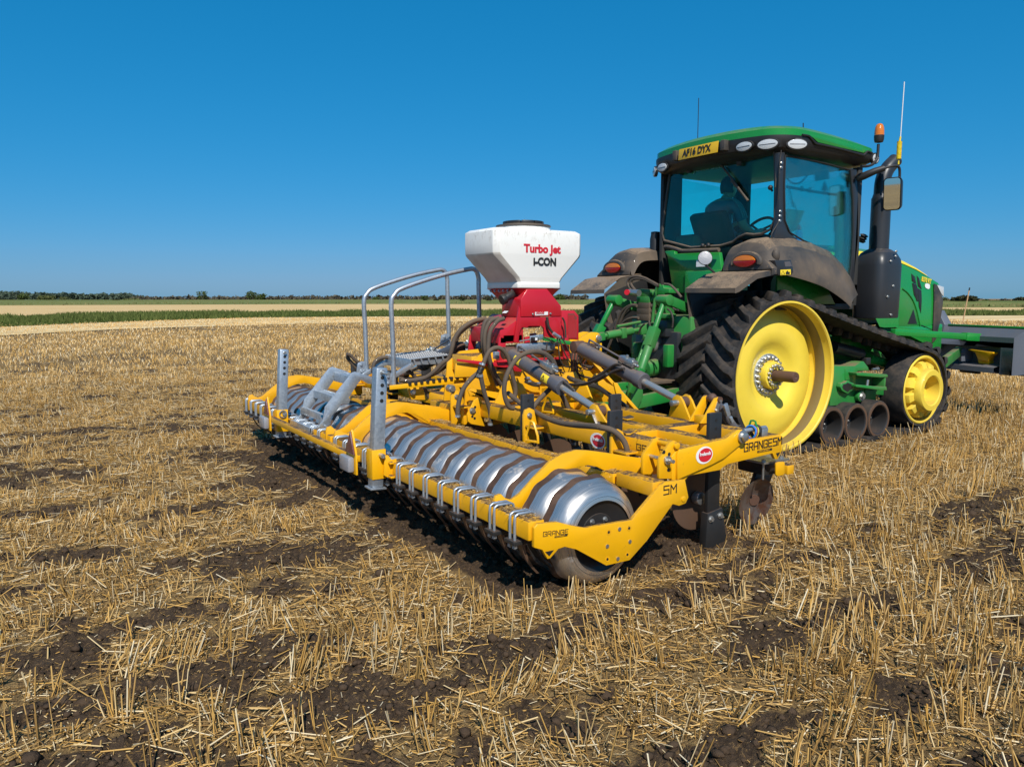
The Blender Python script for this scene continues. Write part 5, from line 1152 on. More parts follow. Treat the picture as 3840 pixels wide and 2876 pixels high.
b = MB(); b.tube(onX(c2, 0.275, [(960, 1325), (1000, 1318), (1070, 1305)]), 0.006, 8); b.build('sensor_rod', 'chrome', sd)
# --- chaff lying on the bars
def bar_litter(n, x0, x1, y0, y1, z, name='chaff_litter'):
    x = rng.uniform(x0, x1, n); cl = fbm(x * 5, x * 0 + 3.0, 17, 3); k = rng.random(n) < sst(cl, 0.35, 0.6) + 0.08; x = x[k]; n = len(x); y = rng.uniform(y0, y1, n); az = rng.uniform(0, 6.28, n); L = rng.uniform(0.006, 0.035, n)
    b_ = np.stack([x, y, z + rng.uniform(0.001, 0.008, n)], 1); t_ = b_ + np.stack([np.cos(az) * L, np.sin(az) * L, rng.normal(0, 0.12, n) * L], 1)
    return link(name, stalks(name, b_, t_, rng.uniform(0.0009, 0.0018, n), np.clip(rng.beta(1.6, 2.4, n), 0, 1), 3), cv, 'stuff')
bar_litter(2600, 0.12, 2.38, 0.745, 0.825, 0.493); bar_litter(1000, 1.2, 2.68, -0.045, 0.045, 0.421); bar_litter(500, -2.6, -0.2, 0.745, 0.825, 0.493); bar_litter(300, 1.2, 2.6, 1.04, 1.14, 0.646)
# --- ribbed seed hoses
def ribbed(pts, r, name='seed_hose', parent=sd, mat='hose', k=8, n=12):
    P = spline([Vector(p) for p in pts], k); L = [0.0]
    for a, c in zip(P, P[1:]): L.append(L[-1] + (c - a).length)
    step = 0.0095; m = int(L[-1] / step); Q = []
    j = 0
    for i in range(m + 1):
        s_ = i * step
        while j < len(L) - 2 and L[j + 1] < s_: j += 1
        t = (s_ - L[j]) / max(1e-9, L[j + 1] - L[j]); Q.append(P[j].lerp(P[j + 1], t))
    Q2 = []
    for i in range(len(Q) - 1): Q2 += [Q[i], Q[i].lerp(Q[i + 1], 0.5)]
    cnt = len(Q2); b = MB(); b.tube(Q2, lambda t: r * (1.0 if int(round(t * (cnt - 1))) % 2 == 0 else 0.93), n); return b.build(name, mat, parent, smooth=80)
def clip(p, d, r, parent, mat='galv', w_=0.018, name='hose_clip'):
    d = Vector(d).normalized(); p = Vector(p); b = MB(); b.lathe(p - d * w_ / 2, d, [(0, r * 1.0), (0, r * 1.12), (w_, r * 1.12), (w_, r * 1.0)], 16); side = d.cross(Vector((-0.84, 0.54, 0))).normalized(); b.beam(p + side * r * 1.1 - d * 0.008, p + side * r * 1.1 + d * 0.008, 0.016, 0.012); return b.build(name, mat, parent)
HR = 0.0185
def splitter(top, mid, dl, dr_, r=HR):
    top, mid = Vector(top), Vector(mid); d = (mid - top).normalized(); b = MB()
    b.lathe(top, d, [(0, r), (0.0, r * 1.35), (0.022, r * 1.4), (0.024, r * 1.15), (0.03, r * 1.15), (0.03, r * 1.45), (0.05, r * 1.4), (0.055, r * 1.0), ((mid - top).length, r * 0.95)], 16)
    b.cyl(mid - d * 0.01, mid + Vector(dl) * 0.05, r * 0.9, 12); b.cyl(mid - d * 0.01, mid + Vector(dr_) * 0.05, r * 0.9, 12); return b.build('hose_splitter', 'black_plastic', sd)
# two loops that end in forked splitters; measured on planes that run through the hoses
XA = 0.52
A = onX(m1, XA, [(595, 255), (625, 170), (680, 70), (760, 18), (850, 35), (925, 120), (970, 240), (1000, 400), (1040, 560), (1035, 680), (985, 745), (910, 740)])
ribbed(A, HR)
s0, s1 = U(m1(575, 285), X=XA), U(m1(540, 370), X=XA); splitter(s0, s1, (-0.0, -0.5, -0.6), (0.0, 0.3, -0.95))
AL = onX(m1, XA - 0.03, [(510, 375), (420, 455), (330, 570), (270, 720), (248, 860), (246, 975)]); AL[-1] = AL[-1]; oL = ribbed(AL, HR); clip(AL[-1] + Vector((0, 0, 0.01)), (0, 0, 1), HR, oL)
AR = onX(m1, XA + 0.03, [(560, 385), (585, 520), (625, 680), (680, 840), (700, 960), (695, 1120)]); oR2 = ribbed(AR, HR); clip(AR[-1] + Vector((0, 0, 0.03)), (0, 0, 1), HR, oR2); clip(U(m1(560, 400), X=XA + 0.03), (0, -0.2, 1), HR, oR2); clip(U(m1(590, 245), X=XA), (0, 0.4, 1), HR, oR2)
XB = 0.98
Bp = onX(m1, XB, [(1020, 850), (960, 835), (910, 740), (885, 600), (905, 450), (960, 310), (1040, 190), (1150, 105), (1300, 70), (1440, 95), (1545, 175), (1590, 270), (1600, 350)])
ribbed(Bp, HR * 0.98)
s0, s1 = U(m1(1600, 375), X=XB), U(m1(1590, 500), X=XB); splitter(s0, s1, (0, -0.55, -0.6), (0, 0.25, -0.95))
BL = onX(m1, XB - 0.03, [(1560, 545), (1480, 620), (1380, 720), (1280, 850), (1225, 980), (1205, 1130), (1205, 1230)]); o_ = ribbed(BL, HR); clip(U(m1(1530, 570), X=XB - 0.03), (0, 0.7, 0.6), HR, o_)
BR = onX(m1, XB + 0.03, [(1610, 540), (1660, 630), (1730, 760), (1790, 920), (1830, 1090), (1842, 1260), (1840, 1390)]); o_ = ribbed(BR, HR); clip(U(m1(1620, 560), X=XB + 0.03), (0, -0.4, 0.9), HR, o_); clip(BR[-1] + Vector((0, 0, 0.03)), (0, 0, 1), HR, o_); clip(U(m1(1600, 345), X=XB), (0, 0, 1), HR, o_)
# long hose running out over the wing
ribbed([U(m1(940, 640), X=0.75), U(m1(1030, 715), X=0.85), U(m1(1140, 800), X=1.0)] + [U(m1(*p), X=x) for p, x in (((1300, 890), 1.15), ((1450, 975), 1.35), ((1640, 1045), 1.6), ((1850, 1080), 1.8), ((2060, 1095), 2.0), ((2209, 1110), 2.1))] + [U(n1(360, 520), X=2.16), U(n1(470, 590), X=2.2), U(n1(550, 690), X=2.22), U(n1(590, 790), X=2.23), U(n1(595, 890), X=2.23)], 0.0185)
# bundle leaving the distributor: two down the near side, a bunch to the far side
for k, (dx, pts) in enumerate([(0.30, [(800, 1090), (730, 1120), (660, 1220), (640, 1340), (640, 1450), (680, 1600), (760, 1750), (880, 1900)]), (0.26, [(745, 1085), (660, 1120), (610, 1220), (600, 1340), (620, 1460), (660, 1580), (700, 1690), (740, 1790)]), (0.22, [(690, 1085), (610, 1120), (580, 1230), (580, 1340), (600, 1440), (640, 1560), (690, 1650), (745, 1720)])]):
    ribbed(onX(c2, dx, pts), 0.0185)
for k in range(3):
    x = -0.12 - 0.10 * k
    ribbed([U(c2(620 - 8 * k, 1085 + 4 * k), X=x), U(c2(480, 1120 + 8 * k), X=x - 0.05), U(c2(360, 1200 + 12 * k), X=x - 0.08), U(c2(290 + 10 * k, 1300), X=x - 0.1), U(c2(265 + 22 * k, 1390), X=x - 0.1), U(c2(230 + 30 * k, 1500), X=x - 0.12), U(n3(1420 + 50 * k, 560), X=x - 0.15), U(n3(1290 + 30 * k, 690), X=x - 0.2), U(n3(1150 + 20 * k, 780 - 12 * k), X=x - 0.25), U(n3(960, 815 - 10 * k), X=x - 0.3), U(n3(760, 815 - 10 * k), X=x - 0.35)], 0.0195)
ribbed(onX(n3, -0.5, [(870, 660), (950, 700), (1010, 760), (1080, 830), (1140, 910), (1190, 1010), (1230, 1090)]), 0.018)
ribbed(onX(n3, -0.9, [(660, 480), (560, 475), (470, 500), (410, 560), (390, 640), (390, 690)]), 0.0185)
ribbed(onX(n3, -1.25, [(40, 430), (10, 470), (60, 540), (130, 620), (200, 680), (240, 730)]), 0.018)
ribbed(onX(n3, -1.2, [(0, 425), (60, 450), (120, 510), (190, 560), (280, 620), (360, 690)]), 0.017)
b = MB(); b.box((0.40, 1.40, 0.93), (0.46, 1.46, 0.985)); q = U(m1(775, 120), X=0.42); b = MB(); b.box((q.x - 0.02, q.y - 0.02, q.z - 0.03), (q.x + 0.02, q.y + 0.02, q.z + 0.03)); b.build('hose_bracket', 'galv', sd, bevel=0.003)
# --- hydraulic hoses and wiring of the cultivator
def wire(pts, r, mat='cable', name='hydraulic_hose', parent=cv, k=6): return MB().tube([Vector(p) for p in pts], r, 8, smooth=k).build(name, mat, parent)
for pts in ([(30, 780), (160, 720), (330, 610), (470, 525), (560, 520)], [(30, 850), (200, 770), (400, 655), (560, 595), (620, 590)]):
    wire([U(t2(*pts[0]), Y=1.75), U(t2(*pts[1]), Y=1.75)] + [U(t2(*p), Y=1.78) for p in pts[2:]], 0.0125)
wire(onY(n2, 1.55, [(1240, 190), (1500, 180), (1700, 110), (1880, 10)]), 0.013)
for k in range(3):
    wire([U(n2(1230 + 20 * k, 60 + 20 * k), Y=1.52), U(n2(1480, 150 + 14 * k), X=0.95), U(n2(1700, 200 + 14 * k), X=0.98), U(n2(1900, 330 + 12 * k), X=1.0), U(n2(2080, 450 + 12 * k), X=1.0), U(n2(2230, 560 + 10 * k), X=1.02)], 0.014)
wire(onY(n2, 1.30, [(1110, 100), (1220, 180), (1320, 270), (1340, 300), (1300, 310)]), 0.012)
for x_, pts in ((0.30, [(430, 240), (470, 300), (540, 350), (620, 370), (700, 360)]), (0.34, [(380, 260), (420, 340), (520, 400), (600, 410)]), (0.25, [(700, 300), (760, 360), (840, 400), (900, 470)]), (0.46, [(860, 500), (900, 560), (880, 600), (820, 590)]),
                (0.5, [(770, 430), (850, 470), (890, 540), (870, 560)]), (0.40, [(430, 430), (480, 470), (540, 480), (600, 470)]), (0.40, [(430, 460), (500, 490), (560, 500)]), (0.30, [(660, 200), (650, 260), (690, 330), (780, 350)]), (0.5, [(900, 330), (960, 400), (1060, 430), (1180, 470), (1271, 500)]), (0.2, [(560, 170), (600, 210), (640, 205), (700, 180)])):
    wire(onX(n4, x_, pts), 0.0085 if x_ != 0.40 else 0.012)
for p in ((440, 430), (455, 462), (540, 480)): q = U(n4(*p), X=0.41); MB().cyl(q, q + Vector((0, 0.03, 0)), 0.014, 6).build('hose_fitting', 'bolt', cv)
coilc = U(n4(1010, 240), X=0.42)
for k in range(13):
    r1 = random.uniform(0.05, 0.105); ox, oz = random.uniform(-0.03, 0.03), random.uniform(-0.03, 0.03); tl = random.uniform(-0.5, 0.5)
    P = [coilc + Vector((0.012 * k - 0.06 + 0.02 * math.sin(3 * t), ox + r1 * math.cos(t) * 0.9 + 0.01 * math.sin(2 * t + k), oz + r1 * 1.05 * math.sin(t + tl) + 0.01 * math.cos(3 * t + k))) for t in np.linspace(0, 6.28, 14)[:-1]]
    MB().tube(P, 0.0048, 6, smooth=3, close=True).build('wiring_loom', 'red_cable' if k in (2, 7, 9) else 'cable', cv)
for k in range(5):
    c_ = U(n4(890 + 14 * k, 250), X=0.44); wire([c_ + Vector((0, 0, 0.10)), c_ + Vector((0, -0.02, 0.02)), c_ + Vector((0, -0.015, -0.10)), c_ + Vector((0, 0.02, -0.17))], 0.006, 'red_cable' if k % 2 else 'cable', 'wiring_loom')
for pts in ([(750, 30), (780, 120), (830, 230), (890, 310), (960, 330)], [(735, 45), (750, 140), (760, 230), (800, 310), (880, 325)], [(765, 20), (820, 110), (860, 200), (880, 280), (960, 290), (1060, 280)], [(640, 95), (630, 160), (610, 250), (600, 345)], [(610, 40), (660, 60), (700, 95), (740, 80)]):
    wire(onX(n4, 0.36, pts), 0.006, 'cable', 'wiring_loom')
wire(onX(n4, 0.37, [(700, 0), (735, 25), (760, 40)]), 0.016, 'galv', 'wiring_plug')
wire(onX(c2, 0.30, [(1245, 1075), (1265, 1180), (1330, 1260), (1390, 1290)]), 0.012, 'cable', 'wiring_loom'); wire(onX(c2, 0.30, [(1405, 1080), (1430, 1140), (1440, 1290)]), 0.008, 'cable', 'wiring_loom')

# ------------------------------------------------------------------ the tractor
tr = thing('tractor', 'green tracked tractor with yellow drive wheels pulling the cultivator', 'tractor', (0, 5.0, 0))
def prX(fn, pts, X, th, name, mat, parent=tr, bevel=0.004, smooth=40): return MB().prism(onX(fn, X, pts), (th, 0, 0)).build(name, mat, parent, bevel=bevel, smooth=smooth)
DW = (4.01, 0.745); DR = 0.708; IW = (6.395, 0.465); IR = 0.415; BT = 0.040
def belt_path(off):
    """closed path round drive wheel, along the ground, round the idler and back; returns points (y, z)"""
    (y1, z1), (y2, z2) = DW, IW; r1, r2 = DR + off, IR + off; d = math.hypot(y2 - y1, z2 - z1); al = math.atan2(z2 - z1, y2 - y1); be = math.acos((r1 - r2) / d)
    ta = al + be
    pts = [(y1 + r1 * math.cos(t), z1 + r1 * math.sin(t)) for t in np.linspace(ta, 1.5 * math.pi, 40)]
    zb = z1 - r1
    tb = 1.5 * math.pi + 0.10
    pts += [(y, zb + (z2 - r2 - zb) * max(0, (y - 5.75) / 0.6) ** 1.5 * 1.0) for y in np.linspace(y1 + 0.12, 6.3, 16)]
    pts += [(y2 + r2 * math.cos(t), z2 + r2 * math.sin(t)) for t in np.linspace(1.5 * math.pi, 2 * math.pi + ta, 26)]
    n = 14
    a = pts[-1]; c = pts[0]
    pts += [(a[0] + (c[0] - a[0]) * k / n, a[1] + (c[1] - a[1]) * k / n - 0.018 * math.sin(math.pi * k / n)) for k in range(1, n)]
    return pts
def resample(pts, n):
    P = np.array(pts + [pts[0]]); d = np.r_[0, np.cumsum(np.hypot(*np.diff(P, axis=0).T))]; s = np.linspace(0, d[-1], n, endpoint=False)
    return np.stack([np.interp(s, d, P[:, 0]), np.interp(s, d, P[:, 1])], 1), d[-1]
def lug_mesh(s):
    """one chevron bar; x across the belt from the middle (0) to the edge, y along, z outwards; follows the wheel's bend"""
    b = MB(); L = 0.335; rows = []
    for t in np.linspace(0, 1, 7):
        x = t * L; yy = -0.235 * t + (0.03 * max(0, t - 0.8) / 0.2); dropz = -(yy ** 2) / (2 * 0.80) * 0.9; w0 = 0.048 + 0.008 * t; w1 = 0.030
        h = 0.056 if t < 0.93 else 0.044
        rows.append([Vector((x * s, yy - w0, dropz - 0.02)), Vector((x * s, yy - w1, dropz + h)), Vector((x * s, yy + w1, dropz + h)), Vector((x * s, yy + w0, dropz - 0.02))])
    b.grid(rows); n = len(b.v); b.f.append((3, 2, 1, 0)); b.mi.append(0); b.f.append((n - 4, n - 3, n - 2, n - 1)); b.mi.append(0)
    return b.mesh('tread_lug', 'rubber', smooth=35, bevel=0.006)
LUG = {1: lug_mesh(1), -1: lug_mesh(-1)}
guide = MB().prism([Vector((0, -0.045, 0)), Vector((0, -0.025, 0.07)), Vector((0, 0.025, 0.07)), Vector((0, 0.045, 0))], (0.09, 0, 0)).mesh('guide_lug', 'rubber', bevel=0.006)
BW = 0.66
def track(s):
    xo = 1.02 * s; xi = (1.02 - BW) * s; xm = (xo + xi) / 2
    mid, Ltot = resample(belt_path(0.0), 150); out, _ = resample(belt_path(BT), 150)
    b = MB(); rows = []
    for i in range(150):
        p = mid[i]; t = mid[(i + 1) % 150] - mid[i - 1]; t /= np.linalg.norm(t); nn = np.array([-t[1], t[0]]) ; c = p - np.array([4.9, 0.55])
        if nn @ c < 0: nn = -nn
        o_ = p + nn * BT
        rows.append([Vector((xi, *p)), Vector((xo, *p)), Vector((xo + 0.006 * s, *(p + nn * BT * 0.5))), Vector((xo, *o_)), Vector((xi, *o_))])
    rows.append(rows[0]); b.grid(rows, closed=True); bo = b.build('track_belt', 'rubber', tr, smooth=60)
    nl = 48
    P, Lt = resample(belt_path(BT), nl * 40)
    for k in range(nl):
        for side in (1, -1):
            i = (k * 40 + (20 if side == -1 else 0)) % len(P); p = P[i]; t = P[(i + 3) % len(P)] - P[i - 3]; t /= np.linalg.norm(t); nn = np.array([-t[1], t[0]])
            if nn @ (p - np.array([4.9, 0.55])) < 0: nn = -nn
            ang = math.atan2(t[1], t[0])
            curved = (p[0] < 4.15) or (p[0] > 6.35)
            o = link('tread_lug', LUG[side], bo); o.matrix_parent_inverse = Matrix()
            # local axes: x across, y backwards along the path on the outside, z outwards
            yv = Vector((0, -t[0], -t[1])); zv = Vector((0, nn[0], nn[1])); xv = yv.cross(zv)
            m = Matrix((xv, yv, zv)).transposed().to_4x4(); m.translation = Vector((xm, p[0], p[1]))
            o.matrix_local = m
    # inner guide lugs on the upper and lower runs
    P2, _ = resample(belt_path(0.0), 46)
    for k in range(46):
        p = P2[k]; t = P2[(k + 1) % 46] - P2[k - 1]; t /= np.linalg.norm(t); nn = np.array([-t[1], t[0]])
        if nn @ (p - np.array([4.9, 0.55])) > 0: nn = -nn
        
        o = link('guide_lug', guide, bo); o.matrix_parent_inverse = Matrix(); yv = Vector((0, t[0], t[1])); zv = Vector((0, nn[0], nn[1])); xv = yv.cross(zv); m = Matrix((xv, yv, zv)).transposed().to_4x4(); m.translation = Vector((xm - 0.045 * (1 if xv.x > 0 else -1), p[0], p[1])); o.matrix_local = m
    # drive wheel: outer rim ring, dished disc, hub, bolts
    o = Vector((xo, DW[0], DW[1])); ax = Vector((-s, 0, 0)); b = MB()
    b.lathe(o, ax, [(0.030, DR - 0.002), (-0.004, DR - 0.004), (-0.006, DR - 0.022), (0.004, DR - 0.032), (0.055, DR - 0.038), (0.07, DR - 0.045), (0.175, DR - 0.052), (0.19, DR - 0.045), (0.255, DR - 0.06)], 96, mats=[0, 0, 0, 0, 0, 1, 0, 0]); ow_ = b.build('drive_wheel', ['worn_yellow', 'mudband'], tr, smooth=35)
    b = MB(); b.lathe(o, ax, [(0.235, DR - 0.058), (0.228, DR - 0.075), (0.185, DR - 0.12), (0.165, 0.50), (0.150, 0.43), (0.150, 0.36), (0.175, 0.30), (0.215, 0.255), (0.225, 0.20), (0.225, 0.10)], 96); b.build('wheel_disc', 'wheel_yellow', ow_, smooth=50)
    b = MB(); b.lathe(o, ax, [(0.226, 0.205), (0.212, 0.200), (0.212, 0.135), (0.226, 0.13)], 48); ofl = b.build('hub_flange', 'galv', ow_, smooth=30)
    b = MB(); b.lathe(o, ax, [(0.225, 0.135), (0.145, 0.130), (0.140, 0.125), (0.140, 0.06)], 40); b.build('hub', 'wheel_yellow', ow_, smooth=35, bevel=0.004)
    b = MB(); b.box((min(xo - 0.16 * s, xo - 0.24 * s), DW[0] - 0.01, DW[1] - 0.142), (max(xo - 0.16 * s, xo - 0.24 * s), DW[0] + 0.01, DW[1] + 0.142)); b.build('hub_split', 'wheel_yellow', ow_)
    if s > 0:
        HB = MB(); HB.cyl((0, 0, 0), (0.012, 0, 0), 0.021, 14); HB.cyl((0.012, 0, 0), (0.032, 0, 0), 0.0155, 6); HBm = HB.mesh('wheel_bolt', 'bolt')
        for k in range(20):
            a = k * math.pi / 10 + 0.05; q = link('wheel_bolt', HBm, ow_); q.matrix_parent_inverse = Matrix(); q.location = (xo - 0.211, DW[0] + 0.168 * math.cos(a), DW[1] + 0.168 * math.sin(a))
        for k in range(14):
            a = k * 2 * math.pi / 14 + 0.2; q = link('wheel_bolt', HBm, ow_); q.matrix_parent_inverse = Matrix(); q.location = (xo - 0.140, DW[0] + 0.095 * math.cos(a), DW[1] + 0.095 * math.sin(a)); q.scale = (1, 0.8, 0.8)
    b = MB(); e = xo + 0.10 * s
    b.lathe((xo - 0.14 * s, DW[0], DW[1]), (s, 0, 0), [(0, 0.052), (0.222, 0.052), (0.238, 0.046), (0.238, 0.010), (0.228, 0.0005)], 18); b.build('axle_shaft', 'rust', ow_, smooth=25)
    # mid rollers
    for yr in (4.765, 5.163, 5.556):
        ro = Vector((xo - 0.015 * s, yr, 0.205)); b = MB(); b.lathe(ro, ax, [(0.02, 0.192), (0.0, 0.188), (0.0, 0.160)], 44); b.cur = 0; orr = b.build('track_roller', 'scraper', tr, smooth=35)
        b = MB(); b.lathe(ro, ax, [(0.006, 0.190), (0.01, 0.1985), (0.25, 0.1985), (0.25, 0.10)], 44); b.build('roller_tyre', 'rubber', orr, smooth=35)
        b = MB(); b.lathe(ro, ax, [(0.0, 0.160), (0.006, 0.150), (0.05, 0.140), (0.15, 0.128), (0.16, 0.105), (0.16, 0.075), (0.13, 0.07), (0.13, 0.0005)], 40); b.build('roller_dish', 'black_steel', orr, smooth=35)
        if s > 0:
            for k in range(6): a = k * 1.047; b = MB(); bolt_head(b, ro + Vector((-0.13, 0.05 * math.cos(a), 0.05 * math.sin(a))), (1, 0, 0), 0.008, 0.008); b.build('roller_bolt', 'bolt', orr)
    # idler with scalloped weight carrier
    io = Vector((xo - 0.03 * s, IW[0], IW[1])); b = MB(); b.lathe(io, ax, [(0.01, IR - 0.035), (0.0, IR - 0.010), (0.012, IR - 0.002), (0.26, IR - 0.002), (0.26, IR - 0.06)], 64); oi = b.build('idler_tyre', 'rubber', tr, smooth=35)
    b = MB(); b.lathe(io, ax, [(0.004, IR - 0.034), (-0.004, IR - 0.045), (0.0, IR - 0.062), (0.03, IR - 0.068), (0.12, IR - 0.085), (0.15, IR - 0.14), (0.15, 0.05)], 64); b.build('idler_rim', 'worn_yellow', oi, smooth=35)
    b = MB(); nsc = 11; n = nsc * 8
    def scal(a, j):
        f = (a / (2 * math.pi) * nsc) % 1.0; return 0.80 if 0.30 < f < 0.70 else 1.0
    b.lathe(io + Vector((0.0, 0, 0)), ax, [(0.14, 0.31), (0.02, 0.315), (-0.015, 0.300)], n, rad=lambda a, j: scal(a, j)); b.lathe(io, ax, [(-0.015, 0.300), (-0.035, 0.245)], n, rad=lambda a, j: scal(a, j) if j == 0 else 1.0)
    b.lathe(io, ax, [(-0.035, 0.245), (-0.085, 0.236), (-0.102, 0.222), (-0.104, 0.170), (-0.095, 0.158), (0.04, 0.135), (0.045, 0.06), (0.045, 0.0005)], n); b.build('idler_weight', 'worn_yellow', oi, smooth=30, bevel=0)
    if s > 0:
        b = MB()
        for k in range(6): a = k * 1.047 + 0.3; bolt_head(b, io + Vector((-0.044, 0.10 * math.cos(a), 0.10 * math.sin(a))), (1, 0, 0), 0.012)
        b.build('idler_bolt', 'bolt', oi)
def far_side(fn):
    """the tractor's left side: built as the mirror image about its own middle line"""
    had = set(tr.children); fn(-1)
    for ch in tr.children:
        if ch not in had: ch.location.x -= 0.41
track(1); far_side(track)
# --- track frames
def tframe(s):
    def P(pts, X, th, name, mat='green_dirty', bev=0.006):
        q = onX(w3, X, pts); q = [Vector((p.x * s, p.y, p.z)) for p in q]; return MB().prism(q, (th * s, 0, 0)).build(name, mat, tr, bevel=bev)
    X = 0.84
    o = P([(440, 455), (760, 450), (850, 390), (880, 385), (945, 470), (955, 515), (800, 520), (770, 560), (775, 900), (770, 960), (470, 1000), (415, 1000), (430, 700)], X, -0.30, 'track_frame')
    P([(900, 770), (1055, 780), (1050, 920), (905, 915)], X - 0.05, -0.2, 'track_frame')
    P([(1060, 120), (1000, 60), (570, 30), (560, 160), (950, 300)], 0.45, -0.12, 'chassis_side', 'green')
    if s > 0:
        a = MB(); q = onX(w3, X + 0.10, [(780, 545), (1200, 565), (1215, 575), (1215, 605), (1120, 612), (790, 585)]); a.prism(q, (-0.16, 0, 0)); a.build('frame_bracket', 'green_dirty', o, bevel=0.005)
        a = MB(); q = onX(w3, X + 0.10, [(770, 705), (1130, 740), (1195, 735), (1205, 785), (1120, 788), (770, 740)]); a.prism(q, (-0.16, 0, 0)); a.build('frame_bracket', 'green_dirty', o, bevel=0.005)
        a = MB(); q = onX(w3, X + 0.09, [(1168, 590), (1190, 590), (1178, 760), (1156, 760)]); a.prism(q, (-0.14, 0, 0)); a.build('frame_bracket', 'green_dirty', o, bevel=0.002)
        q = U(w3(935, 640), X=X + 0.06); q3 = U(w3(925, 720), X=X + 0.06); MB().cyl(q, q3, 0.016, 10).build('frame_pin', 'bolt', o)
        # clover shaped boss
        pts = [(575, 690), (630, 680), (655, 655), (690, 670), (745, 690), (765, 720), (735, 790), (700, 800), (665, 838), (620, 815), (580, 790), (555, 740)]
        P(pts, X + 0.05, -0.05, 'frame_boss'); c_ = np.mean(np.array(pts), 0); hl = [tuple(c_ + (np.array(p) - c_) * 0.72) for p in pts]
        q = onX(w3, X + 0.0508, hl); MB().prism(q, (0.001, 0, 0)).build('boss_opening', 'ink', o, smooth=0)
        q = U(w3(662, 565), X=X); MB().cyl(q, q + Vector((0.0012, 0, 0)), 0.030, 14).build('frame_hole', 'ink', o)
        P([(625, 490), (640, 475), (690, 480), (692, 640), (625, 650)], X + 0.006, -0.006, 'frame_pad')
        q = U(w3(790, 860), X=X); b = MB(); b.cyl(q, q + Vector((0.05, 0, 0)), 0.058, 20); ob = b.build('frame_boss', 'green_dirty', tr, bevel=0.006); b = MB(); bolt_head(b, q + Vector((0.05, 0, 0)), (1, 0, 0), 0.03, 0.02); b.build('boss_bolt', 'bolt', ob)
        q = U(w3(915, 385), X=X - 0.05); b = MB(); b.box((q.x - 0.05, q.y - 0.04, q.z - 0.035), (q.x + 0.03, q.y + 0.04, q.z + 0.04)); b.build('tension_block', 'black_steel', tr, bevel=0.008)
        q = U(w3(1060, 490), X=X - 0.02); b = MB(); b.cyl(q - Vector((0, 0.08, 0)), q, 0.012, 8); b.cyl(q - Vector((0, 0, 0)), q + Vector((0.0, 0.015, 0)), 0.024, 10); b.build('tension_bolt', 'bolt', tr)
    b = MB(); b.cyl(*[Vector((p.x * s, p.y, p.z)) for p in (U(w3(455, 190), X=0.62), U(w3(835, 285), X=0.62))], 0.062, 20); b.build('tension_cylinder', 'dark_paint', tr)
    b = MB(); b.cyl(*[Vector((p.x * s, p.y, p.z)) for p in (U(w3(940, 340), X=0.62), U(w3(1190, 420), X=0.62))], 0.052, 20); b.build('tension_cylinder', 'green', tr)
    b = MB(); b.beam((0.70 * s, 4.01, 0.745), (0.70 * s, 6.39, 0.46), 0.16, 0.20); b.build('track_beam', 'green_dirty', tr, bevel=0.01)
tframe(1); far_side(tframe)
# --- chassis and rear axle
b = MB(); b.box((-0.30, 3.45, 0.62), (0.30, 7.6, 1.12)); b.box((-0.42, 3.35, 0.55), (0.42, 4.4, 1.30)); b.build('chassis', 'green_dirty', tr, bevel=0.02)
b = MB(); b.cyl((-1.15, DW[0], DW[1]), (0.74, DW[0], DW[1]), 0.17, 24); b.build('rear_axle', 'green_dirty', tr)
b = MB(); b.box((-0.33, 4.6, 1.10), (0.33, 5.4, 1.40)); b.build('cab_base', 'dark_paint', tr, bevel=0.02)
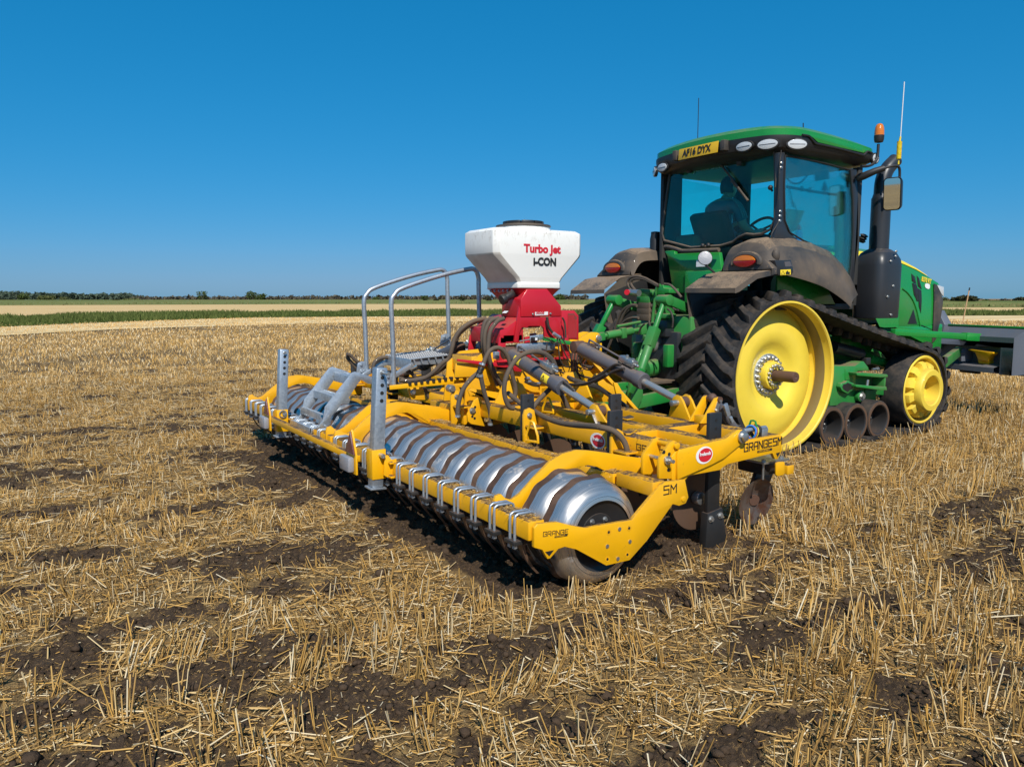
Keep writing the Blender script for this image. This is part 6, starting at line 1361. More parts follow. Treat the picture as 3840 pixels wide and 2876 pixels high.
# --- fenders
def fender(s):
    m = lambda p: Vector((p[0] * s, p[1], p[2]))
    xo, xi = 1.02, 0.40
    # flat dusty shelf behind, folded down at the lip and the outer edge
    b = MB(); top = [(xi, 3.31, 1.565), (xi, 3.52, 1.70), (xi, 3.80, 1.745), (xo - 0.02, 3.80, 1.742), (xo - 0.02, 3.52, 1.695), (xo - 0.02, 3.31, 1.562)]
    rows = [[m((xi - 0.01, 3.295, 1.525)), m((xo - 0.03, 3.295, 1.520))], [m((xi - 0.01, 3.300, 1.566)), m((xo - 0.03, 3.300, 1.562))], [m((xi, 3.53, 1.695)), m((xo + 0.0, 3.53, 1.692))], [m((xi, 3.83, 1.745)), m((xo + 0.0, 3.83, 1.742))]]
    b.grid(rows); b.grid([[m((xo - 0.03, 3.295, 1.520)), m((xo - 0.03, 3.300, 1.562)), m((xo, 3.53, 1.692)), m((xo, 3.83, 1.742))], [m((xo - 0.028, 3.296, 1.516)), m((xo - 0.02, 3.34, 1.53)), m((xo + 0.004, 3.54, 1.645)), m((xo + 0.006, 3.83, 1.695))]])
    b.grid([[m((xi, 3.30, 1.52)), m((xi, 3.53, 1.69)), m((xi, 3.83, 1.74))], [m((xi, 3.42, 0.9)), m((xi, 3.6, 0.9)), m((xi, 3.83, 0.9))]])
    oF_ = b.build('fender_shelf', 'dusty_black', tr, smooth=20)
    MB().prism([m((xi + 0.01, 3.32, 1.52)), m((xi + 0.01, 3.9, 1.70)), m((xi + 0.01, 4.0, 1.2)), m((xi + 0.01, 3.75, 0.85)), m((xi + 0.01, 3.55, 0.9))], (-0.02 * s, 0, 0)).build('fender_side', 'black_plastic', oF_, bevel=0.002)
    # moulded hump
    tt = np.linspace(0, 1, 18); rows = []
    ys = [3.72, 3.78, 3.88, 4.10, 4.35, 4.60, 4.85, 5.05, 5.20, 5.32]
    oz = [1.74, 1.745, 1.74, 1.715, 1.68, 1.635, 1.575, 1.52, 1.475, 1.43]
    rz = [1.80, 1.93, 2.02, 2.045, 2.04, 2.005, 1.935, 1.825, 1.70, 1.54]
    iz = [1.78, 1.90, 1.98, 2.00, 2.00, 1.965, 1.90, 1.79, 1.67, 1.52]
    T = np.linspace(0, 1, len(ys)); TT = np.linspace(0, 1, 30)
    yo = [3.72, 3.78, 3.88, 4.08, 4.28, 4.48, 4.65, 4.78, 4.87, 4.94]
    def sm(a):
        V = spline([Vector((v, 0, 0)) for v in a], 4); return [v.x for v in V]
    ys, oz, rz, iz, yo = map(sm, (ys, oz, rz, iz, yo))
    for i, y in enumerate(ys):
        g_ = 0.008 * (math.sin(i * 1.4) > 0.55)
        rows.append([m((xo + 0.01, yo[i], oz[i] - 0.055)), m((xo + 0.014, yo[i], oz[i])), m((xo - 0.03, yo[i] * 0.75 + y * 0.25, oz[i] + (rz[i] - oz[i]) * 0.35 + g_)), m((xo - 0.10, yo[i] * 0.3 + y * 0.7, oz[i] + (rz[i] - oz[i]) * 0.72 + g_)), m((xo - 0.19, y, rz[i] - 0.014 + g_)), m((xo - 0.27, y, rz[i] + g_)), m((0.62, y, rz[i] + 0.004)), m((0.46, y, iz[i])), m((0.42, y, iz[i] - 0.10))])
    b = MB(); b.grid(rows); r0 = rows[0]; 
    b.add([*r0, *[Vector((p.x, p.y + 0.0, 1.735)) for p in r0]], [(i, i + 1, 9 + i + 1, 9 + i) for i in range(8)])
    b.build('fender', 'dusty_black', tr, smooth=45)
    # lamp arch and oval rear lamp
    lc = Vector((0.735 * s, 3.725, 1.815)); b = MB(); P = [lc + Vector((0.155 * math.cos(t) * 1.0, 0.0, 0.075 * math.sin(t) - 0.012)) for t in np.linspace(-0.25, math.pi + 0.25, 16)]
    b.tube(P, 0.030, 8); b.build('lamp_arch', 'dusty_black', oF_)
    def oval(z0, z1, mat, name, par):
        n = 14; E = []
        for k in range(n + 1): t = z0 + (z1 - z0) * k / n; E.append(t)
        w_ = lambda t: 0.125 * math.sqrt(max(0, 1 - (t / 0.055) ** 2))
        b = MB(); P = [lc + Vector((w_(t) * s, -0.035, t)) for t in E] + [lc + Vector((-w_(t) * s, -0.035, t)) for t in E[::-1]]; b.prism(P, (0, 0.03, 0)); return b.build(name, mat, par, bevel=0.003)
    MB().lathe(lc + Vector((0, -0.02, 0)), (0, 1, 0), [(0, 0.001), (0, 0.068), (0.03, 0.07)], 28).build('lamp_bezel', 'black_plastic', oF_).scale = (1, 1, 1)
    b = MB(); b.prism([lc + Vector((0.142 * math.cos(t), -0.012, 0.068 * math.sin(t))) for t in np.linspace(0, 6.283, 29)[:-1]], (0, 0.03, 0)); ol_ = b.build('rear_lamp', 'black_plastic', oF_, bevel=0.004)
    oval(0.004, 0.0545, 'lens_amber', 'amber_lens', ol_); oval(-0.0545, 0.002, 'lens_red', 'red_lens', ol_)
    return oF_
oFn = fender(1); far_side(fender)
# small lamp, switch box and label on the right fender
q = U(f3(805, 665), X=0.50); b = MB(); ax = Vector((0.75, -0.62, 0.22)).normalized(); b.lathe(q - ax * 0.03, ax, [(0, 0.03), (0.0, 0.055), (0.03, 0.068), (0.04, 0.066)], 24); ow1 = b.build('work_lamp', 'black_plastic', tr, smooth=30); b = MB(); b.lathe(q + ax * 0.008, ax, [(0, 0.064), (0.004, 0.04), (0.006, 0.0005)], 24); b.build('lamp_lens', 'lens_grey', ow1)
b = MB(); b.beam(q - ax * 0.02 - Vector((0, 0, 0.05)), q + Vector((0.09, 0.03, -0.135)), 0.03, 0.012); b.build('lamp_bracket', 'black_steel', ow1)
P = onX(f3, 1.035, [(1835, 695), (2075, 690), (2110, 815), (2115, 870), (2085, 915), (1890, 920), (1870, 890), (1868, 800)]); sb = MB().prism(P, (-0.07, 0, 0)).build('hitch_switch_box', 'dark_paint', oFn, bevel=0.006)
P = onX(f3, 1.0355, [(1918, 838), (2070, 830), (2072, 908), (1920, 918)]); lb_ = MB().prism(P, (0.001, 0, 0)).build('warning_label', 'ink_yellow', sb, smooth=0)
b = MB(); T = onX(f3, 1.038, [(1930, 905), (1985, 900), (1957, 853)])
for i in range(3): b.beam(T[i], T[(i + 1) % 3], 0.001, 0.004, up=(1, 0, 0))
b.prism(onX(f3, 1.038, [(2000, 905), (2000, 868), (2012, 862), (2018, 850), (2030, 850), (2034, 868), (2058, 868), (2058, 900)]), (0.001, 0, 0)); b.build('warning_sign', 'ink', lb_)
P = onX(f3, 1.0355, [(1975, 720), (2060, 712), (2090, 785), (1990, 790)]); MB().prism(P, (0.0015, 0, 0)).build('switch_pad', 'grey_steel', sb)
b = MB(); q = U(f3(1880, 620), X=1.0); b.ball((q.x - 0.02, q.y, q.z), 0.045, 12, 8, (0.8, 0.9, 1.4)); b.build('fender_blister', 'dusty_black', oFn)
# --- cab body
GR = 4.08; CX = 0.815; CXL = -0.79; CF = 5.30
P = [U(f3(*p), Y=GR - 0.03) for p in [(205, 560), (350, 545), (355, 600), (1010, 575), (1060, 900), (900, 1180), (330, 1180), (245, 640)]]; MB().prism(P, (0, 0.05, 0)).build('rear_panel', 'green', tr, bevel=0.008)
bx((-0.34, GR - 0.06, 1.30), (0.34, GR - 0.02, 1.76), 'rear_cover', 'green', 0.015, tr)
q = U(f3(760, 740), Y=GR - 0.065); sp_([q + Vector(v) for v in ((-0.08, 0, -0.035), (0.08, 0, -0.035), (0.08, 0, 0.035), (-0.08, 0, 0.035))], 0.002, 'label', 'white', tr, 0)
b = MB(); b.tube([U(f3(*p), Y=GR - 0.09) for p in [(210, 500), (270, 500), (420, 545), (490, 560), (800, 550), (1010, 540)]], 0.022, 10, smooth=4); b.build('filler_pipe', 'dusty_black', tr)
bx((CXL, GR, 1.36), (CX, CF, 1.42), 'cab_floor', 'trim_dark', 0.005, tr)
P = [(GR, 1.40), (GR, 1.96), (4.30, 2.02), (4.9, 1.98), (CF, 1.45), (CF, 1.36)]
for x in (CX - 0.02, CXL): plateX([(GR, 1.40), (GR, 1.98), (4.18, 2.03), (4.40, 1.97), (4.75, 1.70), (5.0, 1.40)], x, 0.02, 'green', 'cab_side', tr)
# pillars
def pillar(pts, X, th, name='cab_pillar', mat='dark_paint', depth=None):
    q = onX(c5, X, pts); return MB().prism(q, (th, 0, 0)).build(name, mat, tr, bevel=0.006)
pillar([(1048, 345), (1095, 345), (1090, 560), (1088, 830), (1115, 940), (1190, 1000), (1010, 1000), (1035, 900), (1050, 830), (1045, 560)], CX, -0.05)
pillar([(1585, 470), (1635, 470), (1648, 700), (1645, 1000), (1615, 1300), (1580, 1480), (1555, 1480), (1590, 1200), (1608, 950), (1605, 700)], CX, -0.06)
def mirrorplate(pts, name='cab_pillar', mat='trim_dark'):
    q = onX(c5, CX, pts); q = [Vector((CXL, p.y, p.z)) for p in q]; return MB().prism(q, (0.06, 0, 0)).build(name, mat, tr, bevel=0.006)
bx((CXL, GR - 0.01, 1.40), (CXL + 0.05, 4.36, 2.86), 'cab_pillar', 'trim_dark', 0.01, tr); bx((CXL, CF - 0.06, 1.40), (CXL + 0.06, CF + 0.03, 2.86), 'cab_pillar', 'trim_dark', 0.01, tr)
bx((CXL, GR, 1.40), (CXL + 0.03, CF, 2.12), 'cab_lower_side', 'trim_dark', 0.01, tr)
b = MB(); b.box((CXL, CF - 0.03, 2.835), (CX, CF + 0.06, 2.88)); b.box((CXL, CF, 1.40), (CX, CF + 0.05, 1.62)); b.box((CXL, CF - 0.02, 1.5), (CXL + 0.18, CF + 0.05, 2.85)); b.box((CX - 0.07, CF - 0.02, 1.5), (CX, CF + 0.05, 2.8)); b.build('windscreen_frame', 'trim_dark', tr, bevel=0.006)
# right front inner trim (pale) seen through the door glass
b = MB(); b.prism([U(c5(*p), X=0.70) for p in [(1520, 640), (1575, 640), (1570, 1000), (1560, 1300), (1505, 1380), (1500, 1000)]], (-0.05, 0, 0)); b.build('door_trim', 'trim_grey', tr, bevel=0.008)
# glass
rear = [(228, 490), (330, 455), (640, 400), (1015, 345), (1022, 600), (1018, 850), (985, 925), (915, 962), (860, 968), (800, 962), (745, 985), (700, 1022), (610, 1050), (385, 1065), (185, 1012), (168, 960), (185, 800)]
RP = [U(c5(*p), Y=GR) for p in rear]; MB().prism(RP, (0, 0.006, 0)).build('rear_window', 'glass', tr, smooth=0)
MB().tube(RP + [RP[0]], 0.014, 8).build('rear_window_seal', 'dusty_black', tr)
text('JOHN DEERE', U(c5(405, 498), Y=GR - 0.003), U(c5(700, 448), Y=GR) - U(c5(405, 498), Y=GR), (0, 0, 1), 0.078, 'ink_teal', tr, shear=0.2, bold=0.0, xs=(U(c5(700, 448), Y=GR) - U(c5(405, 498), Y=GR)).length / 0.078 / 6.4)
side = [(1095, 370), (1250, 395), (1400, 430), (1585, 480), (1605, 700), (1608, 950), (1592, 1200), (1560, 1400), (1510, 1280), (1420, 1140), (1310, 1045), (1230, 1010), (1130, 950), (1092, 860), (1088, 600)]
def bulge(q, s): q = Vector(q); q.x += 0.0 * s; return q
SPN = onX(c5, CX + 0.002, side); MB().prism(SPN, (-0.006, 0, 0)).build('door_glass', 'glass', tr, smooth=0); MB().tube(SPN + [SPN[0]], 0.009, 8).build('door_seal', 'black_plastic', tr)
MB().prism([Vector((CXL + 0.01, p.y, p.z)) for p in SPN], (0.006, 0, 0)).build('door_glass', 'glass', tr, smooth=0)
MB().box((CXL + 0.1, CF + 0.01, 1.62), (CX - 0.06, CF + 0.016, 2.74)).build('windscreen', 'glass', tr, smooth=0)
# wiper and hinges of the rear window
b = MB(); b.tube([U(c5(*p), Y=GR - 0.03) for p in [(520, 370), (610, 440), (690, 540), (812, 710)]], 0.009, 6); b.tube([U(c5(*p), Y=GR - 0.025) for p in [(690, 555), (815, 712)]], 0.012, 6); b.build('rear_wiper', 'dusty_black', tr)
b = MB()
for p in ((365, 450), (745, 390)): q = U(c5(*p), Y=GR - 0.04); b.box((q.x - 0.03, q.y, q.z - 0.07), (q.x + 0.03, q.y + 0.04, q.z + 0.07))
b.build('window_hinge', 'black_plastic', tr, bevel=0.008)
b = MB()
for p in ((472, 1050), (515, 1047), (983, 612)): q = U(c5(*p), Y=GR - 0.02); b.ball(tuple(q), 0.024, 12, 8); b.cyl(q, q + Vector((0, 0.03, -0.03)), 0.01, 8)
b.build('window_knob', 'black_plastic', tr)
b = MB(); b.tube([U(c5(*p), Y=GR - 0.035) for p in [(1010, 345), (1022, 420), (1024, 560), (1020, 610), (1028, 540)]], 0.007, 6, smooth=3); b.build('pillar_cable', 'hose', tr)
b = MB(); b.tube([U(c5(*p), X=CX + 0.012) for p in [(1065, 330), (1060, 380), (1052, 430), (1048, 560), (1046, 700)]], 0.005, 6, smooth=3); b.tube([U(c5(*p), X=CX + 0.012) for p in [(1050, 862), (1025, 905), (1000, 945), (990, 975), (1000, 1000)]], 0.006, 6, smooth=3); b.build('pillar_cable', 'cable', tr)
b = MB()
for p in ((1065, 425), (1063, 460), (1056, 790), (1054, 825), (1052, 862)): bolt_head(b, U(c5(*p), X=CX), (1, 0, 0), 0.010)
b.build('pillar_bolt', 'bolt', tr)
# --- cab roof: green shell over a black skirt, rounded corners, bowed rear edge
def roof_ring(x, yr, yf, z, bow, cr, n=10, dz=0.0, side=0.0):
    out = []
    pts = []
    def arc(cx_, cy_, a0, a1):
        for t in np.linspace(a0, a1, n): pts.append((cx_ + cr * math.cos(t), cy_ + cr * math.sin(t)))
    arc(-x + cr, yr + cr, 1.5 * math.pi, math.pi); arc(-x + cr, yf - cr, math.pi, 0.5 * math.pi); arc(x - cr, yf - cr, 0.5 * math.pi, 0); arc(x - cr, yr + cr, 0, -0.5 * math.pi)
    P2 = []
    for i in range(len(pts)):
        a, c = pts[i], pts[(i + 1) % len(pts)]
        for t in np.linspace(0, 1, 9 if (i + 1) % n == 0 else 2)[:-1]: P2.append((a[0] + (c[0] - a[0]) * t, a[1] + (c[1] - a[1]) * t))
    for px, py in P2:
        k = max(0.0, (yf - py) / (yf - yr)); yy = py - bow * k * (1 - (px / x) ** 2)
        # the skirt falls towards the front corners
        zz = z + dz * ((py - yr) / (yf - yr)) ** 2 - side * abs(px / x) ** 2.2
        out.append(Vector((px, yy, zz)))
    return out
RX = 0.90; RY0, RY1 = 4.02, 5.52
rows = [roof_ring(RX - 0.03, RY0 + 0.03, RY1 - 0.03, 2.978, 0.15, 0.20, dz=-0.065, side=0.015), roof_ring(RX, RY0, RY1, 2.988, 0.16, 0.22, dz=-0.065, side=0.015), roof_ring(RX, RY0, RY1, 3.052, 0.16, 0.22, dz=-0.075, side=0.015), roof_ring(RX - 0.045, RY0 + 0.05, RY1 - 0.06, 3.094, 0.15, 0.26, dz=-0.085, side=0.02), roof_ring(RX - 0.15, RY0 + 0.16, RY1 - 0.18, 3.128, 0.13, 0.24, dz=-0.085, side=0.03), roof_ring(RX - 0.4, RY0 + 0.42, RY1 - 0.42, 3.148, 0.10, 0.2, dz=-0.04, side=0.02)]
b = MB(); b.grid(rows, closed=True); n_ = len(rows[0]); b.f.append(tuple(len(b.v) - n_ + k for k in range(n_))); b.mi.append(0); ro_ = b.build('cab_roof', 'green', tr, smooth=50)
rows = [roof_ring(RX - 0.20, RY0 + 0.16, RY1 - 0.20, 2.80, 0.10, 0.2), roof_ring(RX - 0.06, RY0 + 0.05, RY1 - 0.06, 2.825, 0.14, 0.2, side=0.0), roof_ring(RX - 0.01, RY0 + 0.004, RY1 - 0.01, 2.88, 0.16, 0.21, dz=-0.02, side=0.01), roof_ring(RX + 0.008, RY0 - 0.008, RY1 + 0.008, 2.955, 0.16, 0.22, dz=-0.06, side=0.015), roof_ring(RX + 0.008, RY0 - 0.008, RY1 + 0.008, 2.992, 0.16, 0.22, dz=-0.065, side=0.015), roof_ring(RX - 0.02, RY0 + 0.02, RY1 - 0.02, 2.994, 0.16, 0.22, dz=-0.065, side=0.015)]
b = MB(); b.grid(rows, closed=True); b.f.append(tuple(range(n_))); b.mi.append(0); b.build('roof_skirt', 'black_plastic', ro_, smooth=40)
P = onX(c5, RX + 0.004, [(1268, 215), (1300, 240), (1335, 272), (1680, 352), (1712, 330), (1700, 318), (1500, 262), (1350, 225)])
MB().prism(P, (0.012, 0, 0)).build('roof_side_panel', 'green', ro_, bevel=0.003)
MB().tube(onX(c5, RX + 0.014, [(1225, 215), (1268, 222), (1290, 240), (1318, 274), (1345, 285), (1500, 318), (1660, 362), (1690, 365), (1715, 340), (1750, 352)]), 0.011, 8, smooth=3).build('roof_trim', 'black_plastic', ro_)
def roof_back_y(x): return RY0 - 0.16 * (1 - (x / RX) ** 2)
yp = roof_back_y(0.26) - 0.055
npl = MB().prism([Vector((-0.265, yp, 2.885)), Vector((0.262, yp, 2.885)), Vector((0.262, yp + 0.012, 2.995)), Vector((-0.265, yp + 0.012, 2.995))], (0, -0.006, 0)).build('number_plate', 'plate_yellow', tr, bevel=0.001)
text('AF16 DYX', (-0.205, yp - 0.0075, 2.912), (1, 0, 0), (0, 0.1, 1), 0.098, 'ink', npl, xs=0.41 / 0.098 / 4.86, bold=0.028)
b = MB()
for x in (-0.335, 0.315): b.box((x - 0.028, roof_back_y(x) - 0.06, 2.895), (x + 0.028, roof_back_y(x) + 0.02, 2.995))
b.build('plate_lamp', 'dusty_black', ro_, bevel=0.006)
def roof_lamp(p, wx, hz, nrm, tlt=0):
    n_ = Vector(nrm).normalized(); ux = n_.cross(Vector((0, 0, 1))).normalized(); uz = ux.cross(n_); p = Vector(p)
    b = MB(); b.prism([p + ux * (wx + 0.014) * math.cos(t) + uz * (hz + 0.012) * math.sin(t) - n_ * 0.02 for t in np.linspace(0, 6.283, 29)[:-1]], n_ * 0.03); o = b.build('work_lamp', 'black_plastic', ro_, bevel=0.005)
    b = MB(); b.prism([p + ux * wx * math.cos(t) + uz * hz * math.sin(t) + n_ * 0.004 for t in np.linspace(0, 6.283, 29)[:-1]], n_ * 0.012); b.build('lamp_lens', 'lens_clear', o, bevel=0.004)
    b = MB(); b.beam(p - ux * wx * 0.8 + n_ * 0.0175, p + ux * wx * 0.8 + n_ * 0.0175, 0.004, 0.003, up=n_); b.build('lens_rib', 'grey_steel', o)
roof_lamp((0.52, roof_back_y(0.52) - 0.012, 2.906), 0.088, 0.042, (0.05, -1, -0.05)); roof_lamp((0.735, roof_back_y(0.735) + 0.005, 2.900), 0.095, 0.044, (0.35, -1, -0.05)); roof_lamp((RX - 0.005, RY0 + 0.16, 2.896), 0.092, 0.044, (1, -0.55, -0.05))
roof_lamp((-0.60, roof_back_y(0.60) - 0.01, 2.87), 0.075, 0.042, (-0.1, -1, -0.05)); roof_lamp((-0.80, roof_back_y(0.80) + 0.01, 2.86), 0.065, 0.045, (-0.6, -1, 0)); roof_lamp((RX - 0.005, RY1 - 0.10, 2.885), 0.045, 0.045, (1, -0.1, -0.05))
# black side scoop under the roof, antennas
b = MB(); b.tube([(-0.20, RY0 + 0.0, 3.08), (-0.20, RY0, 3.52)], 0.004, 5); b.build('antenna', 'black_plastic', ro_)
b = MB(); b.tube([U(c5(1231, 168), X=0.1), U(c5(1231, 125), X=0.1)], 0.006, 5); b.build('antenna', 'black_plastic', ro_)
# --- beacon
bq = U(f2(1560, 340), X=0.93); b = MB(); b.tube([U(f2(*p), X=0.93) for p in [(1300, 690), (1400, 685), (1480, 650), (1530, 580), (1545, 500), (1550, 430), (1555, 360)]], 0.014, 10, smooth=4); obc = b.build('beacon', 'black_plastic', tr)
b = MB(); b.lathe(bq + Vector((0, 0, 0.0)), (0, 0, 1), [(0, 0.02), (0.005, 0.040), (0.03, 0.047), (0.07, 0.049), (0.075, 0.045)], 24); b.build('beacon_base', 'black_plastic', obc, smooth=35)
b = MB(); b.lathe(bq + Vector((0, 0, 0.072)), (0, 0, 1), [(0, 0.047), (0.04, 0.046), (0.08, 0.041), (0.105, 0.030), (0.115, 0.015), (0.117, 0.0005)], 24); b.build('beacon_lens', 'lens_amber', obc, smooth=60)
# --- mirror on its arm
MX = 1.10
b = MB(); b.tube([U(f2(1250, 860), X=CX + 0.02), U(f2(1340, 830), X=0.9), U(f2(1500, 760), X=0.98), U(f2(1640, 715), X=1.04)], lambda t: 0.042 - 0.012 * t, 12); b.tube([U(f2(1640, 715), X=1.04), U(f2(1760, 685), X=1.08), U(f2(1840, 690), X=MX), U(f2(1868, 740), X=MX), U(f2(1868, 900), X=MX)], 0.013, 10, smooth=5); om = b.build('mirror_arm', 'black_plastic', tr)
mc = U(f2(1755, 1095), X=MX + 0.03); nrm = Vector((0.25, -1, -0.070)).normalized(); ux = nrm.cross(Vector((0, 0, 1))).normalized(); uz = ux.cross(nrm)
def rr_(w_, h_, r, c0):
    out = []
    for cx_, cz_, a in ((w_ - r, h_ - r, 0), (-w_ + r, h_ - r, 0.5 * math.pi), (-w_ + r, -h_ + r, math.pi), (w_ - r, -h_ + r, 1.5 * math.pi)):
        for t in np.linspace(a, a + math.pi / 2, 6): out.append(c0 + ux * (cx_ + r * math.cos(t)) + uz * (cz_ + r * math.sin(t)))
    return out
b = MB(); b.grid([rr_(0.082, 0.158, 0.034, mc), rr_(0.086, 0.162, 0.04, mc - nrm * 0.02), rr_(0.078, 0.154, 0.045, mc - nrm * 0.075), rr_(0.05, 0.11, 0.04, mc - nrm * 0.10)], closed=True); b.f.append(tuple(len(b.v) - 24 + k for k in range(24))); b.mi.append(0); omh = b.build('mirror_housing', 'black_plastic', om, smooth=45)
b = MB(); b.prism(rr_(0.075, 0.151, 0.032, mc - nrm * 0.004), nrm * 0.003); b.build('mirror_face', 'mirror', om, smooth=0)
# --- exhaust stack and its guard
ex = Vector((0.80, 5.72, 0)); b = MB()
def sq(r, z, e=0.5):
    out = []
    for k in range(32):
        t = 2 * math.pi * k / 32; c, s_ = math.cos(t), math.sin(t); out.append(Vector((ex.x + r * 0.9 * math.copysign(abs(c) ** e, c), ex.y + r * math.copysign(abs(s_) ** e, s_), z)))
    return out
rows = [sq(0.198, 1.265), sq(0.203, 1.28), sq(0.208, 1.55), sq(0.210, 1.815), sq(0.208, 1.83), sq(0.200, 1.88), sq(0.165, 1.95, 0.6), sq(0.120, 1.985, 0.8), sq(0.098, 1.995, 1), sq(0.094, 2.02, 1)]
b.grid(rows, closed=True); b.f.append(tuple(range(32))); b.mi.append(0); oe = b.build('exhaust_guard', 'dark_paint', tr, smooth=40)
for p in ((785, 283), (740, 330), (762, 567), (708, 668), (740, 842), (790, 238)): b = MB(); bolt_head(b, U(c7(*p), X=ex.x + 0.19), (1, -0.2, 0), 0.009); b.build('guard_bolt', 'bolt', oe)
b = MB(); b.tube([(ex.x, ex.y, 1.98), (ex.x, ex.y, 2.45), (ex.x, ex.y, 2.52)], 0.098, 24); b.tube([(ex.x, ex.y, 2.50), (ex.x, ex.y + 0.0, 2.56)], lambda t: 0.098 - 0.016 * t, 24); b.tube([(ex.x, ex.y, 2.54), (ex.x, ex.y + 0.01, 2.70), (ex.x + 0.01, ex.y + 0.06, 2.82), (ex.x + 0.03, ex.y + 0.17, 2.925)], lambda t: 0.080 - 0.008 * t, 24, smooth=6, cap=False); b.build('exhaust_pipe', 'dark_paint', oe, smooth=50)
bx((0.30, 5.42, 1.38), (0.66, 5.50, 1.90), 'guard_stay', 'dark_paint', 0.01, tr)
b = MB(); b.lathe(U(c7(455, 150), X=0.6), (0.5, 0, 1), [(0, 0.03), (0.02, 0.045), (0.03, 0.03), (0.05, 0.045), (0.06, 0.03), (0.08, 0.045), (0.09, 0.02)], 16); b.build('air_bellows', 'black_plastic', tr)
# whip antenna with yellow spring
q = U(f2(1850, 660), X=1.08); b = MB(); b.cyl(q, q + Vector((0, 0, 0.04)), 0.008, 8); b.lathe(q + Vector((0, 0, 0.05)), (0, 0, 1), [(0.006 * k, 0.026 if k % 2 else 0.021) for k in range(30)], 14, cap=True); b.cyl(q + Vector((0, 0, 0.22)), q + Vector((0.004, 0.004, 0.27)), 0.009, 8); oa = b.build('whip_base', 'ink_yellow', tr)
b = MB(); b.tube([q + Vector((0.004, 0.004, 0.26)), q + Vector((0.01, 0.01, 0.80))], 0.0048, 6); b.build('whip_antenna', 'white', oa)
# --- bonnet
HX = 0.345
prof = [U(c7(*p), X=HX) for p in [(360, 1010), (420, 720), (430, 430), (700, 300), (850, 310), (960, 370), (1100, 470), (1215, 535), (1240, 565), (1235, 600), (1150, 600), (1145, 985), (1025, 945), (840, 945), (780, 1000)]]
rows = []
def bon(y): return np.interp(y, [5.3, 5.9, 6.6, 6.95, 7.3, 7.6, 7.83], [2.06, 2.06, 2.03, 1.975, 1.885, 1.785, 1.715])
ysb = np.linspace(5.35, 7.83, 26)
for y in ysb:
    z = bon(y); w_ = 0.36 - 0.02 * (y - 5.3) / 2.5; zb = float(np.interp(y, [5.35, 6.25, 6.55, 7.6, 7.83], [1.46, 1.46, 1.13, 1.12, 1.19]))
    rows.append([Vector((-w_, y, zb)), Vector((-w_, y, z - 0.13)), Vector((-w_ + 0.03, y, z - 0.05)), Vector((-w_ + 0.12, y, z)), Vector((0, y, z + 0.02)), Vector((w_ - 0.12, y, z)), Vector((w_ - 0.03, y, z - 0.05)), Vector((w_, y, z - 0.13)), Vector((w_, y, zb))])
b = MB(); b.grid(rows); b.f.append(tuple(len(b.v) - 9 + k for k in range(9))); b.mi.append(0); hood = b.build('bonnet', 'green', tr, smooth=40)
b = MB(); R0, R1 = [], []
for y in np.linspace(5.5, 7.55, 24):
    z = bon(y); w_ = 0.36 - 0.02 * (y - 5.3) / 2.5; t = (y - 5.5) / 2.05; hgt = 0.075 * (1 - max(0, t - 0.35) / 0.65 * 0.92); top = Vector((w_ - 0.030 + 0.004, y, z - 0.048)); 
    R0.append(top + Vector((0.0015, 0, 0.004))); dirn = (Vector((w_, y, z - 0.13)) - Vector((w_ - 0.03, y, z - 0.05))).normalized(); R1.append(top + dirn * hgt + Vector((0.0035, 0, 0)))
b.grid([R0, R1]); b.build('bonnet_stripe', 'stripe_yellow', hood)
wx = 0.3455
def hoodX(pts, X, mat, name, th=0.003, par=None, bev=0.001): return MB().prism(onX(c7, X, pts), (th, 0, 0)).build(name, mat, par or hood, bevel=bev)
for pts in ([(935, 450), (960, 470), (978, 540), (940, 520)], [(988, 470), (1010, 495), (1035, 600), (1000, 570)], [(942, 540), (985, 560), (1000, 600), (995, 720), (960, 650)], [(1000, 590), (1032, 610), (1035, 700), (1028, 830), (1008, 760)]): hoodX(pts, wx, 'ink', 'bonnet_vent')
b = MB()
for k in range(20):
    y0, z0 = 930 + 4.2 * k, 470 + 11 * k
    q = onX(c7, wx + 0.0035, [(945 + 2.2 * k, 480 + 12 * k), (975 + 2.2 * k, 478 + 12 * k)]); b.beam(q[0], q[1], 0.004, 0.006)
b.build('vent_slat', 'dark_paint', hood, kind='stuff')
# air scoop: dark green arch recess with grille
arch = [(820, 600), (850, 590), (900, 630), (950, 700), (985, 790), (1005, 870), (1020, 940), (815, 950)]
hoodX(arch, wx, 'green_dirty', 'bonnet_recess'); q = onX(c7, wx + 0.006, [(850, 590), (900, 630), (950, 700), (985, 790), (1005, 870), (1022, 945)]); MB().tube(q, 0.010, 8, smooth=4).build('recess_edge', 'green', hood)
hoodX([(955, 790), (990, 930), (900, 930)], wx + 0.0035, 'ink', 'bonnet_vent')
b = MB()
for k in range(14): q = onX(c7, wx + 0.0075, [(952 - 3.6 * k, 805 + 9 * k), (958 + 2.2 * k, 805 + 9 * k)]); b.beam(q[0], q[1], 0.004, 0.005)
b.build('vent_slat', 'dark_paint', hood, kind='stuff')
q = onX(c7, wx + 0.003, [(1028, 940), (1140, 985)]); MB().beam(q[0], q[1], 0.004, 0.006).build('panel_gap', 'ink', hood)
q = U(c7(1033, 520), X=wx + 0.003); e = U(c7(1138, 553), X=wx + 0.003); text('8370 RT', q, e - q, (0, 0, 1), 0.082, 'ink_yellow', hood, xs=(e - q).length / 0.082 / 4.0, bold=0.03)
P = onX(c7, wx + 0.001, [(1068, 548), (1085, 542), (1108, 550), (1114, 562), (1112, 590), (1098, 598), (1075, 588), (1066, 572)]); MB().prism(P, (0.002, 0, 0)).build('oval_label', 'white', hood, smooth=0)
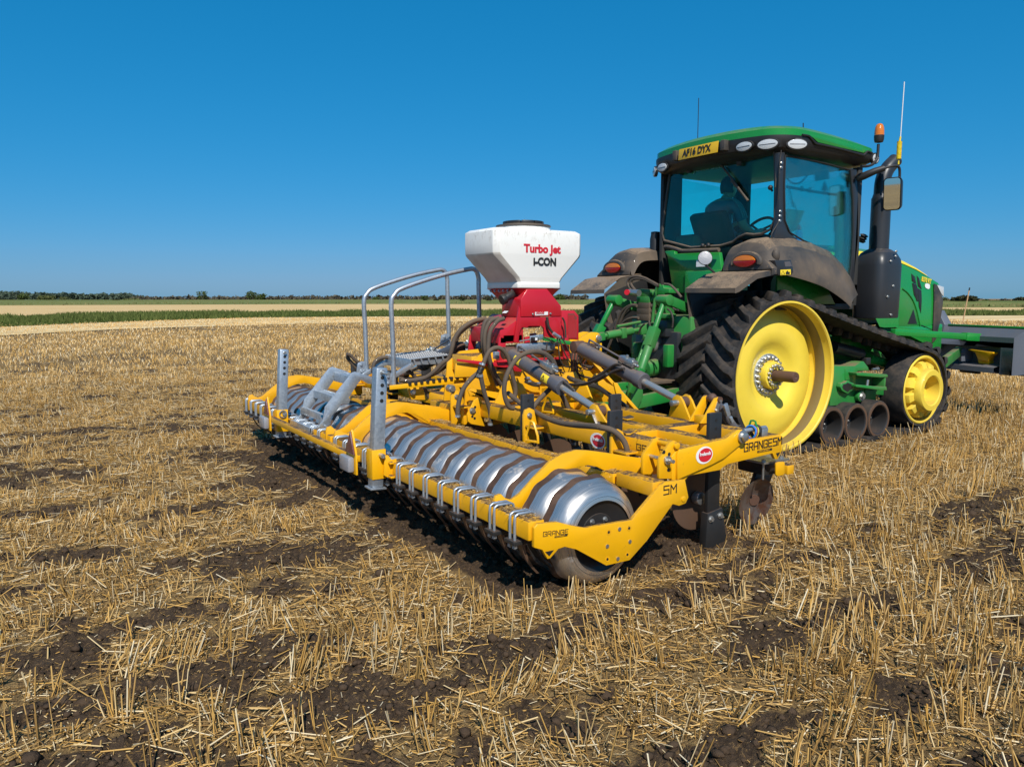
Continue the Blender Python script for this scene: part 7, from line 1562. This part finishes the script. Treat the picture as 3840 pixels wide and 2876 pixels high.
hoodX([(1148, 545), (1180, 560), (1210, 640), (1232, 690), (1228, 760), (1205, 900), (1165, 1080), (1130, 1110), (1140, 985), (1150, 700)], wx + 0.002, 'dusty_black', 'grille_side', 0.012)
hoodX([(1175, 558), (1240, 578), (1238, 670), (1215, 640)], wx + 0.006, 'lens_clear', 'headlamp', 0.012)
hoodX([(1120, 990), (1140, 985), (1165, 1110), (1130, 1120), (1100, 1100)], wx - 0.02, 'green', 'front_panel', 0.01); hoodX([(760, 955), (1025, 955), (1120, 990), (1120, 1110), (1080, 1130), (900, 1040)], 0.33, 'green', 'lower_side_panel', 0.02)
bx((-0.34, 7.55, 0.72), (0.34, 7.95, 1.15), 'front_support', 'green', 0.02, tr)
# --- hitch: lift arms, rods, lower links, top link, couplers
for s in (1, -1):
    x = 0.36 * s - 0.03; tip = Vector((x, 3.09, 1.455)); b = MB(); b.cyl(tip - Vector((0.075, 0, 0)), tip + Vector((0.075, 0, 0)), 0.052, 18); b.beam(tip + Vector((0.04 * s, 0.0, 0)), Vector((x * 0.9, 3.46, 1.36)), 0.07, 0.09); ola = b.build('lift_arm', 'green_dirty', tr, bevel=0.006)
    low = Vector((x + 0.10 * s, 2.62, 0.60)); b = MB(); v = low - tip; b.tube([tip, tip + v * 0.33], 0.026, 12); b.beam(tip + v * 0.30, tip + v * 0.50, 0.085, 0.085); b.tube([tip + v * 0.48, tip + v * 0.80], 0.042, 14); b.tube([tip + v * 0.78, low], 0.022, 10); b.build('lift_rod', 'green_dirty', ola, bevel=0.004)
    b = MB(); off = Vector((-0.075, 0, 0.0)); b.tube([tip + v * 0.42 + off, tip + v * 0.80 + off], 0.014, 8); b.beam(tip + v * 0.40 + off * 1.2, tip + v * 0.44, 0.06, 0.05); b.build('rod_handle', 'green_dirty', ola, bevel=0.003)
    b = MB(); b.prism([low + Vector((-0.03, -0.03, 0.12)), low + Vector((-0.03, 0.10, 0.10)), low + Vector((-0.03, 0.11, -0.02)), low + Vector((-0.03, 0.03, -0.14)), low + Vector((-0.03, -0.05, -0.13))], (0.06, 0, 0)); b.build('link_clevis', 'green_dirty', ola, bevel=0.008)
    b = MB(); b.beam(Vector((x + 0.10 * s, 2.30, 0.50)), Vector((0.30 * s, 3.55, 0.58)), 0.06, 0.12); b.box((x + 0.10 * s - 0.055, 2.20, 0.44), (x + 0.10 * s + 0.055, 2.40, 0.58)); b.build('lower_link', 'green_dirty', tr, bevel=0.012)
    b = MB(); b.beam(Vector((x + 0.19 * s, 2.52, 0.64)), Vector((x + 0.24 * s, 2.62, 0.85)), 0.02, 0.06, up=(0, 1, 0)); b.build('sway_block', 'green_dirty', tr, bevel=0.003)
tl1 = U(t1(1290, 1010), X=0.0); b = MB(); d = (tl1 - TLP); 
b.cyl(TLP - Vector((0.045, 0, 0)), TLP + Vector((0.045, 0, 0)), 0.055, 16); b.beam(TLP + Vector((0, 0.02, 0.0)), TLP + d * 0.18, 0.05, 0.075); b.tube([TLP + d * 0.16, TLP + d * 0.24], 0.022, 10); b.tube([TLP + d * 0.22, TLP + d * 0.66], 0.040, 14); b.beam(TLP + d * 0.44, TLP + d * 0.52, 0.09, 0.10); b.tube([TLP + d * 0.64, TLP + d * 0.80], 0.022, 10); b.beam(TLP + d * 0.78, TLP + d * 1.05, 0.07, 0.10); b.build('top_link', 'green_dirty', tr, bevel=0.006)
b = MB(); b.tube([TLP + d * 0.40 + Vector((0, 0, 0.07)), TLP + d * 0.80 + Vector((0, 0, 0.075))], 0.014, 8); b.build('top_link_handle', 'green_dirty', tr)
# upright coupler stack, remote valves, hoses
def onT(pts, y): return [U(t1(*p), Y=y) for p in pts]
MB().prism(onT([(1355, 370), (1395, 315), (1480, 300), (1500, 360), (1580, 365), (1585, 440), (1505, 445), (1505, 860), (1340, 860), (1345, 660)], 3.34), (0, 0.14, 0)).build('valve_stack', 'green_dirty', tr, bevel=0.006)
b = MB()
for k in range(5): q = onT([(1355, 450 + k * 85), (1500, 450 + k * 85)], 3.335); b.beam(q[0], q[1], 0.008, 0.006)
b.build('valve_rib', 'green', tr)
MB().tube(onT([(1310, 940), (1320, 800), (1345, 600), (1360, 450), (1395, 330), (1440, 310)], 3.26), 0.015, 8, smooth=3).build('coupler_guard', 'green_dirty', tr)
for k, (y, mt) in enumerate(((430, 'green_dirty'), (540, 'green_dirty'), (640, 'hose'), (735, 'hose'), (830, 'hose'))):
    a_, c_ = onT([(1100, y), (1310, y + 12)], 3.28); b = MB(); b.beam(a_, c_, 0.09, 0.075); b.cyl(c_, c_ + (c_ - a_).normalized() * 0.03, 0.03, 10); b.build('remote_coupler', mt, tr, bevel=0.012)
for k, pts in enumerate(([(975, 400), (920, 330), (900, 260), (940, 190), (1050, 165), (1180, 190), (1300, 250), (1410, 310)], [(1030, 395), (970, 320), (955, 260), (985, 215), (1060, 200), (1180, 215), (1300, 270), (1400, 325)])):
    wire(onT(pts, 3.20), 0.0135, 'hose', 'hydraulic_hose', tr)
wire(onT([(1510, 290), (1590, 300), (1660, 350), (1730, 430), (1790, 510)], 3.25), 0.012, 'hose', 'hydraulic_hose', tr)
for pts in ([(1050, 640), (960, 640), (860, 690), (780, 790), (720, 930), (680, 1060), (620, 1240), (570, 1360)], [(1050, 650), (970, 650), (890, 710), (820, 820), (770, 940), (720, 1060)], [(1080, 850), (980, 850), (870, 890), (800, 960), (750, 1050)]):
    wire(onT(pts, 3.12), 0.014, 'hose', 'hydraulic_hose', tr)
b = MB(); q = onT([(930, 425), (1090, 440)], 3.18); b.cyl(q[0], q[1], 0.034, 14); b.build('coupler_socket', 'bolt', tr)
q = U(t1(900, 425), Y=3.15); b = MB(); b.cyl(q, q + Vector((0.01, -0.02, 0)), 0.028, 16); b.build('dust_cap', 'ink_red', tr)
bx((-0.30, 3.30, 0.62), (0.30, 3.40, 1.15), 'rear_housing', 'dark_paint', 0.02, tr)
b = MB(); b.box((-0.10, 2.95, 0.66), (0.28, 3.35, 0.69)); b.build('drawbar_plate', 'hose', tr, bevel=0.004)
b = MB(); b.box((-0.05, 2.75, 0.52), (0.05, 3.4, 0.58)); b.build('drawbar', 'green_dirty', tr, bevel=0.006)
b = MB(); b.cyl((0, 3.42, 0.80), (0, 3.16, 0.78), 0.085, 20); b.cyl((0, 3.2, 0.78), (0, 3.08, 0.775), 0.03, 14); b.build('pto_stub', 'green_dirty', tr, bevel=0.004)
for k, (x, y, z, sx_, sz, mt) in enumerate([(-0.20, 3.30, 1.16, 0.10, 0.10, 'green_dirty'), (0.14, 3.30, 1.18, 0.12, 0.16, 'dark_paint'), (-0.02, 3.34, 1.30, 0.40, 0.05, 'green_dirty'), (0.22, 3.28, 0.92, 0.07, 0.22, 'green_dirty'), (-0.22, 3.28, 0.92, 0.07, 0.22, 'green_dirty'), (0.05, 3.27, 1.06, 0.06, 0.08, 'bolt')]):
    bx((x - sx_ / 2, y - 0.06, z - sz / 2), (x + sx_ / 2, y + 0.06, z + sz / 2), 'hitch_casting', mt, 0.012, tr)
for pts in ([(1560, 700), (1620, 760), (1650, 880), (1640, 1010)], [(1650, 690), (1700, 720), (1740, 720)], [(1250, 900), (1270, 1000), (1240, 1100), (1150, 1200)], [(1180, 950), (1120, 1010), (1080, 1120)], [(1260, 1300), (1240, 1400), (1200, 1500), (1170, 1600)]):
    wire(onT(pts, 3.0), 0.009, 'cable', 'hydraulic_hose', tr)
q = U(t1(1330, 1310), Y=2.95); b = MB(); b.ball(tuple(q), 0.055, 14, 10, (0.7, 0.9, 1.1)); b.build('pto_guard', 'trim_grey', tr)
# --- cab inside
sx0, sy0 = -0.225, 4.40
b = MB(); b.box((sx0 - 0.25, sy0 - 0.10, 1.88), (sx0 + 0.25, sy0 + 0.42, 2.02)); b.box((sx0 - 0.18, sy0, 1.42), (sx0 + 0.18, sy0 + 0.3, 1.9)); ose = b.build('driver_seat', 'seat_cloth', tr, bevel=0.04)
b = MB(); b.prism([Vector((sx0 - 0.24, sy0 - 0.06, 1.98)), Vector((sx0 - 0.24, sy0 - 0.24, 2.36)), Vector((sx0 - 0.24, sy0 - 0.13, 2.40)), Vector((sx0 - 0.24, sy0 + 0.06, 2.02))], (0.48, 0, 0)); b.build('seat_backrest', 'seat_cloth', ose, bevel=0.045)
b = MB(); b.box((sx0 + 0.27, sy0 - 0.05, 2.08), (sx0 + 0.37, sy0 + 0.40, 2.15)); b.box((sx0 + 0.27, sy0 + 0.3, 1.8), (sx0 + 0.42, sy0 + 0.55, 2.08)); b.build('armrest_console', 'trim_dark', ose, bevel=0.02)
b = MB(); b.box((-0.62, 4.12, 1.42), (-0.32, 4.36, 2.16)); b.build('instructor_seat', 'seat_cloth', tr, bevel=0.05)
wc = Vector((-0.20, 5.02, 2.22)); b = MB(); wn = Vector((0, -0.80, 0.6)).normalized(); wu = Vector((1, 0, 0)); wv = wn.cross(wu)
b.tube([wc + wu * 0.19 * math.cos(t) + wv * 0.19 * math.sin(t) for t in np.linspace(0, 6.283, 33)[:-1]], 0.016, 8, close=True)
for k in range(3): a = 0.5 + k * 2.094; b.tube([wc, wc + wu * 0.185 * math.cos(a) + wv * 0.185 * math.sin(a)], 0.013, 6)
b.tube([wc, Vector((-0.20, 5.15, 1.75)), Vector((-0.20, 5.2, 1.42))], 0.04, 10); b.build('steering_wheel', 'trim_dark', tr)
b = MB(); P = onX(c5, 0.55, [(1110, 920), (1130, 770), (1250, 785), (1190, 930), (1150, 950)]); b.prism(P, (-0.05, 0, 0)); omn = b.build('monitor', 'trim_grey', tr, bevel=0.01)
b = MB(); b.tube(onX(c5, 0.58, [(1110, 605), (1250, 630), (1400, 655), (1530, 670)]), 0.014, 8); b.tube(onX(c5, 0.58, [(1130, 620), (1145, 690), (1160, 760)]), 0.006, 6); b.tube(onX(c5, 0.58, [(1225, 600), (1224, 640)]), 0.012, 6); b.tube(onX(c5, 0.58, [(1285, 610), (1284, 650)]), 0.012, 6); b.tube(onX(c5, 0.56, [(1115, 545), (1160, 580), (1220, 570), (1265, 520)]), 0.008, 6, smooth=3); b.tube(onX(c5, 0.56, [(1140, 690), (1185, 780), (1180, 860), (1140, 930)]), 0.005, 6, smooth=3); b.build('monitor_rail', 'trim_dark', tr)
P = onX(c5, 0.62, [(1335, 490), (1432, 480), (1435, 545), (1340, 562)]); MB().prism(P, (-0.03, 0, 0)).build('inside_mirror', 'trim_grey', tr, bevel=0.008)
P = onX(c5, 0.62, [(1480, 750), (1522, 745), (1525, 935), (1482, 945)]); MB().prism(P, (-0.03, 0, 0)).build('display_panel', 'trim_dark', tr, bevel=0.008)
b = MB(); b.box((-0.35, 5.05, 1.42), (0.35, CF - 0.04, 1.98)); b.box((0.35, 4.75, 1.42), (0.62, 5.1, 1.86)); b.build('dashboard', 'trim_dark', tr, bevel=0.03)
b = MB(); b.box((CXL + 0.03, GR + 0.05, 2.835), (CX - 0.03, CF - 0.02, 2.86)); b.build('cab_headliner', 'trim_dark', tr, bevel=0.01)
q = U(c5(1395, 640), X=0.60); af = thing('air_freshener', 'brown tree shaped air freshener hanging from the cab mirror', 'air freshener', tuple(q))
P = onX(c5, 0.60, [(1398, 560), (1412, 590), (1408, 592), (1420, 612), (1415, 614), (1424, 632), (1404, 634), (1404, 640), (1414, 642), (1414, 648), (1382, 648), (1382, 642), (1392, 640), (1392, 632), (1374, 630), (1384, 612), (1380, 610), (1390, 590), (1386, 588)]); MB().prism(P, (-0.006, 0, 0)).build('card', 'trim_dark', af, smooth=0)
q = U(c5(1200, 1010), X=0.62); bo_ = thing('drink_bottle', 'blue drink bottle with a red cap standing in the cab window', 'bottle', (q.x, q.y, q.z - 0.03)); b = MB(); b.lathe((q.x, q.y, q.z - 0.03), (0, 0, 1), [(0, 0.001), (0, 0.034), (0.09, 0.035), (0.12, 0.03), (0.13, 0.016), (0.14, 0.015)], 18); b.build('body', 'bottle', bo_, smooth=40)
b = MB(); b.lathe((q.x, q.y, q.z + 0.105), (0, 0, 1), [(0, 0.02), (0.03, 0.019), (0.035, 0.010), (0.05, 0.009), (0.05, 0.0005)], 14); b.build('cap', 'ink_red', bo_)
# far side air intake seen left of the cab
b = MB(); b.lathe(U(c5(115, 1000), X=-0.95), (0, 0, 1), [(-0.25, 0.06), (0.0, 0.06), (0.05, 0.05), (0.08, 0.05), (0.085, 0.02)], 16, cap=True); b.build('side_canister', 'black_plastic', tr)
b = MB(); b.box((-0.92, 4.2, 2.0), (-0.80, 4.35, 2.42)); b.build('left_grab_panel', 'black_plastic', tr, bevel=0.02)
q = U(c5(205, 560), X=-0.86); b = MB(); b.box((-0.90, q.y - 0.03, q.z - 0.1), (-0.84, q.y + 0.05, q.z + 0.1)); b.build('left_mirror_bracket', 'black_plastic', tr, bevel=0.01)
# --- front linkage arms and the weight box
b = MB(); A_ = U(c7(760, 1005), X=0.42); B_ = U(c7(1440, 1050), X=0.62); b.beam(A_, B_, 0.07, 0.078); b.beam(B_ - (B_ - A_).normalized() * 0.0, B_ + (B_ - A_).normalized() * 0.30, 0.085, 0.10); b.build('front_arm', 'green', tr, bevel=0.006)
wb = thing('front_weight', 'grey angled weight box with a yellow lamp bracket carried on the tractor nose', 'weight', (0.9, 8.1, 0.4))
pL = U(c7(1235, 945), Y=8.30); pR = U(c7(1985, 975), Z=pL.z); ux = (pR - pL); ux.z = 0; W_ = ux.length; ux.normalize(); back = Vector((-ux.y, ux.x, 0)); 
if back.y < 0: back = -back
zt_, zb_ = pL.z, 0.545
def wq(u, v, d): return pL + ux * (u * W_) - Vector((0, 0, v * (zt_ - zb_))) + back * d
b = MB(); b.box((0, 0, 0), (0, 0, 0)); b = MB()
# sloped upper face, recessed middle, flange frame
b.grid([[wq(-0.45, 0.0, 0.12), wq(1.0, 0.0, 0.12)], [wq(-0.45, 0.20, 0.0), wq(0.93, 0.20, 0.0)]])
b.grid([[wq(-0.45, 0.20, 0.0), wq(0.93, 0.20, 0.0)], [wq(-0.45, 0.42, 0.0), wq(0.93, 0.42, 0.0)]])
b.grid([[wq(0.78, 0.42, 0.0), wq(0.93, 0.42, 0.0)], [wq(0.78, 1.0, 0.0), wq(0.93, 1.0, 0.0)]])
b.grid([[wq(1.0, 0.0, 0.12), wq(0.93, 0.20, 0.0), wq(0.93, 1.0, 0.0)], [wq(1.0, 0.0, 0.12), wq(1.0, 0.15, 0.10), wq(1.0, 0.97, 0.10)]])
b.grid([[wq(-0.45, 0.42, 0.0), wq(0.78, 0.42, 0.0), wq(0.78, 1.0, 0.0)], [wq(-0.45, 0.42, 0.12), wq(0.78, 0.42, 0.12), wq(0.78, 0.93, 0.12)]])
b.grid([[wq(-0.45, 0.42, 0.12), wq(0.78, 0.42, 0.12)], [wq(-0.45, 0.95, 0.12), wq(0.78, 0.95, 0.12)]])
b.grid([[wq(-0.45, 0.78, 0.12), wq(0.70, 0.78, 0.12), wq(0.76, 0.78, 0.115)], [wq(-0.45, 0.86, -0.06), wq(0.68, 0.86, -0.06), wq(0.75, 0.86, -0.05)], [wq(-0.45, 0.97, -0.06), wq(0.68, 0.97, -0.06), wq(0.75, 0.97, -0.05)], [wq(-0.45, 0.99, 0.12), wq(0.75, 0.99, 0.12), wq(0.76, 0.99, 0.12)]])
b.grid([[wq(-0.45, 0.0, 0.12), wq(1.0, 0.0, 0.12)], [wq(-0.45, 0.0, 0.5), wq(1.0, 0.0, 0.5)], [wq(-0.45, 1.0, 0.5), wq(1.0, 1.0, 0.5)], [wq(-0.45, 1.0, 0.0), wq(1.0, 1.0, 0.1)]])
b.grid([[wq(1.0, 0.0, 0.12), wq(1.0, 0.0, 0.5)], [wq(1.0, 0.97, 0.10), wq(1.0, 0.97, 0.5)]])
b.build('box', 'grey_box', wb, smooth=20)
b = MB(); b.beam(wq(-0.45, -0.012, 0.12), wq(1.003, -0.012, 0.12), 0.03, 0.026); b.build('top_strip', 'green', wb, bevel=0.004)
b = MB(); b.prism([wq(0.385, 0.50, -0.02), wq(0.70, 0.53, -0.02), wq(0.70, 0.56, -0.02), wq(0.64, 0.64, 0.0), wq(0.62, 0.74, 0.02), wq(0.49, 0.72, 0.02), wq(0.47, 0.56, -0.01), wq(0.39, 0.52, -0.02)], back * 0.09); b.prism([wq(0.46, 0.71, 0.05), wq(0.62, 0.74, 0.05), wq(0.60, 0.85, 0.05), wq(0.48, 0.82, 0.05)], back * 0.12); b.prism([wq(0.535, 0.55, 0.05), wq(0.55, 0.55, 0.05), wq(0.55, 0.72, 0.05), wq(0.535, 0.72, 0.05)], back * 0.08); b.build('lamp_bracket', 'yellow_clean', wb, bevel=0.004)
b = MB(); A2 = U(c7(1245, 1300), X=0.86); B2 = wq(0.27, 0.56, -0.03); b.beam(A2, B2, 0.07, 0.115); b.build('link_arm', 'green_dirty', wb, bevel=0.008)
b = MB(); b.prism([wq(0.30, 0.50, -0.06), wq(0.335, 0.50, -0.06), wq(0.34, 0.78, -0.06), wq(0.305, 0.78, -0.06)], back * 0.2); b.cyl(wq(0.22, 0.53, -0.05), wq(0.34, 0.60, -0.05), 0.022, 10); b.build('link_plate', 'grey_box', wb, bevel=0.004)
b = MB(); b.beam(wq(0.25, 1.0, 0.05), wq(0.50, 1.0, 0.05), 0.05, 0.05); b.build('foot', 'black_steel', wb, bevel=0.01)
b = MB(); b.prism([wq(-0.13, -0.35, 0.05), wq(-0.01, -0.02, 0.05), wq(-0.02, 0.2, 0.02), wq(-0.16, 0.6, 0.02), wq(-0.2, 0.6, 0.02)], back * 0.12); b.build('centre_tower', 'grey_box', wb, bevel=0.004)

# ------------------------------------------------------------------ the driver
pe = thing('person', 'driver in dark shirt with three pale sleeve stripes sitting in the tractor cab', 'person', (sx0, sy0 + 0.1, 2.02))
def skinned(name, joints, edges, mat, parent, sub=2, root=0):
    me = bpy.data.meshes.new(name); me.from_pydata([j[0] for j in joints], edges, []); o = bpy.data.objects.new(name, me); COL.objects.link(o)
    sk = o.modifiers.new('skin', 'SKIN'); sk.use_smooth_shade = True
    for i, j in enumerate(joints):
        v = me.skin_vertices[0].data[i]; r = j[1]; v.radius = r if isinstance(r, tuple) else (r, r); v.use_root = (i == root)
    ss = o.modifiers.new('sub', 'SUBSURF'); ss.levels = sub; ss.render_levels = sub
    dg = bpy.context.evaluated_depsgraph_get(); dg.update(); m2 = bpy.data.meshes.new_from_object(o.evaluated_get(dg)); bpy.data.objects.remove(o)
    m2.materials.clear(); [m2.materials.append(M[q]) for q in (mat if isinstance(mat, (list, tuple)) else [mat])]; m2.name = name
    return link(name, m2, parent)
bx0, by0 = sx0, sy0
J = [((bx0, by0 + 0.02, 2.06), (0.17, 0.12)), ((bx0, by0 + 0.0, 2.20), (0.155, 0.11)), ((bx0, by0 + 0.02, 2.36), (0.175, 0.115)), ((bx0, by0 + 0.05, 2.46), (0.12, 0.09)), ((bx0 + 0.01, by0 + 0.075, 2.53), 0.055), ((bx0 + 0.02, by0 + 0.085, 2.58), 0.055),
     ((bx0 + 0.20, by0 + 0.05, 2.44), 0.062), ((bx0 + 0.25, by0 + 0.10, 2.22), 0.050), ((bx0 + 0.24, by0 + 0.27, 2.16), 0.040), ((bx0 + 0.20, by0 + 0.42, 2.20), 0.028),
     ((bx0 - 0.20, by0 + 0.05, 2.44), 0.062), ((bx0 - 0.25, by0 + 0.16, 2.24), 0.050), ((bx0 - 0.20, by0 + 0.36, 2.26), 0.034), ((bx0 - 0.18, by0 + 0.44, 2.30), 0.026),
     ((bx0 + 0.11, by0 + 0.22, 2.07), 0.085), ((bx0 + 0.13, by0 + 0.46, 2.06), 0.065), ((bx0 + 0.13, by0 + 0.50, 1.72), 0.05), ((bx0 + 0.13, by0 + 0.52, 1.50), 0.04), ((bx0 + 0.13, by0 + 0.64, 1.46), 0.035),
     ((bx0 - 0.11, by0 + 0.22, 2.07), 0.085), ((bx0 - 0.13, by0 + 0.46, 2.06), 0.065), ((bx0 - 0.13, by0 + 0.50, 1.72), 0.05), ((bx0 - 0.13, by0 + 0.52, 1.50), 0.04), ((bx0 - 0.13, by0 + 0.64, 1.46), 0.035)]
E_ = [(0, 1), (1, 2), (2, 3), (3, 4), (4, 5), (3, 6), (6, 7), (7, 8), (8, 9), (3, 10), (10, 11), (11, 12), (12, 13), (0, 14), (14, 15), (15, 16), (16, 17), (17, 18), (0, 19), (19, 20), (20, 21), (21, 22), (22, 23)]
for hx, (hp, sgn) in (('r', (9, 1)), ('l', (13, -1))):
    w0 = Vector(J[hp][0]); pr = len(J); d = Vector((-0.02 * sgn, 0.05, 0.02)); J.append((tuple(w0 + d), 0.030)); E_.append((hp, pr))
    for f_ in range(4):
        a = w0 + d + Vector(((-0.030 + 0.020 * f_), 0.028, 0.004 - 0.004 * abs(f_ - 1.5))); c_ = a + Vector((0.0, 0.026 + 0.004 * (f_ in (1, 2)), -0.006)); e_ = c_ + Vector((0, 0.008, -0.022)); i0 = len(J); J += [(tuple(a), 0.0095), (tuple(c_), 0.0085), (tuple(e_), 0.0075)]; E_ += [(pr, i0), (i0, i0 + 1), (i0 + 1, i0 + 2)]
    i0 = len(J); J += [(tuple(w0 + d * 0.5 + Vector((-0.034 * sgn, 0.012, 0.004))), 0.010), (tuple(w0 + d * 0.5 + Vector((-0.046 * sgn, 0.040, 0.0))), 0.008)]; E_ += [(pr, i0), (i0, i0 + 1)]
body = skinned('body', J, E_, ['skin', 'shirt', 'trim_dark'], pe, 1)
for p_ in body.data.polygons:
    c_ = p_.center; s_up = c_.z > 2.0 and c_.z < 2.51 and abs(c_.x - bx0) < 0.19
    sleeve = abs(c_.x - bx0) >= 0.17 and c_.z > 2.28
    p_.material_index = 1 if (c_.z < 2.515 and c_.z > 2.03 and (s_up and c_.y < by0 + 0.2 or sleeve)) else (2 if c_.z < 2.16 and abs(c_.x - bx0) < 0.22 else 0)
for k in range(3):
    b = MB(); x = bx0 + 0.262 - 0.0; b.tube([Vector((bx0 + 0.10 + 0.0, by0 - 0.02 + 0.028 * k, 2.532)), Vector((bx0 + 0.20, by0 - 0.01 + 0.03 * k, 2.50)), Vector((bx0 + 0.262, by0 + 0.015 + 0.03 * k, 2.42)), Vector((bx0 + 0.290, by0 + 0.045 + 0.03 * k, 2.31))], 0.007, 6, smooth=4); b.build('sleeve_stripe', 'lens_grey', pe)
hc = Vector((bx0 + 0.025, by0 + 0.105, 2.655)); b = MB(); rowsH = []
for i in range(13):
    th = math.pi * i / 12; rr2 = math.sin(th); z = math.cos(th)
    ring = []
    for k in range(18):
        a = 2 * math.pi * k / 18; x = 0.073 * rr2 * math.cos(a); y = 0.092 * rr2 * math.sin(a); zz = 0.118 * z
        if z < 0: y += 0.020 * (-z); x *= 1 - 0.22 * (-z)
        if math.sin(a) > 0.85 and -0.35 < z < 0.15: y += 0.018 * (1 - abs(z + 0.15) / 0.3 if abs(z + 0.15) < 0.3 else 0)
        ring.append(hc + Vector((x, y, zz)))
    rowsH.append(ring)
b.grid(rowsH, closed=True); oh = b.build('head', 'skin', pe, smooth=80)
b = MB(); [b.ball(tuple(hc + Vector((s * 0.074, -0.005, -0.01))), 0.026, 8, 6, (0.35, 0.7, 1.1)) for s in (1, -1)]; b.build('ear', 'skin', oh)
b = MB(); [b.ball(tuple(hc + Vector((s * 0.030, 0.088, 0.012))), 0.011, 8, 6) for s in (1, -1)]; b.build('eye', 'white', oh); b = MB(); [b.ball(tuple(hc + Vector((s * 0.030, 0.097, 0.012))), 0.005, 6, 4) for s in (1, -1)]; b.build('pupil', 'ink', oh)
b = MB(); b.beam(hc + Vector((-0.024, 0.098, -0.058)), hc + Vector((0.024, 0.098, -0.058)), 0.008, 0.008); b.build('mouth', 'lens_red', oh)
b = MB(); rowsH = []
for i in range(7):
    th = 0.52 * math.pi * i / 6; ring = []
    for k in range(18):
        a = 2 * math.pi * k / 18; th2 = th * (1.28 if math.sin(a) < 0.3 else 0.82); ring.append(hc + Vector((0.080 * math.sin(th2) * math.cos(a), 0.099 * math.sin(th2) * math.sin(a) - 0.004, 0.126 * math.cos(th2))))
    rowsH.append(ring)
b.grid(rowsH, closed=True); b.build('hair', 'hair', oh, smooth=80)
